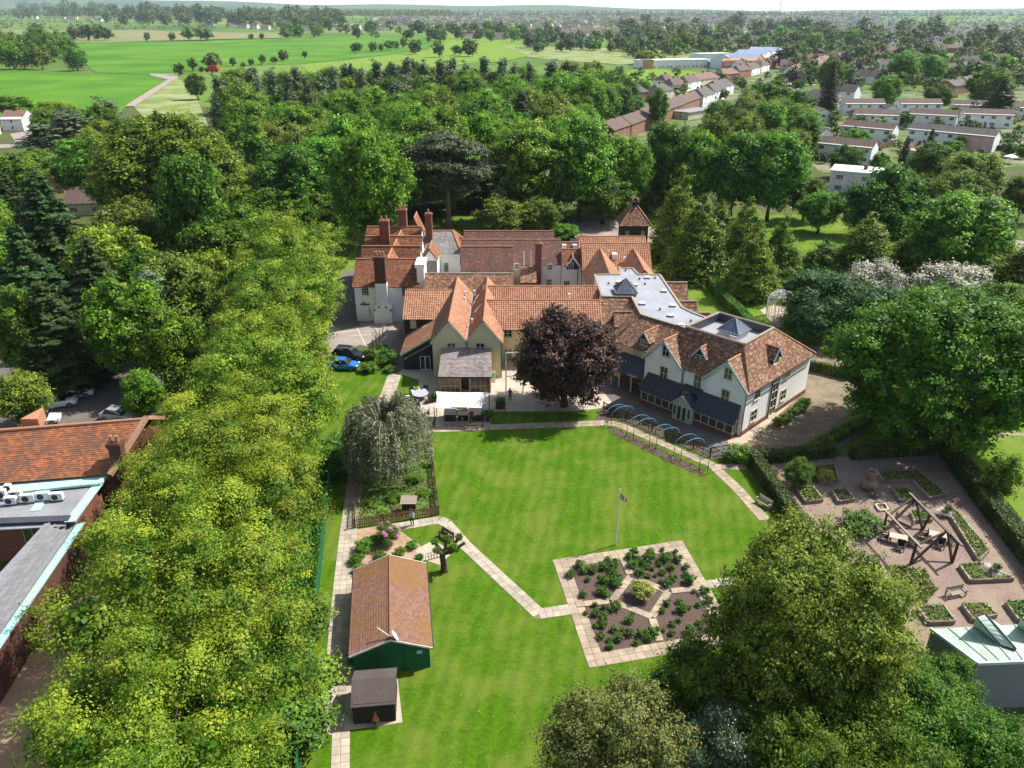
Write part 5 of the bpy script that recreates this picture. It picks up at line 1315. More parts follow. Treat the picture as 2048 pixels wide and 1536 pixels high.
b=MB();b.face([(eR.x,eR.y,0),(rR.x+.1,rR.y+5.5,0),(rR.x+.1,rR.y+5.5,4.6),(rR.x,rR.y,7.7),(eR.x,eR.y,4.5)]);b.face([(eL.x,eL.y+.2,0),(eR.x,eR.y+.2,0),(eR.x,eR.y+.2,4.5),(eL.x,eL.y+.2,4.5)]);b.build('wall',brick,L0)
cq=P(243,920,5.5);chimney(L0,cq.x-.75,cq.x+.35,cq.y-.4,cq.y+.4,3.5,7.4,dark_brick,2)
b=MB();b.prism([(P(52,850,7.9).x-.8,P(52,850,7.9).y+.6),(P(52,850,7.9).x+.8,P(52,850,7.9).y+.6),(P(52,850,7.9).x,P(52,850,7.9).y+3)],7.0,8.2);b.build('rear_gablet',ridge_clay,L0)
def flat(parent,pix,z,mat_,name,th=.12):
    b=MB();b.prism([(P(x,y,z).x,P(x,y,z).y)for x,y in pix],z-th,z);return b.build(name,mat_,parent)
flat(L0,[(-120,1000),(-120,979),(216,950),(206,962),(200,966)],4.35,mint,'mint_gutter',.2)
L1=thing('flat_roofed_annexe','grey flat roofed brick annexe with mint green gutter strips beside the tiled hall','building',(-40,52,0))
flat(L1,[(-120,1045),(-120,985),(205,960),(150,1040)],4.0,membrane_dark,'flat_roof',.3)
b=MB();q=[P(-120,1050,3.9),P(140,1042,3.9),P(200,962,3.9),P(-120,985,3.9)];b.prism([(p_.x,p_.y)for p_ in q],0,3.7);b.build('wall',brick,L1)
for pix in([(88,975),(108,972),(80,1020),(60,1022)],[(192,962),(213,958),(150,1042),(128,1044)]):flat(L1,pix,4.06,mint,'mint_gutter',.05)
flat(L1,[(-120,1052),(-120,1040),(142,1030),(136,1041)],4.12,slate_dark,'verge',.1)
flat(L1,[(-120,1066),(-120,1053),(136,1042),(130,1052)],3.8,membrane_dark,'lower_verge',.1)
for x0_,x1_,y1_ in((54,80,1050),(76,79,1050)):pass
win_q=PY(64,1075,q[1].y-.05)
window(L1,(P(62,1085,2.3).x,q[1].y-.25,1.6),(0,-1,0),1.6,1.9,2,1,frame_sage,glass)
# air-conditioning units
ac_m=plain('white_casing',(.74,.75,.75),.45)
for i,(px,py,w_,h_)in enumerate(((24,1008,.95,.75),(34,996,.95,.75),(58,1004,1.15,.8),(88,1000,1.15,.8),(116,1000,1.0,.75),(6,998,.8,.95),(20,986,.5,.9))):
    p=P(px,py,4.06);lab=('small white air conditioning unit nearest the annexe roof edge','white air conditioning unit in the back row of the annexe roof','white air conditioning unit left of the mint gutter strip','white air conditioning unit standing on the mint gutter strip','rightmost white air conditioning unit half hidden by lime leaves','tall white machine at the left edge of the annexe roof','narrow upright white duct box behind the air conditioning units')[i]
    A=thing('air_conditioner',lab,'air conditioner',p,'machines on the annexe roof')
    b=MB(Matrix.Translation(p)@Matrix.Rotation(.12,4,'Z'));b.box(-w_/2,w_/2,-.2,.2,.08,h_);b.build('casing',ac_m,A)
    b=MB(Matrix.Translation(p)@Matrix.Rotation(.12,4,'Z'));b.lathe([(.02,0),(.02,.001)],(0,0,.1),4);n_=14;c0=(-.12*w_,-.21,h_*.54);r_=h_*.36
    b.face([(c0[0]+r_*math.cos(2*math.pi*k/n_),c0[1],c0[2]+r_*math.sin(2*math.pi*k/n_))for k in range(n_)]);b.build('fan_grille',gutter_dark,A)
    b=MB(Matrix.Translation(p)@Matrix.Rotation(.12,4,'Z'));b.box(-w_/2,-w_/2+.1,-.25,.25,0,.08);b.box(w_/2-.1,w_/2,-.25,.25,0,.08);b.build('foot',gutter_dark,A)
# slated walkway: every slate a piece
L2=thing('slated_walkway','long narrow lean-to roof of large grey slates with a mint green gutter','walkway',(-36,45,0))
wa,wb=P(152,1046,3.3),P(-60,1350,3.3);wa2,wb2=P(90,1046,4.0),P(-150,1310,4.0)
b=MB();b.face([wa,wb,wb2,wa2]);b.face([wa-Vector((0,0,.15)),wa2-Vector((0,0,.15)),wb2-Vector((0,0,.15)),wb-Vector((0,0,.15))]);b.build('roof',lead,L2)
slate_m=nmat('grey_slate',(.30,.30,.31),(.24,.24,.255),scale=2,rough=.7,rnd=.14)
bs=MB();bs.box(-.5,.5,-.5,.5,-.5,.5);me=bpy.data.meshes.new('slate');me.from_pydata([tuple(q)for q in bs.v],[],bs.f);me.materials.append(slate_m)
d_=(wb-wa);Lw=d_.length;d_.normalize();cr_=(wa2-wa);cr_-=d_*cr_.dot(d_);Wd=cr_.length;cr_.normalize();nn=d_.cross(cr_);nn=nn if nn.z>0 else-nn
rot=Matrix((d_,cr_,nn)).transposed().to_euler();rr=random.Random(3)
nr=max(3,int(round(Wd/.42)));ncol=int(Lw/.62)
for i in range(ncol):
    for j in range(nr):
        off=.31 if j%2 else 0
        c_=wa+d_*(i*.62+off+.31)+cr_*(Wd*(j+.5)/nr)+nn*(.03+rr.uniform(0,.012))
        o=link('slate',me,L2,c_-wloc(L2));o.rotation_euler=rot;o.scale=(.60,Wd/nr*1.12,.022);o.rotation_euler.rotate_axis('X',-.05)
b=MB();gd=Vector((d_.y,-d_.x,0));gd=gd if gd.x>0 else-gd;g0=wa+gd*.1-Vector((0,0,.05));g1=wb+gd*.1-Vector((0,0,.05))
b.face([g0,g1,g1+gd*.55,g0+gd*.55]);b.beam(g0+gd*.6+Vector((0,0,.05)),g1+gd*.6+Vector((0,0,.05)),.08,.18);b.build('mint_gutter',mint,L2)
b=MB();h_=Vector((0,0,3.1));b.beam(g0+gd*.45-Vector((0,0,1.6)),g1+gd*.45-Vector((0,0,1.6)),.35,3.1);b.build('wall',dark_brick,L2)
Wl=thing('yard_wall','low wall with clay coping along the brick yard under the limes','wall',(P(60,1290).x,P(60,1290).y,0))
a_,c_=P(62,1262,.8),P(-60,1425,.8);b=MB();b.beam(a_-Vector((0,0,.45)),c_-Vector((0,0,.45)),.3,.8);b.build('wall',dark_brick,Wl);b=MB();b.beam(a_,c_,.5,.14);b.build('coping',plain('pink_coping',(.48,.30,.2),.9),Wl)

# ---- copper-green roofed building, bottom right
G0=thing('copper_roofed_building','building with weathered green copper roof and sloping skylights beside the gravel garden','building',(31,36,0))
cop=nmat('green_copper',(.30,.41,.33),(.38,.48,.40),scale=1.2,rough=.6,c3=(.22,.31,.25),scale3=.7,amt3=.7,stretch=(1,.25,1))
zr=4.2
A_,B_,C_=P(1863,1258,zr),P(1956,1326,zr),P(2160,1318,zr);D_=P(2160,1243,zr)
b=MB();b.prism([(A_.x,A_.y),(B_.x,B_.y),(C_.x,C_.y),(D_.x,D_.y)],0,zr-.12);b.build('wall',nmat('grey_cladding',(.20,.22,.235),(.16,.18,.19),scale=4,rough=.6,stretch=(1,1,4)),G0)
n_=9;rr=random.Random(8)
for i in range(n_):                                      # standing-seam sheets, one by one
    t0_,t1_=i/n_,(i+1)/n_
    q=[A_.lerp(D_,t0_),B_.lerp(C_,t0_),B_.lerp(C_,t1_),A_.lerp(D_,t1_)];dz=Vector((0,0,.01+rr.uniform(0,.006)))
    b=MB();e_=.02;q2=[q[0].lerp(q[3],e_),q[1].lerp(q[2],e_),q[2].lerp(q[1],e_),q[3].lerp(q[0],e_)]
    b.face([p+dz for p in q2]);b.face([p+dz-Vector((0,0,.1))for p in reversed(q2)])
    for k in range(4):b.face([q2[(k+1)%4]+dz,q2[k]+dz,q2[k]+dz-Vector((0,0,.1)),q2[(k+1)%4]+dz-Vector((0,0,.1))])
    b.build('roof_sheet',cop,G0)
    if i:b=MB();b.beam(q[0]+Vector((0,0,.04)),q[1]+Vector((0,0,.04)),.05,.06);b.build('seam',cop,G0)
b=MB();b.beam(A_+Vector((-.08,0,.02)),B_+Vector((-.08,-.05,.02)),.14,.22);b.beam(B_+Vector((-.1,-.08,.02)),C_+Vector((0,-.08,.02)),.14,.22);b.build('roof_edge',plain('pale_metal_edge',(.5,.6,.64),.4),G0)
for k,(sh,lab)in enumerate(((0,1),(1,0))):
    o_=Vector((3.0*k,0,0))
    t0_=P(1953,1236,5.6)+o_;t1_=P(1970,1229,5.6)+o_;m0=P(1999,1290,4.3)+o_;m1=P(2032,1300,4.3)+o_;f0=P(1946,1252,4.25)+o_;f1=P(2010,1262,4.3)+o_
    b=MB();b.face([t0_,m0,P(1960,1262,4.25)+o_,f0]);b.face([t1_,P(2004,1252,4.25)+o_,m1]);b.face([f0,t0_,t1_,P(2004,1252,4.25)+o_]);sk=b.build('skylight',cop,G0)
    for i in range(6):
        q=[t0_.lerp(m0,i/6+.008),t0_.lerp(m0,(i+1)/6-.008),t1_.lerp(m1,(i+1)/6-.008),t1_.lerp(m1,i/6+.008)]
        b=MB();b.face([p+Vector((0,0,.05))for p in q]);b.face([p for p in reversed(q)])
        for s_ in range(4):b.face([q[(s_+1)%4]+Vector((0,0,.05)),q[s_]+Vector((0,0,.05)),q[s_],q[(s_+1)%4]])
        b.build('skylight_panel',plain('pale_copper_panel',(.40,.54,.47),.35),sk)
    b=MB();b.beam(t1_+Vector((0,0,.08)),m1+Vector((0,0,.08)),.07,.1);b.beam(t0_+Vector((0,0,.06)),m0+Vector((0,0,.06)),.06,.08);b.beam(m0,m1,.06,.08);b.build('skylight_rail',gutter_dark,sk)
# ================================================================== GARDEN THINGS
# ---- flagpole and flag
fp=P(1231,1090);F1=thing('flagpole','slim white flagpole standing on the lawn beside the rose garden','flagpole',fp)
b=MB();b.tube([fp,fp+Vector((.02,0,3)),fp+Vector((.03,0,5.75))],[.065,.055,.04],8);b.build('pole',white_metal,F1)
b=MB();b.lathe([(.0,-.05),(.06,0),(.06,.05),(.0,.1)],fp+Vector((.03,0,5.8)),8);b.build('finial',white_metal,F1)
F2=thing('union_flag','red white and blue union flag hanging limply from the top of the flagpole','flag',fp+Vector((.08,0,5.45)))
fw=bpy.data.materials.new('union_flag_cloth');fw.use_nodes=True;t=fw.node_tree;N=t.nodes;Lk=t.links
uvn=N.new('ShaderNodeTexCoord');sp=N.new('ShaderNodeSeparateXYZ');Lk.new(uvn.outputs['UV'],sp.inputs[0])
def mth(op,a,c=None):
    n=N.new('ShaderNodeMath');n.operation=op
    for i,q in enumerate((a,c)):
        if q is None:continue
        if isinstance(q,(int,float)):n.inputs[i].default_value=q
        else:Lk.new(q,n.inputs[i])
    return n.outputs[0]
ux=mth('MULTIPLY',mth('SUBTRACT',sp.outputs[0],.5),2.0);uy=mth('SUBTRACT',sp.outputs[1],.5)
ax_,ay_=mth('ABSOLUTE',ux),mth('ABSOLUTE',uy)
dg=mth('MULTIPLY',mth('ABSOLUTE',mth('SUBTRACT',ay_,mth('MULTIPLY',ax_,.5))),.894)
crs=mth('MINIMUM',ax_,ay_)
wm=mth('MAXIMUM',mth('LESS_THAN',dg,.1),mth('LESS_THAN',crs,.167));rm=mth('MAXIMUM',mth('LESS_THAN',crs,.1),mth('MULTIPLY',mth('LESS_THAN',dg,.035),mth('GREATER_THAN',crs,.167)))
m1=N.new('ShaderNodeMix');m1.data_type='RGBA';Lk.new(wm,m1.inputs[0]);m1.inputs[6].default_value=(.01,.02,.14,1);m1.inputs[7].default_value=(.8,.8,.8,1)
m2=N.new('ShaderNodeMix');m2.data_type='RGBA';Lk.new(rm,m2.inputs[0]);Lk.new(m1.outputs[2],m2.inputs[6]);m2.inputs[7].default_value=(.55,.01,.03,1)
Lk.new(m2.outputs[2],N['Principled BSDF'].inputs['Base Color'])
b=MB();nx_,ny_=14,6
def fl(u,v):return fp+Vector((.08+u*.62,.10*math.sin(u*9)*u,5.45-.62*(1-v)*(1-.35*u)-u*.62))
for i in range(nx_):
    for j in range(ny_):b.face([fl(i/nx_,j/ny_),fl((i+1)/nx_,j/ny_),fl((i+1)/nx_,(j+1)/ny_),fl(i/nx_,(j+1)/ny_)],0,[(i/nx_,j/ny_),((i+1)/nx_,j/ny_),((i+1)/nx_,(j+1)/ny_),(i/nx_,(j+1)/ny_)])
b.build('cloth',fw,F2,smooth=True)

# ---- fences
def picket_fence(name,label,pts,h=1.05,gap=.16,group=None):
    pts=[Vector((q.x,q.y,0))for q in pts];T=thing(name,label,'fence',pts[0],group)
    bp=MB();bp.box(-.5,.5,-.5,.5,0,.9);bp.face([(-.5,-.5,.9),(.5,-.5,.9),(0,-.5,1)]);bp.face([(.5,.5,.9),(-.5,.5,.9),(0,.5,1)]);bp.face([(-.5,-.5,.9),(0,-.5,1),(0,.5,1),(-.5,.5,.9)]);bp.face([(.5,-.5,.9),(.5,.5,.9),(0,.5,1),(0,-.5,1)])
    me=bpy.data.meshes.get('picket')or bpy.data.meshes.new('picket')
    if not len(me.vertices):me.from_pydata([tuple(q)for q in bp.v],[],bp.f);me.materials.append(fence_wood)
    for a,c in zip(pts[:-1],pts[1:]):
        d=c-a;L=d.length;ang=math.atan2(d.y,d.x);n=max(1,int(L/gap));k=max(1,int(L/2.2))
        for i in range(n):
            o=link('picket',me,T,a+d*((i+.5)/n)-pts[0]+Vector((0,0,.05)));o.scale=(.095,.028,h);o.rotation_euler=(0,random.uniform(-.02,.02),ang)
        for i in range(k+1):
            q=a+d*(i/k);b=MB(Matrix.Translation(q)@Matrix.Rotation(ang,4,'Z'));b.box(-.055,.055,.03,.14,0,h+.08);b.build('post',fence_wood,T)
        for z in(.3,.8):b=MB();nrm=Vector((-d.y,d.x,0)).normalized()*.05;b.beam(a+nrm+Vector((0,0,z)),c+nrm+Vector((0,0,z)),.04,.08);b.build('rail',fence_wood,T)
    return T
picket_fence('picket_fence','brown picket fence along the near side of the weeping tree enclosure',[P(710,1056),P(878,1030)])
picket_fence('picket_fence','brown picket fence between the weeping tree enclosure and the big lawn',[P(878,1030),P(862,890)],gap=.2)
picket_fence('picket_fence','brown picket fence of the enclosure along the left garden path',[P(710,1056),P(717,890)],gap=.2)
# post and rail fence in front of the new wing
fpx=[(1207,822),(1230,832),(1253.6,840),(1278,850),(1303.7,863),(1331,874),(1358,885),(1386,898),(1419.7,914),(1457,908)]
PR=thing('post_and_rail_fence','dark post and rail fence between the rose arches and the white gabled wing','fence',P(*fpx[0]))
for q in fpx:p=P(*q);b=MB();b.beam(p,p+Vector((0,0,1.25)),.13,.13,up=(0,1,0));b.build('post',dark_wood,PR)
for z in(.55,1.1):
    for q,r in zip(fpx[:-1],fpx[1:]):b=MB();b.beam(P(*q)+Vector((0,0,z)),P(*r)+Vector((0,0,z)),.05,.11);b.build('rail',dark_wood,PR)
# green mesh fence under the limes
gpx=[(598,1560),(606,1470),(620,1340),(634,1230),(645,1120),(655,1020),(664,940),(676,880)]
GF=thing('mesh_fence','green coated wire mesh fence along the foot of the lime row','fence',P(*gpx[0]))
gp=[P(*q)for q in gpx]
for q,r in zip(gp[:-1],gp[1:]):
    k=max(1,int((r-q).length/2.6))
    for i in range(k):
        a,c=q.lerp(r,i/k),q.lerp(r,(i+1)/k);b=MB();b.tube([a,a+Vector((0,0,1.8))],.03,5);b.build('post',green_metal,GF)
        b=MB()
        for z in np.arange(.1,1.75,.2):b.beam(a+Vector((0,0,z)),c+Vector((0,0,z)),.022,.022)
        for j in range(1,14):m_=a.lerp(c,j/14);b.beam(m_+Vector((0,0,.05)),m_+Vector((0,0,1.75)),.018,.018,up=(0,1,0))
        b.build('mesh_panel',green_metal,GF)

# ---- rose arches over the path
feet=[((1209,852),(1222,855)),((1253,874),(1266,881)),((1298,894),(1311.6,900.5)),((1347,914),(1361,923)),((1397.8,939),(1414.5,949))]
lab=['rose arch nearest the copper beech, at the bend of the path','second blue topped rose arch from the copper beech','middle blue topped rose arch over the slab path','fourth blue topped rose arch from the copper beech','rose arch at the far right end of the row by the bush']
sp_=P(1401,894)-P(1347,909)
for i,(f0,f1)in enumerate(feet):
    a=P(*f0);T=thing('rose_arch',lab[i],'garden arch',a,'rose arches over the path');span=sp_*.82
    for f in(f0,f1):
        a=P(*f);leg=MB();hoop=MB();u=span.normalized();R_=span.length/2
        for s in(0,1):leg.tube([a+span*s,a+span*s+Vector((0,0,1.45))],.034,5)
        hoop.tube([a+span/2+u*(-R_*math.cos(t))+Vector((0,0,1.45+.9*math.sin(t)))for t in np.linspace(0,math.pi,13)],.032,6)
        leg.build('leg',green_metal if False else gutter_dark,T);hoop.build('hoop',blue_metal,T)
    b=MB();a,c=P(*f0),P(*f1);u=span.normalized();R_=span.length/2
    for t in(.5,1.1,1.57,2.1,2.6):o_=span/2+u*(-R_*math.cos(t))+Vector((0,0,1.45+.9*math.sin(t)));b.tube([a+o_,c+o_],.02,4)
    for z in(.5,.95):b.tube([a+Vector((0,0,z)),c+Vector((0,0,z))],.02,4)
    b.build('cross_bar',gutter_dark,T)

# ---- benches, tables, chairs
def bench(loc,rz,label,mat_=grey_wood,L=1.6,group='garden benches'):
    T=thing('garden_bench',label,'bench',loc,group);M_=Matrix.Translation(loc)@Matrix.Rotation(rz,4,'Z')
    for x in(-L/2+.06,L/2-.06):
        b=MB(M_);b.box(x-.04,x+.04,-.28,-.2,0,.62);b.box(x-.04,x+.04,.2,.28,0,.92);b.box(x-.05,x+.05,-.3,.28,.6,.66);b.build('leg',mat_,T)
    for k in range(4):b=MB(M_);b.box(-L/2,L/2,-.27+k*.125,-.165+k*.125,.4,.44);b.build('seat_slat',mat_,T)
    for k in range(3):b=MB(M_);b.box(-L/2+.1,L/2-.1,.21,.25,.52+k*.14,.62+k*.14);b.build('back_slat',mat_,T)
    return T
bench(P(1527,1012),-1.0,'pale wooden bench between the slab path and the clipped hedge')
bench(P(1910,1192),.25,'weathered bench on the gravel near the copper roofed building')
bench(P(1808,1046),-.85+math.pi,'bench standing under the timber pergola')
bench(P(1220,828),.35,'dark bench on the grass behind the first rose arch',dark_wood)
bench(P(893,1078),-.75,'dark bench on the slab path beside the pollarded stump',dark_wood,1.5)
def chair(loc,rz,label,group,soft=True):
    T=thing('garden_chair',label,'chair',loc,group);M_=Matrix.Translation(loc)@Matrix.Rotation(rz,4,'Z')
    for x in(-.26,.26):
        for y in(-.26,.26):b=MB(M_);b.box(x-.03,x+.03,y-.03,y+.03,0,.42);b.build('leg',black_metal,T)
    b=MB(M_);b.box(-.3,.3,-.3,.3,.38,.44);b.build('seat',black_metal,T);b=MB(M_);b.box(-.3,.3,.26,.32,.44,.95);b.build('backrest',black_metal,T)
    for x in(-.3,.3):b=MB(M_);b.box(x-.03,x+.03,-.28,.28,.6,.66);b.build('armrest',black_metal,T)
    if soft:b=MB(M_);b.box(-.26,.26,-.27,.24,.442,.52);b.build('cushion',plain('cream_cushion',(.72,.70,.64),.9),T)
    return T
def table(loc,r,label,round_=True,mat_=None):
    T=thing('garden_table',label,'table',loc);mat_=mat_ or plain('grey_table_top',(.40,.41,.45),.5)
    b=MB()
    if round_:b.lathe([(r,0),(r,.05)],(loc.x,loc.y,.7),20)
    else:b.box(loc.x-r,loc.x+r,loc.y-r*.8,loc.y+r*.8,.7,.75)
    b.build('top',mat_,T)
    for x in(-.5,.5):
        for y in(-.5,.5):b=MB();b.box(loc.x+x*r-.04,loc.x+x*r+.04,loc.y+y*r-.04,loc.y+y*r+.04,0,.7);b.build('leg',black_metal,T)
tp=P(841,797);table(tp,1.0,'large round grey table set with six dark chairs on the patio')
for k in range(6):
    a=k*math.pi/3+.25;chair(tp+Vector((math.cos(a)*1.55,math.sin(a)*1.55,0)),a-math.pi/2,['right hand dark chair with cream cushion at the round patio table','back right chair at the round patio table nearest the house','back left chair at the round patio table','left hand chair at the round patio table beside the grass','front left chair at the round patio table','front right chair at the round patio table nearest the sail'][k],'dark chairs round the patio tables')
tp=P(833,832);table(tp,.75,'square grey table partly hidden behind the weeping tree',False)
for a,l_ in((0,'chair right of the square table behind the weeping tree'),(1.57,'chair on the house side of the square table'),(-1.57,'chair on the near side of the square table')):
    chair(tp+Vector((math.cos(a)*1.2,math.sin(a)*1.2,0)),a-math.pi/2,l_,'dark chairs round the patio tables')
# ---- sail shade
c4=[P(871,783,2.7),P(978,784,2.7),P(964,816,2.45),P(868,815,2.45)]
SS=thing('sail_shade','large white sail shade stretched over the outdoor kitchen','sail shade',(c4[3].x,c4[3].y,0))
b=MB();n_=14
def sl_(u,v):
    p=c4[3].lerp(c4[2],u).lerp(c4[0].lerp(c4[1],u),v);mid_=sum(c4,Vector())/4
    k=.10*(4*u*(1-u)*(abs(v-.5)*2)**3+4*v*(1-v)*(abs(u-.5)*2)**3)
    p=p.lerp(Vector((mid_.x,mid_.y,p.z)),k);p.z-=.25*16*u*(1-u)*v*(1-v)*.6;return p
for i in range(n_):
    for j in range(n_):b.face([sl_(i/n_,j/n_),sl_((i+1)/n_,j/n_),sl_((i+1)/n_,(j+1)/n_),sl_(i/n_,(j+1)/n_)])
b.build('sail',plain('white_sail_cloth',(.82,.81,.78),.9),SS,smooth=True)
for q in c4:b=MB();b.tube([(q.x,q.y,0),(q.x,q.y,q.z+.15)],.05,6);b.build('pole',gutter_dark,SS)
# ---- outdoor kitchen under the sail
steel=plain('steel_worktop',(.42,.42,.44),.35)
for(px,py,w_,d_,lab_)in((900,843,1.3,1.5,'dark outdoor kitchen cabinet at the left under the sail'),(957,843,1.2,1.5,'dark outdoor kitchen cabinet at the right under the sail')):
    p=P(px,py);T=thing('kitchen_cabinet',lab_,'cabinet',p);b=MB();b.box(p.x-w_/2,p.x+w_/2,p.y,p.y+d_,0,.86);b.build('body',plain('charcoal_panel',(.045,.047,.055)),T);b=MB();b.box(p.x-w_/2-.05,p.x+w_/2+.05,p.y-.05,p.y+d_+.05,.86,.92);b.build('worktop',steel,T)
    b=MB();b.box(p.x-w_*.32,p.x+w_*.32,p.y-.03,p.y,.1,.78);b.build('door',gutter_dark,T);b=MB();b.box(p.x-.2,p.x+.25,p.y+.4,p.y+.8,.92,1.0);b.build('tray',frame_cream,T)
p=P(918,833);T=thing('kitchen_shelf','low shelf unit between the two outdoor kitchen cabinets','shelf',p);b=MB();b.box(p.x-.9,p.x+.9,p.y+.3,p.y+.9,.75,.82);b.box(p.x-.9,p.x+.9,p.y+.3,p.y+.9,.3,.36);b.build('shelf',dark_wood,T)
for x in(-.85,.85):b=MB();b.box(p.x+x-.04,p.x+x+.04,p.y+.3,p.y+.9,0,.82);b.build('leg',black_metal,T)
p=P(926,842);T=thing('barbecue','dark square barbecue on the paving below the sail shade','barbecue',p);b=MB();b.box(p.x-.55,p.x+.55,p.y-.1,p.y+.7,.12,.8);b.build('body',black_metal,T);b=MB();b.box(p.x-.6,p.x+.6,p.y-.15,p.y+.75,.8,.86);b.build('grill_top',frame_cream,T);b=MB();b.box(p.x-.2,p.x+.05,p.y-.13,p.y-.1,.3,.5);b.build('plate',steel,T)
for x in(-.45,.45):b=MB();b.lathe([(.07,0),(.07,.12)],(p.x+x,p.y,0),8);b.build('foot',gutter_dark,T)
# stones edging the kitchen
rr=random.Random(4)
bs=MB();bs.lathe([(.05,-.3),(.4,-.2),(.5,0),(.38,.22),(.05,.3)],(0,0,0),7);me=bpy.data.meshes.new('edging_stone');me.from_pydata([tuple(q)for q in bs.v],[],bs.f);me.materials.append(nmat('edging_stone',(.36,.29,.22),(.22,.17,.13),scale=3,rough=1))
for k in range(14):
    p=P(889+k*6+rr.uniform(-1,1),851+rr.uniform(-1,1));o=link('edging_stone',me);o.location=p+Vector((0,0,.12));o.scale=(rr.uniform(.3,.6),rr.uniform(.3,.5),rr.uniform(.3,.55));o.rotation_euler=(0,0,rr.uniform(0,3));tag(o,'rough stone in the row edging the outdoor kitchen paving','stone','stones edging the outdoor kitchen')
# ---- white tubular frame
p0,p1=P(1012,790),P(1046,788);T=thing('tubular_stand','tall white tubular frame standing on the patio left of the copper beech','frame',p0);h_=height_of(p0,706)
for q in(p0,p1):b=MB();b.tube([q,q+Vector((0,0,h_))],.07,8);b.build('post',white_metal,T)
b=MB();b.tube([p0+Vector((0,0,h_)),p1+Vector((0,0,h_))],.07,8);b.build('top_bar',white_metal,T);b=MB();b.tube([p0+Vector((0,0,h_*.45)),p1+Vector((0,0,h_*.45))],.05,8);b.build('lower_bar',blue_metal,T)
p=P(1041,757);T=thing('patio_lounger','dark garden seat in the shade beside the copper beech','seat',p);b=MB();b.box(p.x-.5,p.x+.5,p.y-.4,p.y+.4,.3,.42);b.box(p.x-.5,p.x+.5,p.y+.3,p.y+.42,.42,.95);b.build('seat',black_metal,T);b=MB();b.box(p.x-.45,p.x+.45,p.y-.35,p.y+.3,0,.3);b.build('base',gutter_dark,T)
# ---- planters and pots
def planter(px,py,s,h_,label,col=dark_wood,pl='bush',ps=.5):
    p=P(px,py);T=thing('planter',label,'planter',p);b=MB();b.box(p.x-s,p.x+s,p.y-s,p.y+s,0,h_);b.build('box',col,T)
    cr,tr,R0,H0=KINDS['bush'];o=link('plant',cr[0],T,(0,0,h_*.8));o.scale=(ps/R0*1.1,ps/R0*1.1,ps*1.5/H0)
planter(1001,815,.55,.6,'square dark planter with a clipped shrub on the grass edge by the patio',ps=.6)
planter(868,802,.3,.5,'leafy pot standing beside the left pole of the sail',ps=.55);planter(976,842,.25,.5,'straggly potted plant at the right end of the outdoor kitchen',ps=.7);planter(914,778,.2,.4,'bright green pot plant left of the sun room door',ps=.4);planter(951,778,.2,.4,'bright green pot plant right of the sun room door',ps=.4)
p=P(986,770);T=thing('notice_board','white board with a green figure sign beside the sun room','sign',p);b=MB();b.box(p.x-.3,p.x+.3,p.y-.03,p.y+.03,.3,1.9);b.build('board',white_plastic,T);b=MB();b.box(p.x-.12,p.x+.14,p.y-.05,p.y-.031,1.1,1.6);b.build('green_sign',plain('sign_green',(.03,.45,.10)),T)
# ---- bird table / slatted box in the enclosure
p=P(818,1026);T=thing('log_store','small pale slatted store behind the picket fence','store',p);hh=1.15
b=MB();b.box(p.x-.62,p.x+.62,p.y,p.y+.5,0,hh-.1);b.build('body',dark_wood,T)
for k in range(7):b=MB();t0=k/7;b.beam((p.x-.75,p.y-.15+t0*1.15,hh+t0*.18),(p.x+.75,p.y-.15+t0*1.15,hh+t0*.18),.15,.035);b.build('roof_slat',grey_wood,T)
# ---- bike rack
a,c=P(852,1122),P(886,1113);T=thing('bike_rack','black hooped bicycle rack on a concrete pad by the pollarded stump','bike rack',a);b=MB();b.tube([a+Vector((0,0,.05)),c+Vector((0,0,.05))],.025,6);b.tube([a+Vector((0,.0,.42)),c+Vector((0,0,.42))],.02,6);b.build('rail',black_metal,T)
for k in range(6):
    m_=a.lerp(c,(k+.4)/6);u=(c-a).normalized();b=MB();b.tube([m_+u*(-.14*math.cos(t))+Vector((0,0,.05+.75*math.sin(t)**.6))for t in np.linspace(.02,math.pi-.02,11)],.022,5);b.build('hoop',black_metal,T)
# ---- pollarded stump
p=P(889,1142);T=thing('pollarded_tree','short dark pollarded tree with cut stubs and a few leaves beside the slab path','tree',p)
b=MB();b.tube([p,p+Vector((-.05,0,.6)),p+Vector((-.12,.05,1.5)),p+Vector((-.1,.1,1.9))],[.34,.25,.24,.3],9);b.build('trunk',bark,T)
for e in((1.3,.6,3.0),(1.75,.4,2.6),(.9,-.3,2.7),(-.7,.3,2.7),(.2,.5,2.9),(1.0,.3,2.0),(-.5,-.4,2.4)):
    b=MB();s_=p+Vector((-.1,.1,1.75));b.tube([s_,s_.lerp(p+Vector(e),.5)+Vector((.1,0,-.12)),p+Vector(e)],[.2,.15,.13],7);b.build('limb',bark,T)
    if e[0]<1.5:o=link('leaf_tuft',KINDS['bush'][0][1],T,Vector(e)-Vector((0,0,.25)));o.scale=(.12,.12,.1)

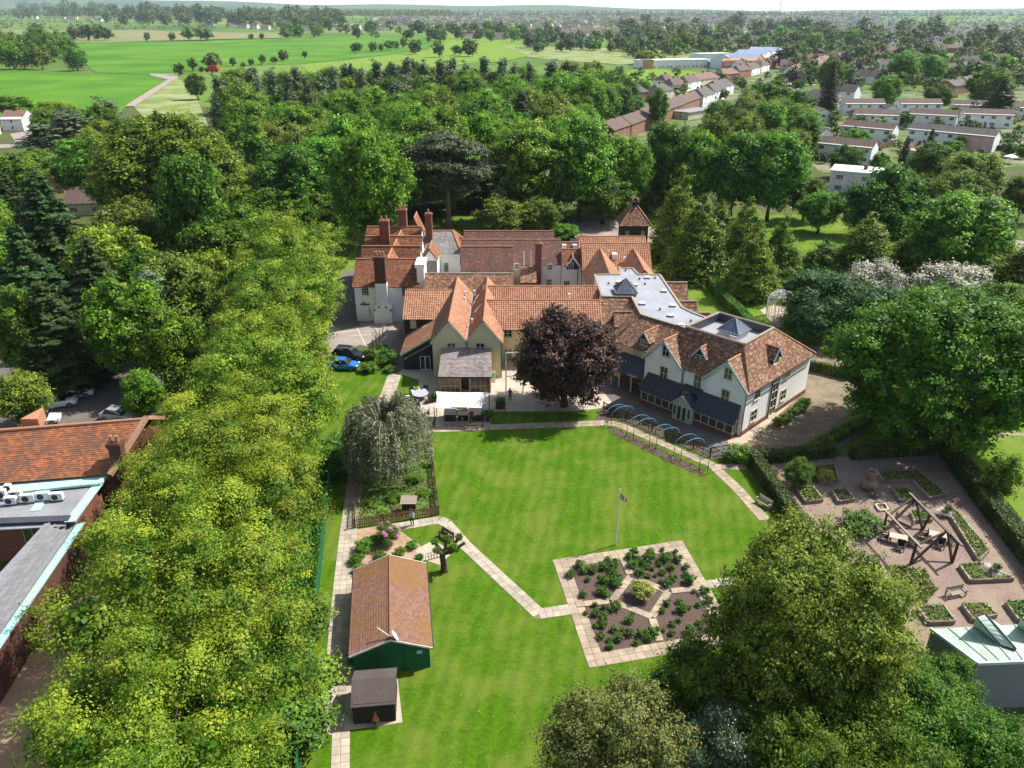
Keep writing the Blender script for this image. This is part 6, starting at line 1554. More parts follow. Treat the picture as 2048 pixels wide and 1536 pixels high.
# ---- raised beds of the gravel garden
def bed(pix,label,fill,h_=.42,plant_n=10):
    pts=[P(x,y)for x,y in pix];c0=sum(pts,Vector())/len(pts);T=thing('raised_bed',label,'raised bed',c0,'raised beds of the gravel garden')
    for i in range(len(pts)):
        a,c=pts[i],pts[(i+1)%len(pts)];b=MB();d=(c-a).normalized();b.beam(a+d*.03+Vector((0,0,h_/2)),c-d*.03+Vector((0,0,h_/2)),.14,h_);b.build('sleeper',grey_wood if i%2 else nmat('weathered_sleeper',(.27,.21,.17),(.16,.12,.10),scale=4,rough=.95),T)
    b=MB();b.face([(q.x,q.y,h_-.1)for q in pts]);o=b.build('soil',soil,T)
    rr=random.Random(int(c0.x*7));rng=np.random.default_rng(int(c0.x*9));n=220;cen=[]
    xs=[q.x for q in pts];ys=[q.y for q in pts]
    def inside(x,y):
        r=False;j=len(pts)-1
        for i in range(len(pts)):
            if(pts[i].y>y)!=(pts[j].y>y)and x<(pts[j].x-pts[i].x)*(y-pts[i].y)/(pts[j].y-pts[i].y)+pts[i].x:r=not r
            j=i
        return r
    while len(cen)<n*plant_n//10:
        x,y=rr.uniform(min(xs),max(xs)),rr.uniform(min(ys),max(ys))
        if inside(x,y):cen.append((x-c0.x,y-c0.y,h_-.06+rr.random()**2*.25))
    cen=np.array(cen);me=np_mesh('bed_planting',leaves_at(rng,cen,np.zeros_like(cen),.2,up=.9),4,[fill],np.clip(rng.normal(.5,.3,len(cen)),0,1));o=link('planting',me,T);o['kind']='stuff'
bed([(1662,985),(1692,984),(1708,1004),(1676,1009)],'small raised bed of herbs and bare soil left of the pergola',lf_bush,plant_n=7)
bed([(1785,984),(1815,982),(1832,1003),(1800,1006)],'small raised bed of yellowing plants behind the pergola',lf_olive,plant_n=12)
bed([(1752,947),(1835,946),(1893,994),(1858,1001),(1824,966),(1766,967)],'long L shaped raised bed of low green plants at the back of the gravel garden',lf_bush,plant_n=30)
bed([(1592,983),(1625,978),(1645,1005),(1611,1009)],'raised bed of bright leaves below the pale green shrub',lf_bush,plant_n=20)
bed([(1625,938),(1668,934),(1676,966),(1640,970)],'raised bed under the golden shrub by the back hedge',lf_olive,plant_n=14)
bed([(1894,1028),(1910,1025),(1976,1106),(1956,1127)],'long narrow raised bed running beside the right hand hedge',lf_bush,plant_n=28)
bed([(1917,1136),(1956,1131),(2026,1163),(1939,1167)],'raised bed with a spiky silver plant near the right hedge',lf_bush,plant_n=18)
bed([(1833,1220),(1886,1217),(1908,1249),(1855,1251)],'weedy raised bed nearest the copper roof on the left',lf_bush,plant_n=12)
bed([(1922,1214),(1967,1213),(1992,1236),(1945,1246)],'raised bed of brown soil behind the copper skylight',lf_olive,plant_n=10)
bed([(2009,1210),(2060,1206),(2090,1250),(2035,1246)],'grassy raised bed at the right edge of the picture',lf_bush,plant_n=22)
bed([(1819,1030),(1857,1026),(1863,1045),(1828,1047)],'square raised bed beneath the pergola beams',lf_bush,plant_n=14)
# spiky silver plants
for(px,py,r_,l_)in((1982,1150,1.15,'spiky silver plant spilling over the raised bed by the right hedge'),(1887,1032,.95,'spiky pale plant behind the pergola')):
    p=P(px,py)+Vector((0,0,.4));rng=np.random.default_rng(int(px));n=520;a=rng.uniform(0,6.283,n);el=rng.uniform(.05,1.35,n);L_=r_*rng.uniform(.5,1.1,n)
    d=np.stack([np.cos(a)*np.cos(el),np.sin(a)*np.cos(el),np.sin(el)*.75],1);sd=np.stack([-np.sin(a),np.cos(a),np.zeros(n)],1)*.022
    v=np.empty((n,3,3));v[:,0]=sd;v[:,1]=-sd;v[:,2]=d*L_[:,None];v[:,2,2]-=.12*L_
    me=np_mesh('spiky_plant',v.reshape(-1,3),3,[lf_grey],rng.uniform(.2,1,n));T=thing('spiky_plant',l_,'plant',p);link('leaves',me,T)
    o=link('flower_stalks',KINDS['bush'][0][0],T,(.3,0,.2));o.scale=(.13,.13,.09);
# pergola of rough timber
PG=thing('timber_pergola','rough dark timber pergola of splayed posts and rails on the gravel','pergola',P(1835,1095))
hz=2.3
B1,B2,F1_,F2_=P(1766,1064),P(1845,1060),P(1821,1128),P(1904,1126)
tops={k:PN(*q,Vector((0,0,hz)),Vector((0,0,1)))for k,q in dict(a=(1770,1024),b=(1842,1098),c=(1818,988),d=(1901,1072),e=(1853,1020),f=(1924,1094)).items()}
for s_,e_ in(('a','b'),('c','d'),('e','f')):b=MB();b.beam(tops[s_]+Vector((0,0,.12)),tops[e_]+Vector((0,0,.12)),.16,.16);b.build('rail',plain('weathered_rail',(.24,.20,.16),.9)if s_!='a' else grey_wood,PG)
for f,ts in((B1,[('a',.06),('c',.15)]),(B2,[('c',.2),('e',.12)]),(F1_,[('a',.88),('c',.9)]),(F2_,[('c',.95),('e',.9)])):
    for k,tt in ts:e_=tops[k].lerp(tops[dict(a='b',c='d',e='f')[k]],tt);b=MB();b.beam(f,e_,.17,.17);b.build('post',dark_wood,PG)
for tt in(.1,.9):
    b=MB();q=[tops[k].lerp(tops[m_],tt)for k,m_ in(('a','b'),('c','d'),('e','f'))];b.beam(q[0],q[1],.14,.14);b.build('tie_beam',dark_wood,PG);b=MB();b.beam(q[1],q[2],.14,.14);b.build('tie_beam',dark_wood,PG)
for k,(px,py,l_)in enumerate(((1873,1082,'pale wooden picnic table under the pergola'),(1794,1086,'pale picnic table left of the pergola posts'))):
    p=P(px,py);T=thing('picnic_table',l_,'table',p);M_=Matrix.Translation(p)@Matrix.Rotation(-.4,4,'Z');
    for i in range(4):b=MB(M_);b.box(-.75,.75,-.42+i*.21,-.23+i*.21,.68,.73);b.build('top_board',plain('pale_table_board',(.50,.45,.36),.8),T)
    for x in(-.6,.6):
        for y in(-.3,.3):b=MB(M_);b.box(x-.04,x+.04,y-.04,y+.04,0,.68);b.build('leg',black_metal,T)
    for q,l2 in(((-1.1,0,1.57),'left of'),((1.15,.1,-1.57),'right of'),((.2,-1.0,3.14),'in front of')):chair(M_@Vector((q[0],q[1],0)),q[2]-.4+math.pi,'dark chair %s the %s'%(l2,['picnic table under the pergola','picnic table beside the pergola'][k]),'chairs in the gravel garden',False)
# big clay urn on its mound
p=P(1736,978);T=thing('stone_urn','tall weathered urn ornament standing on a round jar in the gravel garden','urn',p);clay=nmat('weathered_clay',(.30,.215,.15),(.20,.14,.10),scale=5,rough=.95)
b=MB();b.lathe([(.55,0),(.78,.35),(.85,.7),(.65,1.05),(.42,1.15)],p,16);b.build('base_jar',clay,T,smooth=True);b=MB();b.lathe([(.35,1.15),(.28,1.3),(.5,1.6),(.58,1.95),(.62,2.05),(.45,2.05),(.3,1.9)],p,16);b.build('bowl',clay,T,smooth=True)
for q in((-.2,.1),(.25,-.1),(0,.2)):b=MB();b.lathe([(.02,0),(.16,.1),(.18,.25),(.02,.4)],p+Vector((q[0],q[1],2.0)),7);b.build('stone',clay,T)
p=P(1745,992);T=thing('log_pile','small heap of grey branches on the gravel before the urn','log pile',p);rr=random.Random(2)
for k in range(9):a=rr.uniform(0,3.1);b=MB();d=Vector((math.cos(a),math.sin(a),rr.uniform(-.2,.5)))*.5;c_=p+Vector((rr.uniform(-.3,.3),rr.uniform(-.3,.3),.2+.05*k));b.tube([c_-d,c_+d],.06,6);b.build('log',bark_grey,T)
a=P(1760,1018);T=thing('stone_trough','small square cream stone surround set in the gravel','trough',a)
for q,r in zip([(1750,1012),(1770,1010),(1776,1022),(1758,1024)],[(1770,1010),(1776,1022),(1758,1024),(1750,1012)]):b=MB();b.beam(P(*q)+Vector((0,0,.12)),P(*r)+Vector((0,0,.12)),.14,.24);b.build('side',frame_cream,T)

# ---- clipped hedges: leafy blocks with real depth
def hedge(pix,w,h_,label,mt=lf_hedge,dens=105,z=0,leaf=.19):
    pts=[P(x,y)for x,y in pix];T=thing('clipped_hedge',label,'hedge',pts[0]);rng=np.random.default_rng(int(pts[0].x*13)&0xffff);cs=[];od=[]
    core=MB()
    for a,c in zip(pts[:-1],pts[1:]):
        d=c-a;L=d.length;d.normalize();n=Vector((-d.y,d.x,0));core.beam(a+Vector((0,0,h_*.46)),c+Vector((0,0,h_*.46)),w*.82,h_*.9)
        for(area,fn)in((L*w,0),(L*h_,1),(L*h_,2),(w*h_*2,3)):
            m=int(area*dens);s=rng.random(m);t=rng.random(m)
            if fn==0:q=np.outer(s*L,d)+np.outer((t-.5)*w,n)+np.array([0,0,h_]);o_=np.tile([0,0,1.],(m,1))
            elif fn==3:e=np.where(s<.5,-.02,L+.02);q=np.outer(e,d)+np.outer((t-.5)*w,n)+np.outer(rng.random(m)*h_,[0,0,1]);o_=np.outer(np.where(s<.5,-1.,1.),d)
            else:sg=1 if fn==1 else-1;q=np.outer(s*L,d)+np.outer(np.full(m,sg*w/2),n)+np.outer(t*h_,[0,0,1]);o_=np.tile(np.array(n)*sg,(m,1))
            q=q+rng.normal(0,.05,q.shape)+np.array(a-pts[0]);cs.append(q);od.append(o_)
    c_=np.concatenate(cs);o_=np.concatenate(od);cl=np.clip(.5+.3*np.sin(c_[:,0]*2.1+c_[:,1]*1.3)+rng.normal(0,.25,len(c_)),0,1)
    link('foliage',np_mesh('hedge_foliage',leaves_at(rng,c_,o_,leaf,up=.15),4,[mt],cl),T)
    core.build('branches',nmat('hedge_core',(.018,.024,.010),rough=1),T)
hedge([(1505,928),(1555,1000),(1606,1072)],1.1,1.5,'clipped hedge between the slab path bench and the gravel garden')
hedge([(1506,926),(1664,912)],1.0,1.3,'clipped hedge along the back of the gravel garden left of its gap')
hedge([(1700,916),(1885,905)],1.0,1.3,'dark clipped hedge along the back of the gravel garden right of its gap')
hedge([(1888,905),(1960,1000),(2070,1140),(2140,1240)],1.6,1.7,'tall clipped hedge down the right side of the gravel garden')
hedge([(1405,552),(1440,600),(1480,640),(1530,690)],1.3,1.8,'ivy topped garden wall hedge running down behind the flat roof',lf_bush)
hedge([(1620,905),(1690,868),(1740,845)],1.2,.9,'low loose hedge beside the lane at the foot of the chestnut',lf_bush)
hedge([(1560,735),(1640,745),(1700,760)],.6,1.4,'shaded hedge behind the white gabled wing',lf_hedge)
# round box balls by the wing apron
for k,(px,py)in enumerate(((1556,852),(1571,843),(1585,833),(1598,823),(1610,813))):
    plant('bush',P(px,py),.8,1.15,'low clipped shrub in the row beside the white wing apron','clipped shrubs beside the wing apron',name='clipped_shrub',cat='shrub')

# ---- rose bushes
rr=random.Random(12)
beds=[[(1136,1132),(1232,1116),(1251,1150),(1217,1195),(1150,1200)],[(1258,1110),(1350,1096),(1394,1165),(1340,1176),(1262,1146)],[(1160,1214),(1218,1206),(1296,1236),(1316,1284),(1204,1306),(1180,1290)],[(1345,1186),(1404,1180),(1450,1265),(1335,1284),(1312,1236)]]
def inpoly(x,y,poly):
    r=False;j=len(poly)-1
    for i in range(len(poly)):
        if(poly[i][1]>y)!=(poly[j][1]>y)and x<(poly[j][0]-poly[i][0])*(y-poly[i][1])/(poly[j][1]-poly[i][1])+poly[i][0]:r=not r
        j=i
    return r
where=['far left','far right','near left','near right']
KINDS['rose']=([crown_from_lobes('rose_crown',150+i,round_lobes(150+i,1.0,1.2,.15,k=9,spread=.6,size=(.3,.5)),620,.17,lf_rose,clump=.12,per=10,up=.7,tone_spread=.3)for i in range(3)],[limb_mesh('rose_stems',153+i,1.0,.03,round_lobes(150+i,1,1.2,.2,k=8),bark,.15,limbs=6)for i in range(3)],1.0,1.2);NAMES['rose']='rose_bush'
for bi,poly in enumerate(beds):
    pts=[];tries=0
    want=(17,30,22,20)[bi]
    while len(pts)<want and tries<900:
        tries+=1;x,y=rr.uniform(1130,1460),rr.uniform(1095,1310)
        if not inpoly(x,y,poly):continue
        if bi==0 and 1165<x<1200 and y>1165:continue
        if all((x-a)**2+(y-c)**2*2.2>13**2 for a,c in pts):pts.append((x,y))
    for x,y in pts:s=rr.choice((.24,.3,.36,.42,.5,.58))*rr.uniform(.9,1.1);plant('rose',P(x,y),s,s*1.25,'dark green rose bush in the %s bed of the rose garden'%where[bi],'rose bushes of the %s bed'%where[bi],cat='shrub')
KINDS['golden']=([crown_from_lobes('golden_crown',160,round_lobes(160,1.0,1.6,.2,k=11,spread=.6,size=(.3,.45)),1500,.16,lf_yellow,clump=.14,per=12,up=.7,tone_spread=.3)],[limb_mesh('golden_stems',161,1.4,.04,round_lobes(160,1,1.6,.2,k=8),bark,.15)],1.0,1.6);NAMES['golden']='golden_shrub'
plant('golden',P(1283,1196),1.0,1.55,'yellow variegated shrub in the middle bed of the rose garden',cat='shrub')
plant('golden',P(1648,962),1.0,1.3,'golden budded shrub in the raised bed by the back hedge',cat='shrub')
# ---- people
def person(loc,face,top_c,leg_c,hair_c,label,pose):
    """one continuous figure grown round a jointed skeleton, clothes coloured by zone, fingers rooted in the hands"""
    T=thing('person',label,'person',loc,rz=face)
    J=dict(pelvis=(0,0,.92),waist=(0,0,1.08),chest=(0,.0,1.30),neck=(0,0,1.47),head0=(0,-.015,1.56),head1=(0,-.02,1.66))
    R_=dict(pelvis=.15,waist=.135,chest=.155,neck=.055,head0=.085,head1=.085)
    E=[('pelvis','waist'),('waist','chest'),('chest','neck'),('neck','head0'),('head0','head1')]
    for s,S in((-1,'L'),(1,'R')):
        st=pose.get('stride',0)*s
        J['hip'+S]=(.1*s,0,.86);J['knee'+S]=(.11*s,-.03+st*.5,.49);J['ankle'+S]=(.11*s,.02+st,.09);J['toe'+S]=(.12*s,-.15+st,.045)
        R_.update({'hip'+S:.1,'knee'+S:.062,'ankle'+S:.045,'toe'+S:.04})
        E+=[('pelvis','hip'+S),('hip'+S,'knee'+S),('knee'+S,'ankle'+S),('ankle'+S,'toe'+S)]
        J['sh'+S]=(.19*s,0,1.41);el,ha=pose['arm'+S];J['el'+S]=el;J['ha'+S]=ha
        R_.update({'sh'+S:.062,'el'+S:.045,'ha'+S:.034});E+=[('chest','sh'+S),('sh'+S,'el'+S),('el'+S,'ha'+S)]
    ks=list(J);me=bpy.data.meshes.new('body');me.from_pydata([J[k]for k in ks],[(ks.index(a),ks.index(c))for a,c in E],[])
    o=bpy.data.objects.new('tmp',me);COL.objects.link(o);sk=o.modifiers.new('s','SKIN');sk.use_smooth_shade=True;ly=me.skin_vertices[0].data
    for i,k in enumerate(ks):ly[i].radius=(R_[k]*(1.25 if k in('chest','pelvis','waist')else 1),R_[k]*(.8 if k in('chest','waist')else 1));ly[i].use_root=(k=='pelvis')
    sb=o.modifiers.new('d','SUBSURF');sb.levels=1
    dg_=bpy.context.evaluated_depsgraph_get();m2=bpy.data.meshes.new_from_object(o.evaluated_get(dg_));bpy.data.objects.remove(o);m2.name='body'
    skin=plain('skin',(.46,.28,.20),.6,var=.03);sh_=plain('shoe',(.02,.02,.02))
    m2.materials.clear()
    for q in(skin,top_c,leg_c,sh_):m2.materials.append(q)
    for p_ in m2.polygons:
        c=p_.center;hand=min((c-Vector(J['haL'])).length,(c-Vector(J['haR'])).length)
        p_.material_index=0 if(c.z>1.45 or hand<.1)else 1 if(c.z>.93 or abs(c.x)>.235)else 3 if c.z<.09 else 2;p_.use_smooth=True
    bd=link('body',m2,T)
    for S in 'LR':
        b=MB();h0=Vector(J['ha'+S]);d=(h0-Vector(J['el'+S])).normalized();sd=d.cross(Vector((0,1,.2))).normalized()
        for k,L_ in enumerate((.07,.085,.08,.062)):s0=h0+sd*(-.03+k*.02);b.tube([s0,s0+d*L_*.6,s0+d*L_+Vector((0,-.015,-.01))],[.011,.010,.007],5)
        b.tube([h0+sd*.03,h0+sd*.06+d*.03,h0+sd*.062+d*.06],[.012,.011,.008],5)
        me_=bpy.data.meshes.new('fingers');me_.from_pydata([tuple(q)for q in b.v],[],b.f);me_.materials.append(skin);link('fingers',me_,T)
    b=MB();b.lathe([(.02,.115),(.06,.1),(.092,.05),(.098,-.01),(.09,-.06)],(0,.018,1.655),10);me_=bpy.data.meshes.new('hair');me_.from_pydata([tuple(q)for q in b.v],[],b.f);me_.materials.append(hair_c);link('hair',me_,T)
    b=MB();b.tube([(0,-.095,1.625),(0,-.125,1.60)],[.01,.016],5)
    for x in(-.033,.033):b.lathe([(.0,-.012),(.012,0),(.0,.012)],(x,-.094,1.64),6)
    b.tube([(-.025,-.098,1.565),(.025,-.098,1.565)],.007,5)
    me_=bpy.data.meshes.new('face');me_.from_pydata([tuple(q)for q in b.v],[],b.f);me_.materials.append(plain('features',(.20,.09,.07)));link('face',me_,T)
    return T
hair_b=plain('dark_hair',(.02,.014,.01))
person(P(1020,802),2.9,plain('purple_shirt',(.16,.09,.30),.9),plain('dark_trousers',(.022,.022,.028),.9),hair_b,'person in a purple top and dark trousers standing on the patio',dict(armL=((-.27,.02,1.14),(-.15,-.16,1.12)),armR=((.29,.03,1.14),(.27,-.1,.95)),stride=.03))
pr=person(P(943,846),.35,plain('dark_red_top',(.30,.02,.035),.9),plain('black_trousers',(.015,.015,.018),.9),plain('grey_hair',(.45,.42,.40)),'person in a dark red top leaning at the outdoor kitchen',dict(armL=((-.27,-.06,1.15),(-.16,-.28,1.1)),armR=((.28,-.06,1.14),(.2,-.3,1.08)),stride=.04))
tw=thing('tea_towel','pale cloth held by the person in the red top','cloth',P(947,843)+Vector((0,-.0,0)));q=P(947,843);b=MB()
for i in range(5):b.face([(q.x+.05+.05*i,q.y-.05+.03*(i%2),.75),(q.x+.1+.05*i,q.y-.05+.03*((i+1)%2),.75),(q.x+.1+.05*i,q.y-.05+.03*((i+1)%2),1.15),(q.x+.05+.05*i,q.y-.05+.03*(i%2),1.15)])
b.build('fold',plain('pale_cloth',(.7,.62,.54),.95),tw)
person(P(825,1051),-.5,plain('pale_blue_shirt',(.50,.64,.74),.9),plain('navy_trousers',(.018,.02,.03),.9),hair_b,'person in a pale blue shirt and dark trousers standing by the picket fence',dict(armL=((-.27,.0,1.16),(-.1,-.18,1.34)),armR=((.27,.04,1.14),(.13,-.17,1.2)),stride=.05))
# ================================================================== CARS
def car(loc,rz,paint,label,L=4.3,W=1.78,H=1.48,wagon=False,group=None):
    T=thing('parked_car',label,'car',loc,group,rz)
    def mk(b,name,m,par=T,smooth=False):
        me=bpy.data.meshes.new(name);me.from_pydata([tuple(q)for q in b.v],[],b.f);me.materials.append(m)
        if smooth:me.polygons.foreach_set('use_smooth',[True]*len(b.f))
        return link(name,me,par)
    h=L/2
    # cross-sections along the length: (y, half width, sill z, shoulder z)
    sec=[(-h,.62,.38,.62),(-h+.12,.80,.28,.72),(-h+.7,.88,.22,.84),(-.6,.89,.20,.90),(.9,.89,.20,.93),(h-.45,.87,.24,.94),(h-.08,.80,.30,.86),(h,.70,.40,.74)]
    k=W/1.78;b=MB();n=8
    for y,w,z0,z1 in sec:
        w*=k
        for x,z in((-w*.9,z0),(-w,z0+.15),(-w,z1-.14),(-w*.86,z1),(w*.86,z1),(w,z1-.14),(w,z0+.15),(w*.9,z0)):b.v.append(Vector((x,y,z)))
    for i in range(len(sec)-1):
        for j in range(n):b.f.append((i*n+j,i*n+(j+1)%n,(i+1)*n+(j+1)%n,(i+1)*n+j));b.m.append(0)
    b.f.append(tuple(range(n)));b.f.append(tuple((len(sec)-1)*n+j for j in reversed(range(n))));b.m+=[0,0]
    mk(b,'body',paint)
    yb=h-(.12 if wagon else .5);g=[(-.95,.9),(-.25,H-.05),(yb-.55,H),(yb,.92)]
    ww=(.78*k,.62*k,.62*k,.74*k)
    for nm,i0,m in(('windscreen',0,glass),('roof',1,paint),('rear_window',2,glass)):
        b=MB();(y0,z0),(y1,z1)=g[i0],g[i0+1];b.face([(-ww[i0],y0,z0),(ww[i0],y0,z0),(ww[i0+1],y1,z1),(-ww[i0+1],y1,z1)]);b.face([(-ww[i0],y0+.02,z0-.03),(-ww[i0+1],y1+.0,z1-.03),(ww[i0+1],y1,z1-.03),(ww[i0],y0+.02,z0-.03)]);mk(b,nm,m)
    for s in(-1,1):
        b=MB();b.face([(s*ww[i],g[i][0],g[i][1])for i in range(4)]);mk(b,'side_window',glass)
        b=MB();b.beam((s*ww[1]*1.03,.55,.92),(s*ww[1]*1.0,.5,H-.03),.06,.06);mk(b,'door_pillar',paint)
        b=MB();b.box(s*.98*k-.08,s*.98*k+.08,-.72,-.62,.92,1.04);mk(b,'mirror',paint)
        b=MB();b.box(s*.62*k-.16,s*.62*k+.16,-h-.005,-h+.2,.60,.73);mk(b,'headlight',white_plastic)
        b=MB();b.box(s*.66*k-.13,s*.66*k+.13,h-.2,h+.005,.66,.82);mk(b,'tail_light',plain('tail_red',(.35,.01,.01),.3))
        for y in(-h+.82,h-.82):
            b=MB();b.tube([(s*.70*k,y,.32),(s*.895*k,y,.32)],.33,14);w_=mk(b,'wheel',gutter_dark);b=MB();b.tube([(s*.89*k,y,.32),(s*.905*k,y,.32)],.2,10);mk(b,'rim',lead,w_)
    b=MB();b.box(-.26,.26,h-.03,h+.012,.5,.62);mk(b,'number_plate',plain('yellow_plate',(.6,.45,.04)))
    if wagon:
        for s in(-.5,.5):b=MB();b.beam((s,-.1,H+.05),(s,yb-.6,H+.03),.04,.05);mk(b,'roof_rail',steel)
    return T
def paint(n,c,met=.0):return nmat('paint_'+n,c,rough=.25,spec=.6,metal=met)
p_black,p_blue,p_white,p_navy,p_red,p_silver=paint('black',(.012,.012,.016)),paint('blue',(.012,.14,.42)),paint('white',(.78,.79,.80)),paint('navy',(.015,.018,.04)),paint('red',(.45,.02,.02)),paint('silver',(.42,.43,.45),.3)
car(P(700,716),1.35,p_black,'black estate car with roof rails parked by the courtyard shrubs',4.7,1.85,1.62,True)
car(P(688,737),1.5,p_blue,'bright blue hatchback half under the lime trees beside the black car',4.0,1.72,1.48)
car(P(152,793),1.9,p_white,'white hatchback parked between another white car and a dark car',4.2)
car(P(118,812),1.9,p_white,'white car with a red tail light partly under the yellow green tree',4.2)
car(P(165,770),1.9,p_navy,'dark navy car at the far end of the left car park',4.4)
car(P(132,775),1.9,p_navy,'dark car in the shade beside the white hatchback',4.4)
car(P(82,848),1.9,p_white,'white car nearest the hall roof under the yellow green tree',4.2)
car(P(240,838),1.4,p_silver,'pale car hidden behind the hall roof ridge',4.2)
car(P(1424,462),1.2,p_blue,'blue car on the drive behind the redwood trees',4.2)
car(P(1520,578),1.6,p_blue,'dark blue car on the park drive under the redwoods',4.2)
car(P(1716,425),1.3,p_red,'red car on the street by the white flat roofed house',4.1)
car(P(1738,418),1.3,p_white,'white van like car beside the red car on the street',4.6,1.9,1.9,True)
car(P(1145,490),.2,p_navy,'dark car on the drive behind the pantiled block',4.3)
for k,(px,py,c_)in enumerate(((1598,402,p_white),(1625,408,p_silver),(1668,152,p_white),(1645,160,p_silver),(1690,140,p_navy),(1625,172,p_white),(1478,222,p_white),(1462,232,p_silver),(1880,468,p_white),(1985,490,p_silver))):
    car(P(px,py),2.3 if py<300 else 1.3,c_,'small parked car on the street among the houses',group='cars parked along the estate streets')
T=thing('red_tractor','red farm machine standing at the edge of the green field','tractor',P(426,143,.3));p=P(426,143,.3);b=MB();b.box(p.x-5,p.x+5,p.y-2.5,p.y+2.5,.6,3.0);b.prism([(p.x-3,p.y-2),(p.x+4,p.y-2),(p.x+4,p.y+2),(p.x-3,p.y+2)],3.0,4.6);b.build('body',p_red,T)
for s in(-3.5,0,3.5):b=MB();b.tube([(p.x+s,p.y-2.8,1.0),(p.x+s,p.y-2.2,1.0)],1.0,12);b.build('wheel',gutter_dark,T)
# street lamps and poles
for px,py,top,l_ in((1441,569,533,'black street lamp with a pale head beside the park drive'),(1617,425,390,'pale lamp post at the bend of the estate street'),(2020,312,262,'wooden pole among the gardens at the right edge')):
    p=P(px,py);h_=height_of(p,top);T=thing('street_lamp' if 'lamp' in l_ else 'telegraph_pole',l_,'street lamp' if 'lamp' in l_ else 'pole',p);b=MB();b.tube([p,p+Vector((0,0,h_))],[.09,.06],8);b.build('post',gutter_dark if 'black' in l_ else(lead if 'lamp' in l_ else grey_wood),T)
    if 'lamp' in l_:b=MB();b.lathe([(.05,0),(.24,.12),(.2,.42),(.05,.5)],p+Vector((0,0,h_)),8);b.build('lamp_head',white_plastic,T)
    else:b=MB();b.beam(p+Vector((-.7,0,h_-.5)),p+Vector((.7,0,h_-.5)),.1,.1);b.build('crossarm',grey_wood,T)

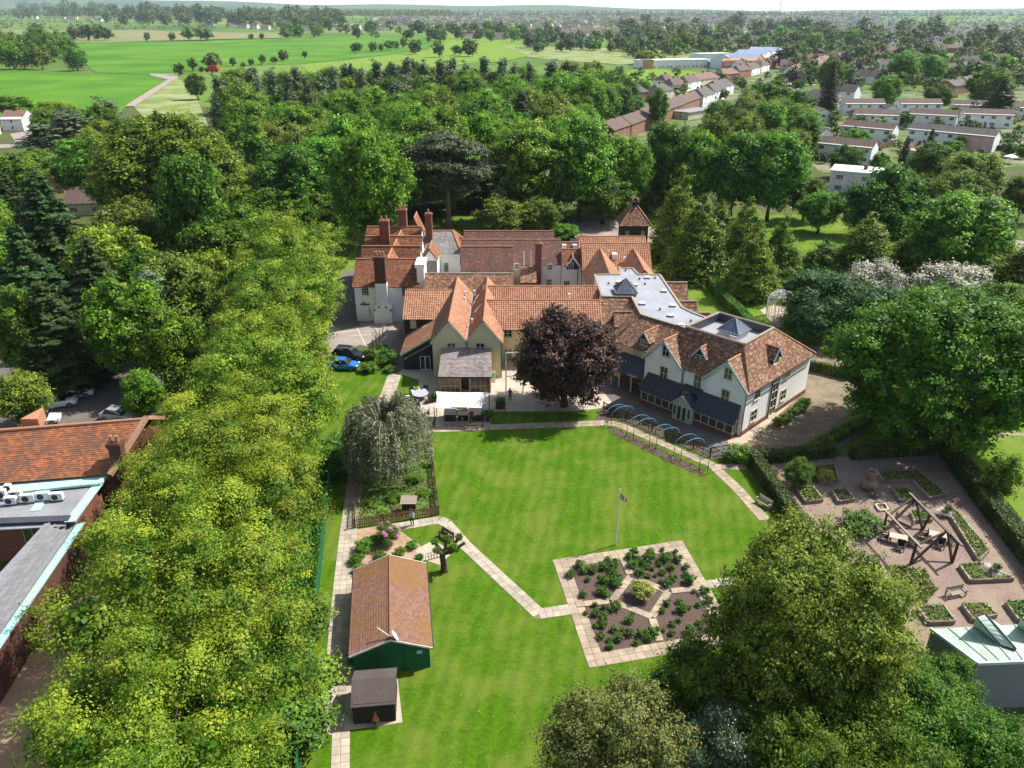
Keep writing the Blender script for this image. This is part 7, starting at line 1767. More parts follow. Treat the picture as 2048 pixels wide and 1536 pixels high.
# ================================================================== HOUSES
house_walls=dict(white=nmat('house_white',(.80,.81,.82),(.72,.73,.74),scale=.4,rough=.9),cream=nmat('house_cream',(.60,.54,.44),(.52,.46,.38),scale=.4,rough=.9),brick=nmat('house_brick',(.30,.15,.10),(.22,.11,.075),scale=4,rough=.9),pink=nmat('house_pink',(.62,.36,.38),rough=.9),orange=nmat('house_orange',(.55,.27,.12),rough=.9))
def house(e0,e1,D,ev,rd,wall,tile,label,group=None,hip=0.0,nwin=2,floors=2,cat='house',name='house',winc=frame_white,flat_=False,gable_front=False,chim=1,wall2=None,dn=0):
    """a house read off the photo: e0, e1 = ends of the front wall's foot, D = depth behind it"""
    U=(e1-e0);L=U.length;U.normalize();V=Vector((-U.y,U.x,0));
    if V.y<0:V=-V
    M_=Matrix(((U.x,V.x,0,e0.x),(U.y,V.y,0,e0.y),(0,0,1,e0.z),(0,0,0,1)))
    T=thing(name,label,cat,e0,group)
    if flat_:
        b=MB(M_);b.box(0,L,0,D,0,ev);b.build('wall',wall,T);b=MB(M_);b.box(-.3,L+.3,-.4,D+.3,ev,ev+.35);b.build('roof',tile,T)
    elif hip>0:
        b=MB(M_);b.box(0,L,0,D,0,ev);b.build('wall',wall,T);o_=.35;zz=ev-.15;b=MB(M_);c=[(-o_,-o_,zz),(L+o_,-o_,zz),(L+o_,D+o_,zz),(-o_,D+o_,zz)];r0,r1=(hip,D/2,rd),(L-hip,D/2,rd)
        for q in([c[0],c[1],r1,r0],[c[2],c[3],r0,r1],[c[1],c[2],r1],[c[3],c[0],r0]):
            b.face(q,0,[((v[0]+v[1]*.3),v[2]*1.3)for v in q])
        b.face(c[::-1]);b.build('roof',tile,T)
    else:
        w=MB(M_);
        if gable_front:
            pr=[(0,0),(L,0),(L,ev),(L/2,rd-.1),(0,ev)];w.face([(x,0,z)for x,z in pr]);w.face([(x,D,z)for x,z in reversed(pr)])
            for i in range(5):p,q=pr[i],pr[(i+1)%5];w.face([(p[0],0,p[1]),(p[0],D,p[1]),(q[0],D,q[1]),(q[0],0,q[1])])
        else:
            pr=[(0,0),(D,0),(D,ev),(D/2,rd-.1),(0,ev)];w.face([(0,y,z)for y,z in reversed(pr)]);w.face([(L,y,z)for y,z in pr])
            for i in range(5):p,q=pr[i],pr[(i+1)%5];w.face([(0,p[0],p[1]),(0,q[0],q[1]),(L,q[0],q[1]),(L,p[0],p[1])])
        w.build('wall',wall,T);b=MB(M_);o_=.35
        if gable_front:sl_=[[(-o_,D+.2,ev-.2),(-o_,-.3,ev-.2),(L/2,-.3,rd),(L/2,D+.2,rd)],[(L+o_,-.3,ev-.2),(L+o_,D+.2,ev-.2),(L/2,D+.2,rd),(L/2,-.3,rd)]]
        else:sl_=[[(-.2,-o_,ev-.2),(L+.2,-o_,ev-.2),(L+.2,D/2,rd),(-.2,D/2,rd)],[(L+.2,D+o_,ev-.2),(-.2,D+o_,ev-.2),(-.2,D/2,rd),(L+.2,D/2,rd)]]
        for q in sl_:
            hh=(Vector(q[3])-Vector(q[0])).length;ll=(Vector(q[1])-Vector(q[0])).length
            b.face(q,0,[(0,0),(ll,0),(ll,hh),(0,hh)]);b.face([(v[0],v[1],v[2]-.15)for v in reversed(q)])
            for i in range(4):p,r=q[i],q[(i+1)%4];b.face([r,p,(p[0],p[1],p[2]-.15),(r[0],r[1],r[2]-.15)])
        b.build('roof',tile,T)
    if wall2:b=MB(M_);b.box(L*.6,L+.01,-.02,0.0,0,ev-.4);b.build('painted_front',wall2,T)
    for k in range(chim):
        x=L*(k+1)/(chim+1);b=MB(M_);b.box(x-.45,x+.45,D/2-.4,D/2+.4,rd-.8,rd+.9);b.build('chimney',brick,T)
    for f_ in range(floors):
        z=.8+f_*(ev/floors)
        for i in range(nwin):
            x=L*(i+.5)/nwin+(.3 if i%2 else-.3)
            window(T,(x,0,z),(0,-1,0),1.7 if i%3!=1 else 1.1,1.15,3 if i%3!=1 else 2,1,winc,glass,frame=M_,sill=False)
        if floors>1 or gable_front:window(T,(0,D*.5,z),(-1,0,0),.9,1.0,1,1,winc,glass,frame=M_,sill=False)
    if dn:b=MB(M_);b.box(L*.45,L*.45+.95,-.06,0,0,2.05);b.build('door',house_walls['brick'],T)
    return T
def hrow(x0,y0,x1,y1,ytop_eave=None,**k):
    return P(x0,y0),P(x1,y1)
hw=house_walls
# white estate
est=[((1687,231),(1767,231),7,'white',0,'white semi-detached houses under a brown roof, upper left of the white estate'),((1797,231),(1881,231),7,'white',0,'white pair of houses in the back row beside the gabled garage'),((1902,233),(1992,236),7,'white',0,'white pair of houses in the back row before the green'),((2004,239),(2090,241),7,'white',0,'white pair of houses at the far right end of the back row'),
       ((1706,255),(1796,258),7,'white',0,'white pair of houses second from the left in the middle row'),((1812,253),(1909,259),7,'white',0,'white pair of houses in the centre of the middle row'),((1920,253),(2023,257),7,'white',0,'white pair of houses at the right end of the middle row'),
       ((1679,280),(1780,290),7,'white',0,'white houses with brown roof behind a yellow green garden tree'),((1627,318),(1738,330),7,'white',0,'white pair of houses with a blue tint behind the dark round tree')]
for(a,c,D,wl,ti,lb)in est:house(P(*a),P(*c),D,5.0,6.9,hw[wl],tile_house[ti],lb,nwin=4,chim=0,dn=1)
house(P(1810,287),P(1982,305),7,5.0,6.9,hw['white'],tile_house[1],'long white terrace with a pink painted right end',nwin=7,chim=0,wall2=hw['pink'],dn=1)
house(P(1655,384),P(1785,396),9,5.3,6,hw['white'],plain('white_roof',(.74,.75,.74),.7),'white house with a flat white roof beside the trees',flat_=True,nwin=3,chim=1,name='flat_roofed_house')
house(P(1622,250),P(1668,250),10,4.4,6.4,hw['white'],tile_house[0],'white gable fronted house at the left end of the estate',gable_front=True,nwin=1,chim=0)
house(P(1583,290),P(1632,298),8,4.6,6.6,hw['white'],tile_house[0],'white angled house with brown roof by the big round tree',nwin=2,chim=0)
house(P(1768,233),P(1796,233),5,3,5,hw['white'],tile_house[1],'small white gabled garage between two white houses',gable_front=True,nwin=1,floors=1,chim=0)
house(P(1876,420),P(1960,432),9,5.0,7.0,hw['white'],tile_house[2],'house with a warm red roof behind the tall trees at the right',nwin=3)
house(P(1800,330),P(1850,335),7,4.6,6.2,hw['cream'],tile_house[2],'low house between the two dark firs',nwin=2,floors=1)
house(P(1600,213),P(1672,218),8,5.2,8.0,hw['cream'],tile_house[1],'cream semi-detached houses under a dark grey hipped roof',hip=3.5,nwin=4)
house(P(1640,200),P(1706,205),8,5.2,8.4,hw['white'],tile_house[1],'white houses with a dark grey roof behind the cream pair',nwin=3)
house(P(1705,165),P(1757,170),8,5,8,hw['white'],tile_house[1],'white house with steep grey roof among the trees',nwin=3)
house(P(1905,190),P(1935,186),9,4.8,7.5,hw['brick'],tile_house[1],'brick house with a pale grey roof right of the green',nwin=2)
house(P(1935,182),P(1990,165),8,4.8,7.5,hw['brick'],tile_house[1],'long grey roofed brick terrace at the upper right',nwin=5,chim=2)
house(P(1895,150),P(1938,150),9,5,8,hw['brick'],tile_house[0],'brown roofed brick houses at the upper right',nwin=3)
house(P(1950,145),P(2040,150),9,5,8,hw['brick'],tile_house[0],'long brown roofed brick terrace at the right edge',nwin=5,chim=2)
# terrace of brown-roofed houses leading right from the wood
terr=[((1226,288),(1268,272)),((1262,275),(1305,256)),((1296,258),(1338,242)),((1330,243),(1368,229)),((1360,231),(1402,214)),((1396,213),(1420,205))]
for k,(a,c)in enumerate(terr):house(P(*a),P(*c),8,4.8,7.4,hw['brick'],tile_house[0],['brown roofed terrace house nearest the wood, half hidden by trees','second terrace house from the wood','terrace house in the middle of the stepped brown roofed row, lower side','terrace house in the middle of the stepped brown roofed row, upper side','terrace house before the grey flat garages','last terrace house at the upper end of the brown roofed row'][k],'stepped terrace of brown roofed houses',nwin=3,chim=1)
house(P(1376,240),P(1424,232),8,2.8,3,hw['cream'],membrane_dark,'low grey flat roofed garages by the terrace',flat_=True,nwin=0,chim=0,name='garage',cat='garage')
# semis along the street
semi=[((1218,205),(1250,203),1,'cream',2.5),((1258,208),(1296,204),1,'brick',3),((1318,205),(1345,200),1,'cream',3),((1345,190),(1372,186),0,'cream',3),((1374,183),(1400,178),0,'white',3),((1330,180),(1352,177),0,'white',3),((1392,178),(1438,172),2,'cream',3.5),((1405,215),(1428,207),1,'white',3),((1428,205),(1450,197),1,'white',3),((1446,166),(1478,162),2,'brick',3.5),((1478,158),(1502,154),0,'brick',3),((1500,152),(1520,148),0,'white',3),((1517,146),(1538,142),0,'white',3),((1540,138),(1556,135),0,'brick',3),((1434,196),(1466,188),1,'white',3),((1608,150),(1632,144),2,'cream',0),((1630,143),(1648,138),2,'cream',0),((1645,136),(1661,131),2,'cream',0),((1592,158),(1612,152),2,'white',0),((1680,127),(1700,123),0,'white',3)]
slab_=['grey hipped house by the wood','grey hipped brick house with two rooflights','dark hipped house behind the dark round tree','brown hipped pair above the terrace','brown hipped white house on the street','white house behind the brown hipped pair','large red roofed cream pair at the bend','dark roofed white house by the terrace top','dark roofed white house next to the round tree','red hipped brick pair along the street','brown hipped brick house along the street','brown hipped white house further up the street','white hipped house before the blue roofed school','brick hipped house nearest the blue roofed school','dark roofed pale green house by the big round tree','red gabled cream house opposite the school','second red gabled cream house opposite the school','third red gabled cream house opposite the school','first red gabled house from the big conifer','white house behind the big conifer']
for(a,c,ti,wl,hp),lb in zip(semi,slab_):house(P(*a),P(*c),9,5.2,8.4,hw[wl],tile_house[ti],lb,'houses along the street beyond the wood',hip=hp,nwin=2,chim=1)
# industrial building and blue roofed school
house(P(1288,138),P(1422,135),20,6.0,6,hw['white'],plain('pale_roof',(.62,.64,.66),.6),'long white flat roofed building with a row of dark windows beyond the meadow',flat_=True,nwin=16,floors=1,chim=0,name='industrial_building',cat='building')
b_end=house(P(1286,138),P(1306,138),18,6.4,6,hw['orange'],plain('dark_roof',(.12,.11,.11),.6),'orange brick end block of the long white building',flat_=True,nwin=0,chim=0,name='industrial_block',cat='building')
house(P(1404,128),P(1465,126),18,8.0,8,hw['white'],plain('pale_roof',(.62,.64,.66)),'taller white block with an orange band behind the long white building',flat_=True,nwin=6,floors=1,chim=0,name='industrial_block',cat='building')
house(P(1424,136),P(1470,134),12,4.4,4,nmat('sky_blue_cladding',(.05,.28,.50),rough=.5),plain('pale_roof',(.62,.64,.66)),'bright blue clad block beside the school',flat_=True,nwin=0,chim=0,name='industrial_block',cat='building')
blue_roof=tile_mat('blue_grey_roof',[(.22,.27,.36),(.27,.32,.42)],1.2,6.0)
for k,(a,c,gf,ht)in enumerate((((1470,140),(1518,137),False,11),((1505,142),(1530,138),True,12),((1522,136),(1546,131),True,13),((1544,132),(1570,126),True,14))):
    house(P(*a),P(*c),26,6.5,ht,hw['white']if k!=1 else hw['orange'],blue_roof,['left range of the school with a long blue grey roof','brick gabled range of the blue grey roofed school','white gabled range in the middle of the school','right hand gabled range of the blue grey roofed school'][k],'blue grey roofed school ranges',gable_front=gf,nwin=2,floors=1,chim=0,name='school_range',cat='building')
# cottages on the left
house(P(-45,278),P(4,268),9,4.6,7.6,hw['cream'],tile_house[2],'cream cottage with pinkish roof at the left edge of the picture',nwin=2)
house(P(6,262),P(36,254),8,4.4,7.2,hw['white'],tile_house[2],'white gable end of the cottage at the left edge',gable_front=True,nwin=1)
house(P(82,382),P(128,386),9,3.4,6.6,hw['orange'],tile_house[0],'bungalow with brown roof and orange wall among the left trees',hip=3,nwin=2,floors=1,chim=0)
house(P(135,432),P(206,430),8,3.0,5.8,hw['cream'],tile_house[0],'low house with mauve brown roof and chimney behind the firs',nwin=2,floors=1)
house(P(165,372),P(205,366),8,3.5,6.5,hw['brick'],tile_house[2],'red roofed house with tall chimney under the big round tree',nwin=2,floors=1)
house(P(222,392),P(258,382),8,3.2,6.4,hw['brick'],tile_lichen,'mottled grey roofed house beneath the big round tree',nwin=2,floors=1)
house(P(-40,450),P(10,440),9,3.5,6.5,hw['cream'],tile_house[2],'house with pale roof at the left edge behind the firs',nwin=2,floors=1)
T=thing('white_shed','small white outbuilding on the pale yard by the left cottage','shed',P(86,262));p=P(86,262);b=MB();b.box(p.x-2.2,p.x+2.2,p.y,p.y+3,0,2.2);b.build('wall',hw['white'],T);b=MB();b.box(p.x-2.4,p.x+2.4,p.y-.2,p.y+3.2,2.2,2.35);b.build('roof',white_plastic,T)
sheet('cottage_yard',[(20,268),(80,258),(100,272),(30,284)],road_pale,0.03);sheet('cottage_lane',[(-60,292),(60,286),(100,284),(100,290),(-60,300)],road_pale,0.03)
# garden fences and sheds of the estate
for k,(a,c,l_)in enumerate((((1570,330),(1640,318),'dark garden fence below the white pair'),((1600,385),(1650,372),'grey fence by the flat roofed house'),((1960,300),(2080,306),'dark garden fence at the right edge'),((1500,258),(1575,262),'red brown garden wall below the big round tree'),((1750,300),(1790,292),'brown fence between the estate gardens'),((1860,200),(1915,196),'wooden fence along the small green'))):
    a,c=P(*a),P(*c);T=thing('garden_fence',l_,'fence',a);n=max(2,int((c-a).length/2.4))
    for i in range(n):
        q,r=a.lerp(c,i/n),a.lerp(c,(i+1)/n);b=MB();b.beam(q+Vector((0,0,.9)),r+Vector((0,0,.9)),.06,1.7);b.build('panel',fence_wood if k in(3,4,5)else dark_wood,T);b=MB();b.beam(q,q+Vector((0,0,1.9)),.12,.12,up=(0,1,0));b.build('post',dark_wood,T)
p=P(2018,327);T=thing('parasol','pale open parasol on a terrace at the right edge','parasol',p);b=MB();b.lathe([(1.9,2.1),(1.0,2.5),(.05,2.8)],p,10);b.build('canopy',white_plastic,T);b=MB();b.tube([p,p+Vector((0,0,2.6))],.05,6);b.build('pole',lead,T)
# ================================================================== TREES, ONE BY ONE
# the lime row along the mesh fence
lime_words=['lime tree nearest the camera at the bottom left corner','yellow green lime beside the brick yard','lime whose branches overhang the slated walkway','lime overhanging the annexe roof, opposite the felt shed','lime opposite the green shed','lime opposite the picket enclosure','lime beside the weeping tree, left of the path','lime hiding the gable of the tiled hall','lime left of the small patch of lawn','lime whose crown hangs over the blue car','tall lime left of the white house','tallest and farthest lime of the row']
for k,Y in enumerate((19.5,26,33,40.5,48,56,64,72.5,81,90,98.5,106.5)):
    x=-13.4-(Y-34.5)*.155-6.4-(.8 if k%2 else 0)+(1.6,1.2,.3,0,0,0,.5,.8,.4,0,0,0)[k];s=random.Random(k).uniform(.96,1.06)
    plant('limenear' if k<6 else 'lime',(x,Y,0),(5.9,6.2,7.0,7.2,7.2,7.1,6.8,6.7,6.9,7.2,7.3,7.4)[k]*s,(15.2,15.6,15.8,15.5,15.8,15.2,15.8,15.5,15.4,15.8,16.6,17.6)[k],lime_words[k],'lime trees in the row')
for k,(px,py,w_)in enumerate(((598,1400,60),(585,1470,50),(612,1260,45),(560,1440,60),(670,925,40),(676,905,34),(678,945,36))):
    plant('bush',P(px,py),w_/18,2.2 if k>3 else 2.6,('leafy bush at the bottom of the mesh fence','largest bush in the bottom left under the limes','bush by the mesh fence opposite the felt shed','bush deep under the nearest lime','round bush on the grass left of the weeping tree','round bush behind another on the grass by the path','round bush nearest the picket enclosure on the grass')[k],'bushes under the limes' if k<4 else 'bushes left of the weeping tree')
plant('weeper',P(783,952),5.0,8.2,'grey green weeping tree with bare arching limbs inside the picket enclosure')
plant('beech',P(1128,812),6.3,12.2,'copper beech with dark purple leaves in front of the pantiled wing')
plant('bigdark',P(1845,878),10.8,17.2,'huge dark green round chestnut right of the white gabled wing')
oc=P(1622,1230,8.2);plant('olive',(oc.x,oc.y,0),6.3,14.4,'large olive green tree between the rose garden and the gravel garden')
for px,py,w_,H_,k_,l_ in((1415,1298,220,6.6,'nearbush','bright leafy shrub overhanging the corner of the rose garden'),(1250,1388,335,9.0,'greybush','grey budded round tree at the bottom edge, right of the lawn'),(1520,1390,170,5.5,'nearbush','loose green shrub between the budded tree and the olive tree'),(1448,1430,170,6.2,'flowerbush','shrub with white flowers at the bottom edge'),(1600,1430,220,7.5,'nearbush','dark green thicket at the bottom edge right of the white flowers'),(1790,1300,240,7.6,'nearbush','bright green shrub mass left of the copper roof'),(1900,1400,260,7.6,'nearbush','bright green shrub mass below the copper roof'),(1730,1420,230,7.2,'nearbush','green shrub in the middle of the bottom right thicket'),(1900,1322,150,5.0,'nearbush','leafy shrub against the grey wall of the copper roofed building'),(2010,1440,200,6.5,'nearbush','dark shrub in the bottom right corner'),(1840,1480,220,8,'nearbush','green shrub at the bottom edge right of centre thicket'),(1660,1490,200,8,'nearbush','dense shrub at the bottom edge')):
    tree_top(k_,px,py,w_,H_,l_)
tree_base('bush',1990,1000,908,72,'small dark round tree standing on the grass beyond the right hedge',cat='tree',name='small_tree')
plant('bush',P(1478,920),1.5,1.7,'dark green bush at the end of the post and rail fence');plant('nearbush',P(1592,972),1.55,3.0,'pale bright green shrub in the raised bed by the clipped hedge',var=0);plant('bush',P(1718,1056),1.9,1.5,'dark low shrub mound left of the pergola',var=1)
plant('bush',P(1615,950),1.2,1.2,'low green shrub beneath the pale bright shrub')
# rhododendron and border shrubs behind the shed
rd=plant('nearbush',P(775,1088),1.15,2.0,'rhododendron with pink flowers in the border by the picket fence',name='rhododendron')
rng=np.random.default_rng(5);cen=rng.normal(0,1,(9,3));cen/=np.linalg.norm(cen,axis=1,keepdims=True);cen[:,2]=np.abs(cen[:,2]);c_=(cen[:,None,:]*np.array([3.7,3.7,3.3])+np.array([0,0,4.6])+rng.normal(0,.33,(9,60,3))).reshape(-1,3)
me=np_mesh('flower',leaves_at(rng,c_,np.repeat(cen,60,axis=0),.42),4,[leaf_mat('pink_petals',(.42,.09,.30),(.68,.28,.52),.2,0,0)],rng.random(len(c_)));link('flower',me,rd)
for k,(px,py,w_)in enumerate(((728,1100,.9),(715,1125,.7),(760,1118,.6),(800,1108,.55),(826,1095,.6),(745,1085,.6),(840,1118,.4),(722,1145,.7))):plant('bush',P(px,py),w_,w_*1.15,'green shrub in the dry border behind the green shed','border shrubs behind the shed')
for k,(px,py,w_)in enumerate(((790,1000,.9),(745,1010,.7),(850,990,.8),(830,960,1.0),(735,960,.8),(770,1030,.6),(855,930,.7))):plant('bush',P(px,py),w_,w_*.7,'low weeds %s under the weeping tree'%('in the middle','by the path side','by the lawn fence','at the back','at the back left','by the near fence','at the far right')[k],'weeds in the enclosure')
# courtyard shrubs, bare sapling
for px,py,r_,h_,l_ in((775,728,1.5,2.0,'clipped shrub group before the courtyard, beside the bare young tree'),(742,718,1.2,1.6,'bright green shrub behind the black car'),(738,742,1.3,1.2,'low clipped green hedge shrub right of the blue car'),(782,744,.9,.9,'small shrub at the corner of the light path'),(760,706,1.3,1.5,'pink tinged shrub in the courtyard bed')):plant('bush',P(px,py),r_,h_,l_)
p=P(762,706);T=thing('bare_tree','bare pale young tree with dark stakes in the courtyard bed','tree',p);rr=random.Random(9);b=MB()
for k in range(16):
    a=rr.uniform(0,6.28);r_=rr.uniform(.5,1.5);z_=rr.uniform(1.4,2.4);e=p+Vector((math.cos(a)*r_,math.sin(a)*r_,z_+rr.uniform(.6,1.8)));b.tube([p+Vector((0,0,z_)),p+Vector((math.cos(a)*r_*.6,math.sin(a)*r_*.6,z_+.7)),e],[.06,.045,.015],5)
    for j in range(2):b.tube([e.lerp(p+Vector((0,0,z_)),.35),e+Vector((rr.uniform(-.5,.5),rr.uniform(-.5,.5),rr.uniform(.2,.7)))],[.025,.008],4)
b.build('branch',MATS['pale_dead_bark'],T);b=MB();b.tube([p,p+Vector((.05,0,2.6))],[.12,.07],7);b.build('trunk',bark_grey,T)
for px,py in((748,722),(755,715)):q=P(px,py);b=MB();b.tube([q,q+Vector((0,0,3.2))],.06,6);b.build('stake',dark_wood,T)

# left side trees
for kd,px,py,w_,H_,l_ in(('fir',62,335,230,21,'large dark fir at the left edge above the car park'),('fir',20,430,170,18,'dark fir at the very left edge'),('great',308,222,300,25,'very large tall round tree left of the vivid green tree'),('broad',365,300,150,22,'dark broad tree on the right shoulder of the very large round tree'),('olivebroad',252,405,150,13,'yellowish tree in front of the mauve roofed house'),('olivebroad',148,345,56,7,'small yellow green tree between the left cottages'),
    ('fir',165,470,190,16,'dark fir right of the edge firs'),('fir',70,545,190,15,'dark fir in the second rank above the car park'),('darkbroad',235,555,170,14,'dark bushy tree above the car park lane'),('olivebroad',330,515,170,13,'brown tinged tree behind the farthest lime'),('poplar',300,545,110,12,'thin pale green tree left of the lime row'),('darkbroad',85,645,130,8,'dark green tree at the head of the car park'),('broad',20,580,120,13,'dark tree at the left edge above the yellow green tree'),('darkbroad',330,620,140,11,'dark tree hidden behind the limes'),
    ('olivebroad',28,745,120,7,'yellow green tree shading the white parked cars'),('bright',276,742,84,6.5,'fresh green small tree at the right of the car park'),('darkbroad',420,430,160,14,'dark tree behind the head of the lime row'),('broad',400,500,130,11,'dense tree between the limes and the brown tinged tree'),('darkbroad',490,410,130,13,'dark tree in the wood edge behind the tallest lime'),
    ('broad',22,190,72,10,'dark round tree behind the left edge cottage'),('poplar',130,225,130,15,'pale grey green willow clump on the left'),('poplar',200,200,110,16,'pale tall willow beside the headland'),('poplar',80,250,110,11,'grey willow near the left cottages'),('broad',105,200,80,13,'dark tree on the edge of the left field'),('broad',165,280,150,15,'tree in the clump behind the bungalow'),('olivebroad',60,300,110,10,'shrubby tree by the cottage lane'),('darkbroad',20,310,110,12,'dark tree below the cottage lane at the left edge'),('darkbroad',215,300,120,16,'dark tree beside the very large round tree')):
    tree_top(kd,px,py,w_,H_,l_)
# front of the wood behind the house
for kd,px,py,w_,H_,l_ in(('bright',727,258,168,22.5,'vivid green round tree at the edge of the wood behind the white house'),('broad',636,266,160,18,'broad tree left of the vivid green tree'),('broad',575,290,150,17,'broad dark green tree above the tallest lime'),('olivebroad',462,322,140,13,'yellow tinged tree in the wood left of the broad trees'),('darkbroad',530,360,140,11,'shadowed tree under the broad trees'),('darkbroad',640,385,110,9,'dark tree at the wood edge over the tree trunks'),('darkbroad',790,330,110,12,'dark tree between the vivid green tree and the cedar'),
    ('broad',1060,245,170,21,'tall ash like tree right of the cedar'),('broad',1165,235,160,22,'tall broad tree over the pantiled block'),('olivebroad',1000,400,110,8,'brownish shrubby tree behind the brown roofs'),('olivebroad',1080,392,95,8,'light budding tree behind the brown roofs'),('bright',1128,448,62,3.5,'small bright bush at the end of the brown roofs'),('darkbroad',975,300,100,12,'dark tree directly right of the cedar'),('darkbroad',1210,345,130,11,'fine leaved dark tree behind the dovecote'),('bright',1275,285,80,16,'bright green conical tree behind the dovecote'),('dawn',1300,335,85,9,'soft cone tree directly behind the dovecote'),
    ('broad',1245,262,110,18,'dark tree below the terrace end'),('broad',1345,240,110,20,'tall dark tree right of the bright cone'),('broad',1405,255,100,19,'leafy tree in the line behind the redwoods'),('olivebroad',1428,232,90,20,'yellow topped tree behind the redwoods'),('broad',1480,270,130,18,'broad tree behind the second redwood'),('broad',1560,255,140,20,'large tree below the white estate'),('darkbroad',1545,162,125,17,'big dark round tree beside the white estate'),('broad',1440,200,60,12,'small dark tree by the street houses'),
    ('broad',1650,380,90,9,'small street tree in front of the flat roofed house'),('broad',1790,335,170,17,'large leafy tree right of the white flat roof'),('broad',1945,375,200,17,'large tree at the right below the parasol'),('olivebroad',1960,300,110,14,'thin yellowish tree above the large right tree'),('darkbroad',1870,280,95,13,'dark round tree in the estate gardens'),('fir',1818,270,46,13,'narrow dark fir left of another in the estate'),('fir',1869,249,48,16,'taller narrow fir in the estate gardens'),('darkbroad',1700,290,70,9,'small dark round tree before the white pair'),('bright',1716,258,60,8,'yellow green garden tree in the estate'),('darkbroad',1765,303,40,7,'little dark tree by the estate drive'),('poplar',1590,300,70,12,'pale tree by the angled white house'),('broad',1620,350,80,10,'leafy tree between the wood and the flat roofed house'),('darkbroad',1730,385,80,9,'dark tree by the red car')):
    tree_top(kd,px,py,w_,H_,l_)
tree_base('cedar',898,460,262,185,'flat topped grey green cedar on a tall bare trunk behind the house')
# redwoods
for px,by,ty,w_,l_ in((1392,556,398,112,'soft conical redwood nearest the flat roof'),(1498,592,456,98,'redwood in the middle of the park drive lawn'),(1480,548,400,92,'redwood behind the middle one'),(1552,565,436,82,'redwood on the lawn left of the sunny grass'),(1640,556,480,96,'low redwood above the dark conifers'),(1720,556,428,118,'broad redwood behind the white blossom'),(1834,560,432,118,'redwood between the two blossom trees'),(1928,560,450,130,'redwood behind the right blossom tree'),(2040,590,485,120,'redwood at the right edge'),(1350,520,342,92,'tall redwood right of the dovecote'),(1430,520,400,80,'redwood half hidden behind its neighbour'),(1990,560,470,90,'bright redwood beside the right edge')):
    tree_base('dawn',px,by,ty,w_,l_)
tree_top('yewbush',1665,545,190,8.5,'dark blue green spreading conifer beside the gazebo');tree_top('yewbush',1755,575,170,8,'dark conifer between the gazebo conifer and the chestnut');tree_top('yewbush',1640,600,130,6,'low dark conifer behind the gazebo')
tree_top('blossom',1755,520,125,8,'small tree covered in white blossom before the redwoods');tree_top('blossom',1925,528,165,9,'wide blossom tree above the chestnut');tree_top('darkbroad',2010,560,120,9,'dark tree right of the wide blossom tree')

# the wood itself: trees in depth from the house back to the fields
rr=random.Random(77)
COLS=((250,'above the mauve roofed house'),(340,'beside the very large round tree'),(430,'above the brown tinged tree'),(500,'left of the tallest lime'),(570,'above the tallest lime'),(640,'left of the vivid green tree'),(700,'over the white house chimneys'),(760,'behind the vivid green tree'),(830,'between the vivid green tree and the cedar'),(900,'behind the cedar'),(970,'just right of the cedar'),(1040,'behind the brown roofs'),(1110,'behind the ash like tree'),(1180,'behind the pantiled block'),(1250,'behind the dovecote'),(1330,'above the tall redwood'),(1420,'behind the first redwood'),(1520,'below the round tree by the estate'),(1620,'left of the white flat roof'),(1760,'near the red car'),(1900,'right of the white flat roof'),(2100,'at the right edge'))
CLEAR=((-60,130,345,206,480),(250,140,415,262,420),(75,335,262,440,212),(1215,195,1450,292,300),(1600,190,2060,335,225),(1640,322,1800,392,195),(1250,400,1320,480,158),(-20,225,100,290,250),(1140,425,1260,470,160),(1560,540,1700,470,150))
def col_words(px):return next((w for x,w in COLS if px<x),'at the right edge')
TONE=dict(broad='mid green',darkbroad='dark green',olivebroad='olive toned',bright='light green',fir='dark conical',poplar='pale silvery')
def wood(n,region,kinds,Hr,gap,where,group):
    c=0;tries=0
    while c<n and tries<n*60:
        tries+=1;H_=rr.uniform(*Hr);Y=rr.uniform(region[0],region[1]);X=rr.uniform(region[2](Y),region[3](Y));g=gap*(1+(Y-150)/900)
        R=H_*rr.uniform(.36,.47)
        if any((X-a)**2+(Y-b_)**2<max(g,(q_+R)*.72)**2 for a,b_,q_ in placed):continue
        x_,y_,d_=proj(Vector((X,Y,H_)));w_=R*FPX/d_*1.05;y2=proj(Vector((X,Y,1)))[1]
        if any(Y<q[4]and x_+w_>q[0]and x_-w_<q[2]and y_<q[3]and y2>q[1]for q in CLEAR):continue
        kd=rr.choice(kinds);f=(Y-region[0])/(region[1]-region[0]);pp=proj(Vector((X,Y,H_)))[0]
        plant(kd,(X,Y,0),R,H_,'%s %s tree %s, %s of %s'%('tall' if H_>(Hr[0]+Hr[1])/2 else 'low',TONE[kd],col_words(pp),('front','middle','back')[min(2,int(f*3))],where),group);c+=1
def xat(px):return lambda Y:(px-1024)/FPX*(Y*CT+CAMH*ST)
wood(100,(172,330,xat(420),xat(1240)),['broad','broad','broad','darkbroad','olivebroad','olivebroad','bright','fir'],(13,21),8.6,'the wood','trees of the wood behind the house')
wood(62,(330,440,xat(390),xat(1250)),['broad','broad','darkbroad','olivebroad','poplar','bright'],(13,20),9.5,'far wood','trees of the wood behind the house')
wood(30,(215,330,xat(100),xat(430)),['broad','darkbroad','olivebroad'],(12,18),9.0,'left clump','trees of the left clump')
wood(34,(200,300,xat(1240),xat(1600)),['broad','darkbroad','olivebroad'],(11,17),8.5,'estate belt','trees of the belt by the estate')
wood(16,(100,190,xat(-20),xat(330)),['fir','darkbroad','broad'],(11,17),8.0,'the group','dark trees above the car park')
wood(10,(165,215,xat(1600),xat(2040)),['broad','darkbroad','olivebroad'],(9,13),8.0,'the row','trees along the estate street')
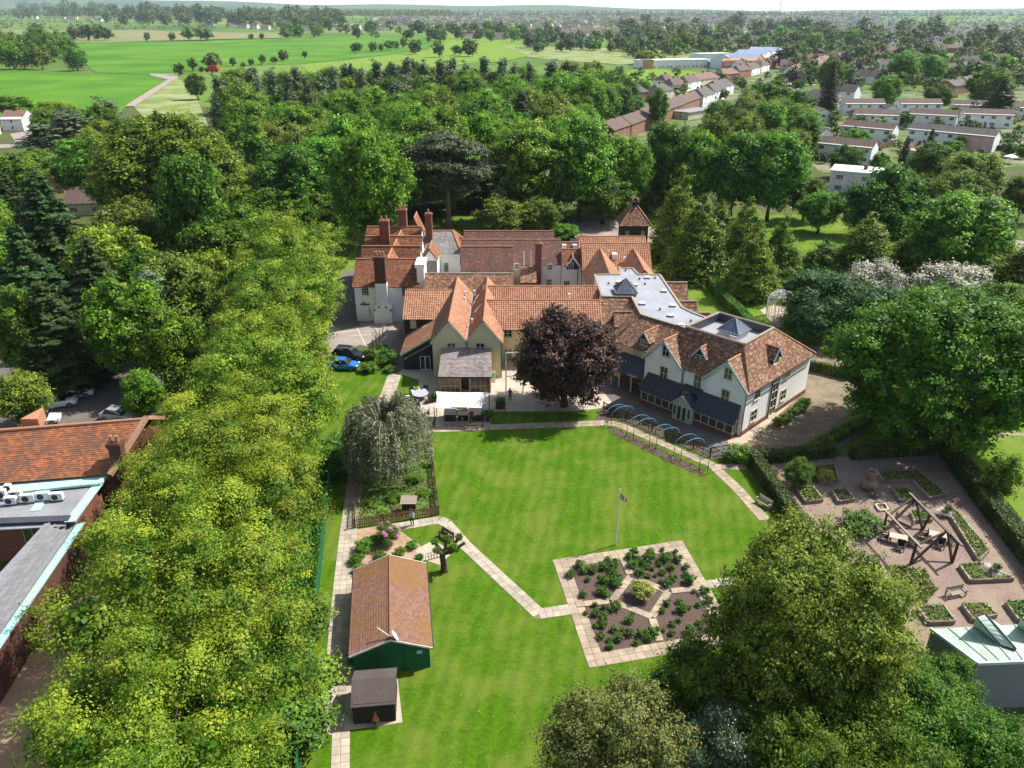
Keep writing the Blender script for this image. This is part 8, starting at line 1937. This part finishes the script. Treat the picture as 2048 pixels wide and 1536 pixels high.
# silvery poplars at the back of the wood, with larger trees near the allotments
for k,(px,py,w_)in enumerate(((432,152,50),(470,158,44),(500,148,50),(540,140,44),(575,150,46),(612,158,40),(640,148,48),(690,132,50),(720,140,44),(752,122,46),(785,128,44),(812,118,46),(845,124,50),(880,122,46),(905,118,40),(930,126,44),(968,116,46),(1005,120,48),(1030,130,44),(665,138,42),(590,138,40),(515,160,40),(1060,128,30))):
    tree_top('poplar',px,py,w_,21,'silvery poplar, %s'%('leftmost of the back line','second from the left of the back line','third from the left of the back line','above the brown tinged wood edge','left of the tallest lime top','above the broad trees','just left of the vivid tree','above the vivid green tree','over the right side of the vivid tree','between the vivid tree and the cedar, taller','between the vivid tree and the cedar, lower','left of the cedar top','above the cedar','above the right side of the cedar','just right of the cedar column','in front of the single field oak','below the pale pasture','at the right end of the pasture','right of the pasture end','beside the dark conifer spire','low one before the green field','lowest of the left part','rightmost small one of the back line')[k],'poplars along the back of the wood')
for kd,px,py,w_,H_,l_ in(('fir',700,118,40,24,'dark spire of a conifer above the poplar line'),('bright',1125,145,120,22,'large light green tree at the back of the wood'),('bright',1180,150,80,22,'tall light green tree beside the terrace houses'),('broad',1175,135,90,18,'dark tree behind the tall light green tree'),('broad',1320,178,44,15,'dark round tree between the street houses'),('olivebroad',1372,62,46,22,'tall yellowish tree standing beyond the long white building'),('broad',1290,100,46,12,'spreading oak at the edge of the meadow'),('broad',1270,190,40,9,'dark tree by the first grey roofed houses'),('darkbroad',1668,110,50,22,'tall dark conifer like tree by the street'),('fir',1672,118,56,24,'big dark conifer by the red gabled houses'),('darkbroad',1990,130,90,20,'dark tree group at the upper right'),('fir',2015,150,80,18,'dark conifer right of the grey terrace'),('bright',1815,102,62,20,'light green tree at the upper right'),('bright',1780,150,60,16,'light round tree before the brown roofed terrace'),('darkbroad',1880,170,60,12,'dark trees by the small green'),('bright',1868,110,60,17,'second light green tree at the upper right')):
    tree_top(kd,px,py,w_,H_,l_)

# ================================================================== FARTHER TREES AND HOUSES
far_n=0
def far(px,py,w_,var,label,group,hgt=None,name='distant_tree',sink=0.0):
    p=PT(px,py)
    if p is None:return
    dep=proj(p)[2];R=w_*dep/FPX/2
    if w_>=40:return plant('bush',p,R,R*1.9,label,group,name='grove_tree',cat='tree')
    o=link(name,FAR[var],None,p);s=R/5.3;o.scale=(s,s,(hgt or R*2.1)/12);o.rotation_euler=(0,0,(px*7+py*3)%6.28);tag(o,label,'tree',group);return o
# hedgerow and field trees (foot of tree in the photo)
for k,(px,py,w_)in enumerate(((360,152,24),(388,143,24),(426,140,34),(404,145,12),(468,134,16),(487,136,12),(503,132,14),(526,130,18),(549,128,14),(568,124,22),(610,118,14),(714,107,22),(746,105,20),(762,104,14),(779,101,20),(791,99,16),(809,96,18),(828,94,14),(838,92,12),(858,86,12),(884,84,16),(830,110,28),(877,116,30),(915,112,22),(940,114,34),(296,83,16),(380,82,28),(345,82,16),(400,80,22),(415,82,24),(503,80,12),(524,80,12),(575,79,24),(78,72,24))):
    far(px,py,w_,k%3,('hedgerow tree below the red machine' if 340<px<450 and py>136 else 'hedgerow tree between the red machine and the hedge, '+('left' if px<515 else 'right')if py>117 else 'hedge tree on the slope dividing the two green fields' if py>86 and px<850 else 'lone field tree by the pasture' if py>109 else 'bush at the foot of the drilled field, '+('left half' if px<400 else 'right half')),'hedgerow trees of the fields',name='hedgerow_tree')
for k,(px,py,w_)in enumerate(((150,82,26),(165,80,24),(180,82,28),(200,81,30),(215,82,26))):far(px,py,w_,(0,3,1,0,2)[k],'tree in the oval clump standing in the drilled field','clump in the drilled field')
for k,(px,py,w_)in enumerate(((10,128,60),(40,115,50),(62,120,50),(75,100,44),(95,110,50),(110,125,60),(135,115,44),(155,142,48),(85,140,50),(30,140,60),(125,100,40),(50,138,50),(0,100,40))):far(px,py,w_,(4,4,0,0,4,0,1,1,0,2,2,0,3)[k],'bushy tree %s of the grove between the left fields'%('low on the left','at the middle left','in the heart','at the back','right of the heart','at the front right','near the right end','alone at the right end','at the front middle','at the front left','at the back right','at the front centre','at the far left')[k],'grove at the left edge')
rr=random.Random(31)
# pale willows and scrub by the meadow
for k in range(48):
    px=rr.uniform(1045,1345);py=rr.uniform(78,108)+(px-1045)*.0;far(px,py,rr.uniform(18,34),rr.choice((3,3,3,0,4)),'%s scrubby willow by the meadow, %s'%(rr.choice(('pale','broad','low')),('left end','left of the middle','right of the middle','right end')[min(3,int((px-1045)/75))]),'willows by the meadow',name='willow_tree')
# woodland belts
FCOL=((110,'at the far upper left'),(215,'above the left end of the drilled field'),(330,'above the oval clump'),(450,'above the middle of the drilled field'),(560,'above the right end of the drilled field'),(680,'at the top of the green field'),(800,'behind the hedgerow bushes'),(920,'before the far town'),(1050,'behind the pasture'),(1180,'above the meadow willows'),(1290,'left of the long white building'),(1380,'behind the long white building'),(1470,'behind the taller white block'),(1560,'by the blue roofed school'),(1640,'by the red gabled houses'),(1720,'beside the street'),(1800,'above the white estate'),(1880,'left of the small green'),(1960,'above the grey roofed terrace'),(2300,'near the right edge'))
FV=('round dark','upright dark','broad dark','silvery','light green','purple leaved')
def belt(n,extra,x0,x1,fy,w0,w1,var,label,group,name):
    for k in range(n+extra):
        px=rr.uniform(x0,x1);py=fy(px)
        if k>=n:p=PT(px,max(py,27));EXTRA.append((p.x,p.y,p.z,rr.uniform(0,6.28),rr.uniform(w0,w1)*.42*proj(p)[2]/FPX/5.3));continue
        v=rr.choice(var);far(px,py,rr.uniform(w0,w1),v,'%s %s %s'%(FV[v],label,next(w for x,w in FCOL if px<x)),group,name=name)
EXTRA=[]
belt(46,40,215,690,lambda px:rr.uniform(36,54)+max(0,(px-380))*.028,18,34,(0,0,1,2,0),'tree of the left woodland belt','woodland belt on the far left','belt_tree')
belt(6,40,-10,220,lambda px:rr.uniform(20,40),14,26,(0,1,2),'tree among pale houses','trees at the upper left','belt_tree')
belt(30,40,560,1080,lambda px:rr.uniform(58,76)+(px-560)*.022,16,28,(0,1,2,4,0,4),'tree of the belt','tree belt behind the fields','belt_tree')
belt(34,120,1240,1640,lambda px:rr.uniform(58,120),18,34,(0,1,2,4,4,3),'suburb tree','trees of the suburb','garden_tree')
belt(84,150,1560,2060,lambda px:rr.uniform(70,185),22,39,(0,1,2,0,4,5),'garden tree','garden trees of the right hand suburb','garden_tree')
belt(10,20,1200,1560,lambda px:rr.uniform(150,205),14,28,(0,1,4,2),'little tree among the allotments','trees among the allotments','garden_tree')
belt(30,70,1500,2060,lambda px:rr.uniform(215,330),16,34,(0,4,2,1),'shrub between the estate houses','garden shrubs of the white estate','garden_shrub')

# distant houses: one light mesh each, sharing three forms
def far_house(L,D,ev,rd,wall,tile):
    b=MB();pr=[(0,0),(D,0),(D,ev),(D/2,rd),(0,ev)]
    b.face([(-L/2,y,z)for y,z in reversed(pr)]);b.face([(L/2,y,z)for y,z in pr]);b.face([(-L/2,0,0),(L/2,0,0),(L/2,0,ev),(-L/2,0,ev)]);b.face([(L/2,D,0),(-L/2,D,0),(-L/2,D,ev),(L/2,D,ev)])
    b.face([(-L/2-.3,-.4,ev-.2),(L/2+.3,-.4,ev-.2),(L/2+.3,D/2,rd+.1),(-L/2-.3,D/2,rd+.1)],1);b.face([(L/2+.3,D+.4,ev-.2),(-L/2-.3,D+.4,ev-.2),(-L/2-.3,D/2,rd+.1),(L/2+.3,D/2,rd+.1)],1)
    for x in(-L*.3,L*.3):
        for z in(1,3.6):b.face([(x-.7,-.04,z),(x+.7,-.04,z),(x+.7,-.04,z+1.2),(x-.7,-.04,z+1.2)],2)
    b.box(-.4,.4,D/2-.4,D/2+.4,rd-.6,rd+1.0,3)
    me=bpy.data.meshes.new('house_form');me.from_pydata([tuple(q)for q in b.v],[],b.f)
    for m in(wall,tile,glass,brick):me.materials.append(m)
    me.polygons.foreach_set('material_index',b.m);return me
FH=[far_house(13,8,5,8.2,hw['white'],tile_house[0]),far_house(14,8,5,8.2,hw['cream'],tile_house[2]),far_house(24,8,5,8,hw['brick'],tile_house[0]),far_house(12,9,5,8.6,hw['white'],tile_house[1]),far_house(20,8,5,8.2,hw['cream'],tile_house[1])]
def fhouse(px,py,var,rz,label,group,sc=1.0):
    p=PT(px,py)
    if p is None:return None
    o=link('distant_house',FH[var],None,p);o.rotation_euler=(0,0,rz);o.scale=(sc,sc,sc);tag(o,label,'house',group);return o
for k,(px,py)in enumerate(((35,36),(60,38),(70,38),(125,40),(140,40),(150,39),(178,42),(198,44),(232,38),(245,40),(300,42),(410,54),(422,54),(466,56),(485,57),(508,58),(530,60),(588,64),(612,62),(628,62),(668,62),(690,60),(712,60),(735,60),(755,62),(770,62))):fhouse(px,py,(0,1,3,0,4)[k%5],(k%7)*.12-.4,'pale house along the edge of the far left woodland','houses along the upper left skyline',1.5)
cnt=0
for k in range(84):px=rr.uniform(935,1290);fhouse(px,rr.uniform(60,80),rr.choice((0,1,1,4,0)),rr.uniform(-.3,.5),'pale house of the rows '+next(w for x,w in FCOL if px<x),'houses beyond the meadow',1.15)
for k in range(34):                                      # two lines of houses up the street
    t=k//2/17+.02;px,py=(1572+150*t,134-42*t)if k%2 else(1640+110*t,139-42*t);fhouse(px,py,(0,1,2,4)[k%4],1.0,'house %s the street, %s'%('left of' if k%2 else 'right of',('at the school','past the school','far up')[min(2,int(t*3))]),'houses lining the far street',.9)
for k in range(92):px=rr.uniform(1480,2050);fhouse(px,rr.uniform(56,150),rr.choice((0,1,2,1,3,0)),rr.uniform(-.8,.8),'house half hidden by trees '+next(w for x,w in FCOL if px<x),'houses of the right hand suburb',1.1)
for k in range(64):px=rr.uniform(780,1640);fhouse(px,rr.uniform(34,56),rr.choice((0,1,2,3,4,2)),rr.uniform(-.6,.6)+(1.57 if rr.random()<.3 else 0),'house in the hillside town '+next(w for x,w in FCOL if px<x),'houses of the far town',1.2)
# the rest of the far town and the woods beyond: too many to count
def replicate(name,base_me,places,mats):
    nv=len(base_me.vertices);V=np.empty(nv*3,dtype=np.float32);base_me.vertices.foreach_get('co',V);V=V.reshape(-1,3)
    lp=np.empty(len(base_me.loops),dtype=np.int32);base_me.loops.foreach_get('vertex_index',lp);ls=np.empty(len(base_me.polygons),dtype=np.int32);base_me.polygons.foreach_get('loop_start',ls);lt=np.empty(len(base_me.polygons),dtype=np.int32);base_me.polygons.foreach_get('loop_total',lt);mi=np.empty(len(base_me.polygons),dtype=np.int32);base_me.polygons.foreach_get('material_index',mi)
    tn=None
    if 'tone' in base_me.attributes:tn=np.empty(len(base_me.polygons),dtype=np.float32);base_me.attributes['tone'].data.foreach_get('value',tn)
    n=len(places);A=np.array([q[3]for q in places]);S=np.array([q[4]for q in places]);T_=np.array([q[:3]for q in places])
    c,s=np.cos(A),np.sin(A);out=np.empty((n,nv,3),dtype=np.float32)
    out[...,0]=(c[:,None]*V[None,:,0]-s[:,None]*V[None,:,1])*S[:,None]+T_[:,0:1];out[...,1]=(s[:,None]*V[None,:,0]+c[:,None]*V[None,:,1])*S[:,None]+T_[:,1:2];out[...,2]=V[None,:,2]*S[:,None]+T_[:,2:3]
    me=bpy.data.meshes.new(name);me.vertices.add(n*nv);me.vertices.foreach_set('co',out.ravel());L=len(lp);me.loops.add(n*L);me.loops.foreach_set('vertex_index',(lp[None,:]+(np.arange(n,dtype=np.int32)*nv)[:,None]).astype(np.int32).ravel())
    F_=len(ls);me.polygons.add(n*F_);me.polygons.foreach_set('loop_start',(ls[None,:]+(np.arange(n,dtype=np.int32)*L)[:,None]).astype(np.int32).ravel());me.polygons.foreach_set('loop_total',np.tile(lt,n));me.polygons.foreach_set('material_index',np.tile(mi,n))
    if tn is not None:a=me.attributes.new('tone','FLOAT','FACE');a.data.foreach_set('value',np.clip(np.tile(tn,n)*.6+np.repeat(np.random.default_rng(3).random(n).astype(np.float32),F_)*.5-.05,0,1))
    for m in mats:me.materials.append(m)
    me.update(calc_edges=True);o=link(name,me);return o
def scatter_px(n,x0,x1,y0,y1,smin,smax,cond=None):
    out=[]
    while len(out)<n:
        px,py=rr.uniform(x0,x1),rr.uniform(y0,y1)
        if cond and not cond(px,py):continue
        p=PT(px,py)
        if p is None:continue
        out.append((p.x,p.y,p.z,rr.uniform(0,6.28),rr.uniform(smin,smax)))
    return out
o=replicate('distant_town',FH[2],scatter_px(1300,740,1760,27,54,.7,1.2,lambda x,y:y>26+abs(x-1200)*.006),(hw['cream'],tile_house[1],glass,brick));tag(o,'mass of far town houses on the hazy hillside','town',kind='stuff')
o=replicate('distant_town',FH[0],scatter_px(900,1300,2060,34,100,.7,1.15),(hw['white'],tile_house[1],glass,brick));tag(o,'mass of far houses among trees at the upper right','town',kind='stuff')
lowtree=crown_from_lobes('low_tree',171,round_lobes(171,6,11,.5,k=5,spread=.5,size=(.5,.6)),56,3.4,lf_far,clump=.8,per=6,up=.8,core=0)
o=replicate('distant_woodland',lowtree,scatter_px(900,-40,2090,24,60,.8,1.4)+scatter_px(420,1240,2080,40,120,.7,1.2)+scatter_px(1400,-40,900,10,34,1.2,3.0)+scatter_px(900,700,2080,21,34,1.0,2.4),(lf_far,));tag(o,'hazy woods and hedges of the far countryside','woodland',kind='stuff')
midtree=crown_from_lobes('mid_tree',172,round_lobes(172,5.5,12,.6,k=8,spread=.6,size=(.36,.5)),300,1.7,lf_far,clump=.7,per=8,up=.7,core=0)
o=replicate('distant_greenery',midtree,EXTRA,(lf_far,));tag(o,'mass of small trees and shrubs between the far houses and fields','greenery',kind='stuff')
# ground cover: grass tufts and weeds too many to count
def tufts(name,label,pix,n,size,mt,hgt=.0,seed=1,spread=None):
    r_=random.Random(seed);cen=[];xs=[q[0]for q in pix];ys=[q[1]for q in pix]
    while len(cen)<n:
        x,y=r_.uniform(min(xs),max(xs)),r_.uniform(min(ys),max(ys))
        if inpoly(x,y,pix):p=P(x,y);cen.append((p.x,p.y,.05+hgt*r_.random()))
    cen=np.array(cen);rg=np.random.default_rng(seed);me=np_mesh(name,leaves_at(rg,cen,np.zeros_like(cen),size,up=.5),4,[mt],np.clip(rg.normal(.5,.3,n),0,1));o=link(name,me);tag(o,label,'ground cover',kind='stuff')
tufts('ground_cover','leafy ground cover on the wood floor by the white house',[(560,455),(1150,430),(1140,462),(720,466),(690,540),(600,560)],9000,.5,lf_bush,.3,3)
tufts('ground_cover','scrub and nettles under the lime row',[(500,1536),(560,1200),(630,950),(660,950),(640,1120),(622,1300),(600,1536)],9000,.3,lf_bush,.6,4)
tufts('ground_cover','daisies scattered over the lawn',[(870,870),(1200,860),(1500,1010),(1420,1400),(1100,1536),(860,1536),(870,1200),(960,1120)],1300,.06,lf_grey,.0,8)
tufts('ground_cover','weeds on the gravel beside the olive tree',[(1780,1130),(1850,1140),(1875,1180),(1850,1210),(1790,1200)],1400,.22,lf_olive,.2,5)
tufts('ground_cover','young plants in the long bed beside the arches',[(1216,853),(1236,858),(1412,941),(1404,952),(1360,935),(1225,868)],260,.2,lf_bush,.25,6)
tufts('ground_cover','young plants in the bed along the rail fence',[(1240,838),(1430,915),(1455,905),(1260,820)],420,.2,lf_bush,.25,7)
tufts('ground_cover','rough grass and ivy in the weeping tree enclosure',[(716,892),(860,884),(874,1028),(714,1046)],2600,.22,lf_bush,.25,11)
# pylons on the skyline
for px,top,ft,l_ in((1558,6,34,'lattice pylon standing on the skyline, left of two'),(1732,20,34,'lattice pylon standing on the skyline, right of two')):
    p=PT(px,ft);dep=proj(p)[2];h_=(ft-top)*dep/FPX*1.0;h_=min(h_,75);T=thing('pylon',l_,'pylon',p);b=MB()
    for s in((-1,-1),(1,-1),(1,1),(-1,1)):b.tube([p+Vector((s[0]*h_*.1,s[1]*h_*.1,0)),p+Vector((s[0]*h_*.02,s[1]*h_*.02,h_))],.5,4)
    for z,w_ in((.68,.16),(.82,.2),(.95,.13)):b.beam(p+Vector((-h_*w_,0,h_*z)),p+Vector((h_*w_,0,h_*z)),.5,.5)
    for k in range(5):b.beam(p+Vector((-h_*.1*(1-k/6),0,h_*k/6)),p+Vector((h_*.1*(1-(k+1)/6),0,h_*(k+1)/6)),.4,.4)
    b.build('lattice',lead,T)

# ================================================================== AIR
b=MB();b.box(-14200,14200,-300,12800,-1.2,330)
hm=bpy.data.materials.new('haze');hm.use_nodes=True;t=hm.node_tree
for n in list(t.nodes):
    if n.type=='BSDF_PRINCIPLED':t.nodes.remove(n)
pv=t.nodes.new('ShaderNodeVolumePrincipled');pv.inputs['Color'].default_value=(.74,.88,1.0,1);pv.inputs['Density'].default_value=0.00005
pv.inputs['Anisotropy'].default_value=0.2
t.links.new(pv.outputs[0],t.nodes['Material Output'].inputs['Volume'])
hz_=b.build('haze',hm);hz_['kind']='stuff';hz_['label']='thin pale summer haze over the countryside';hz_['category']='haze'
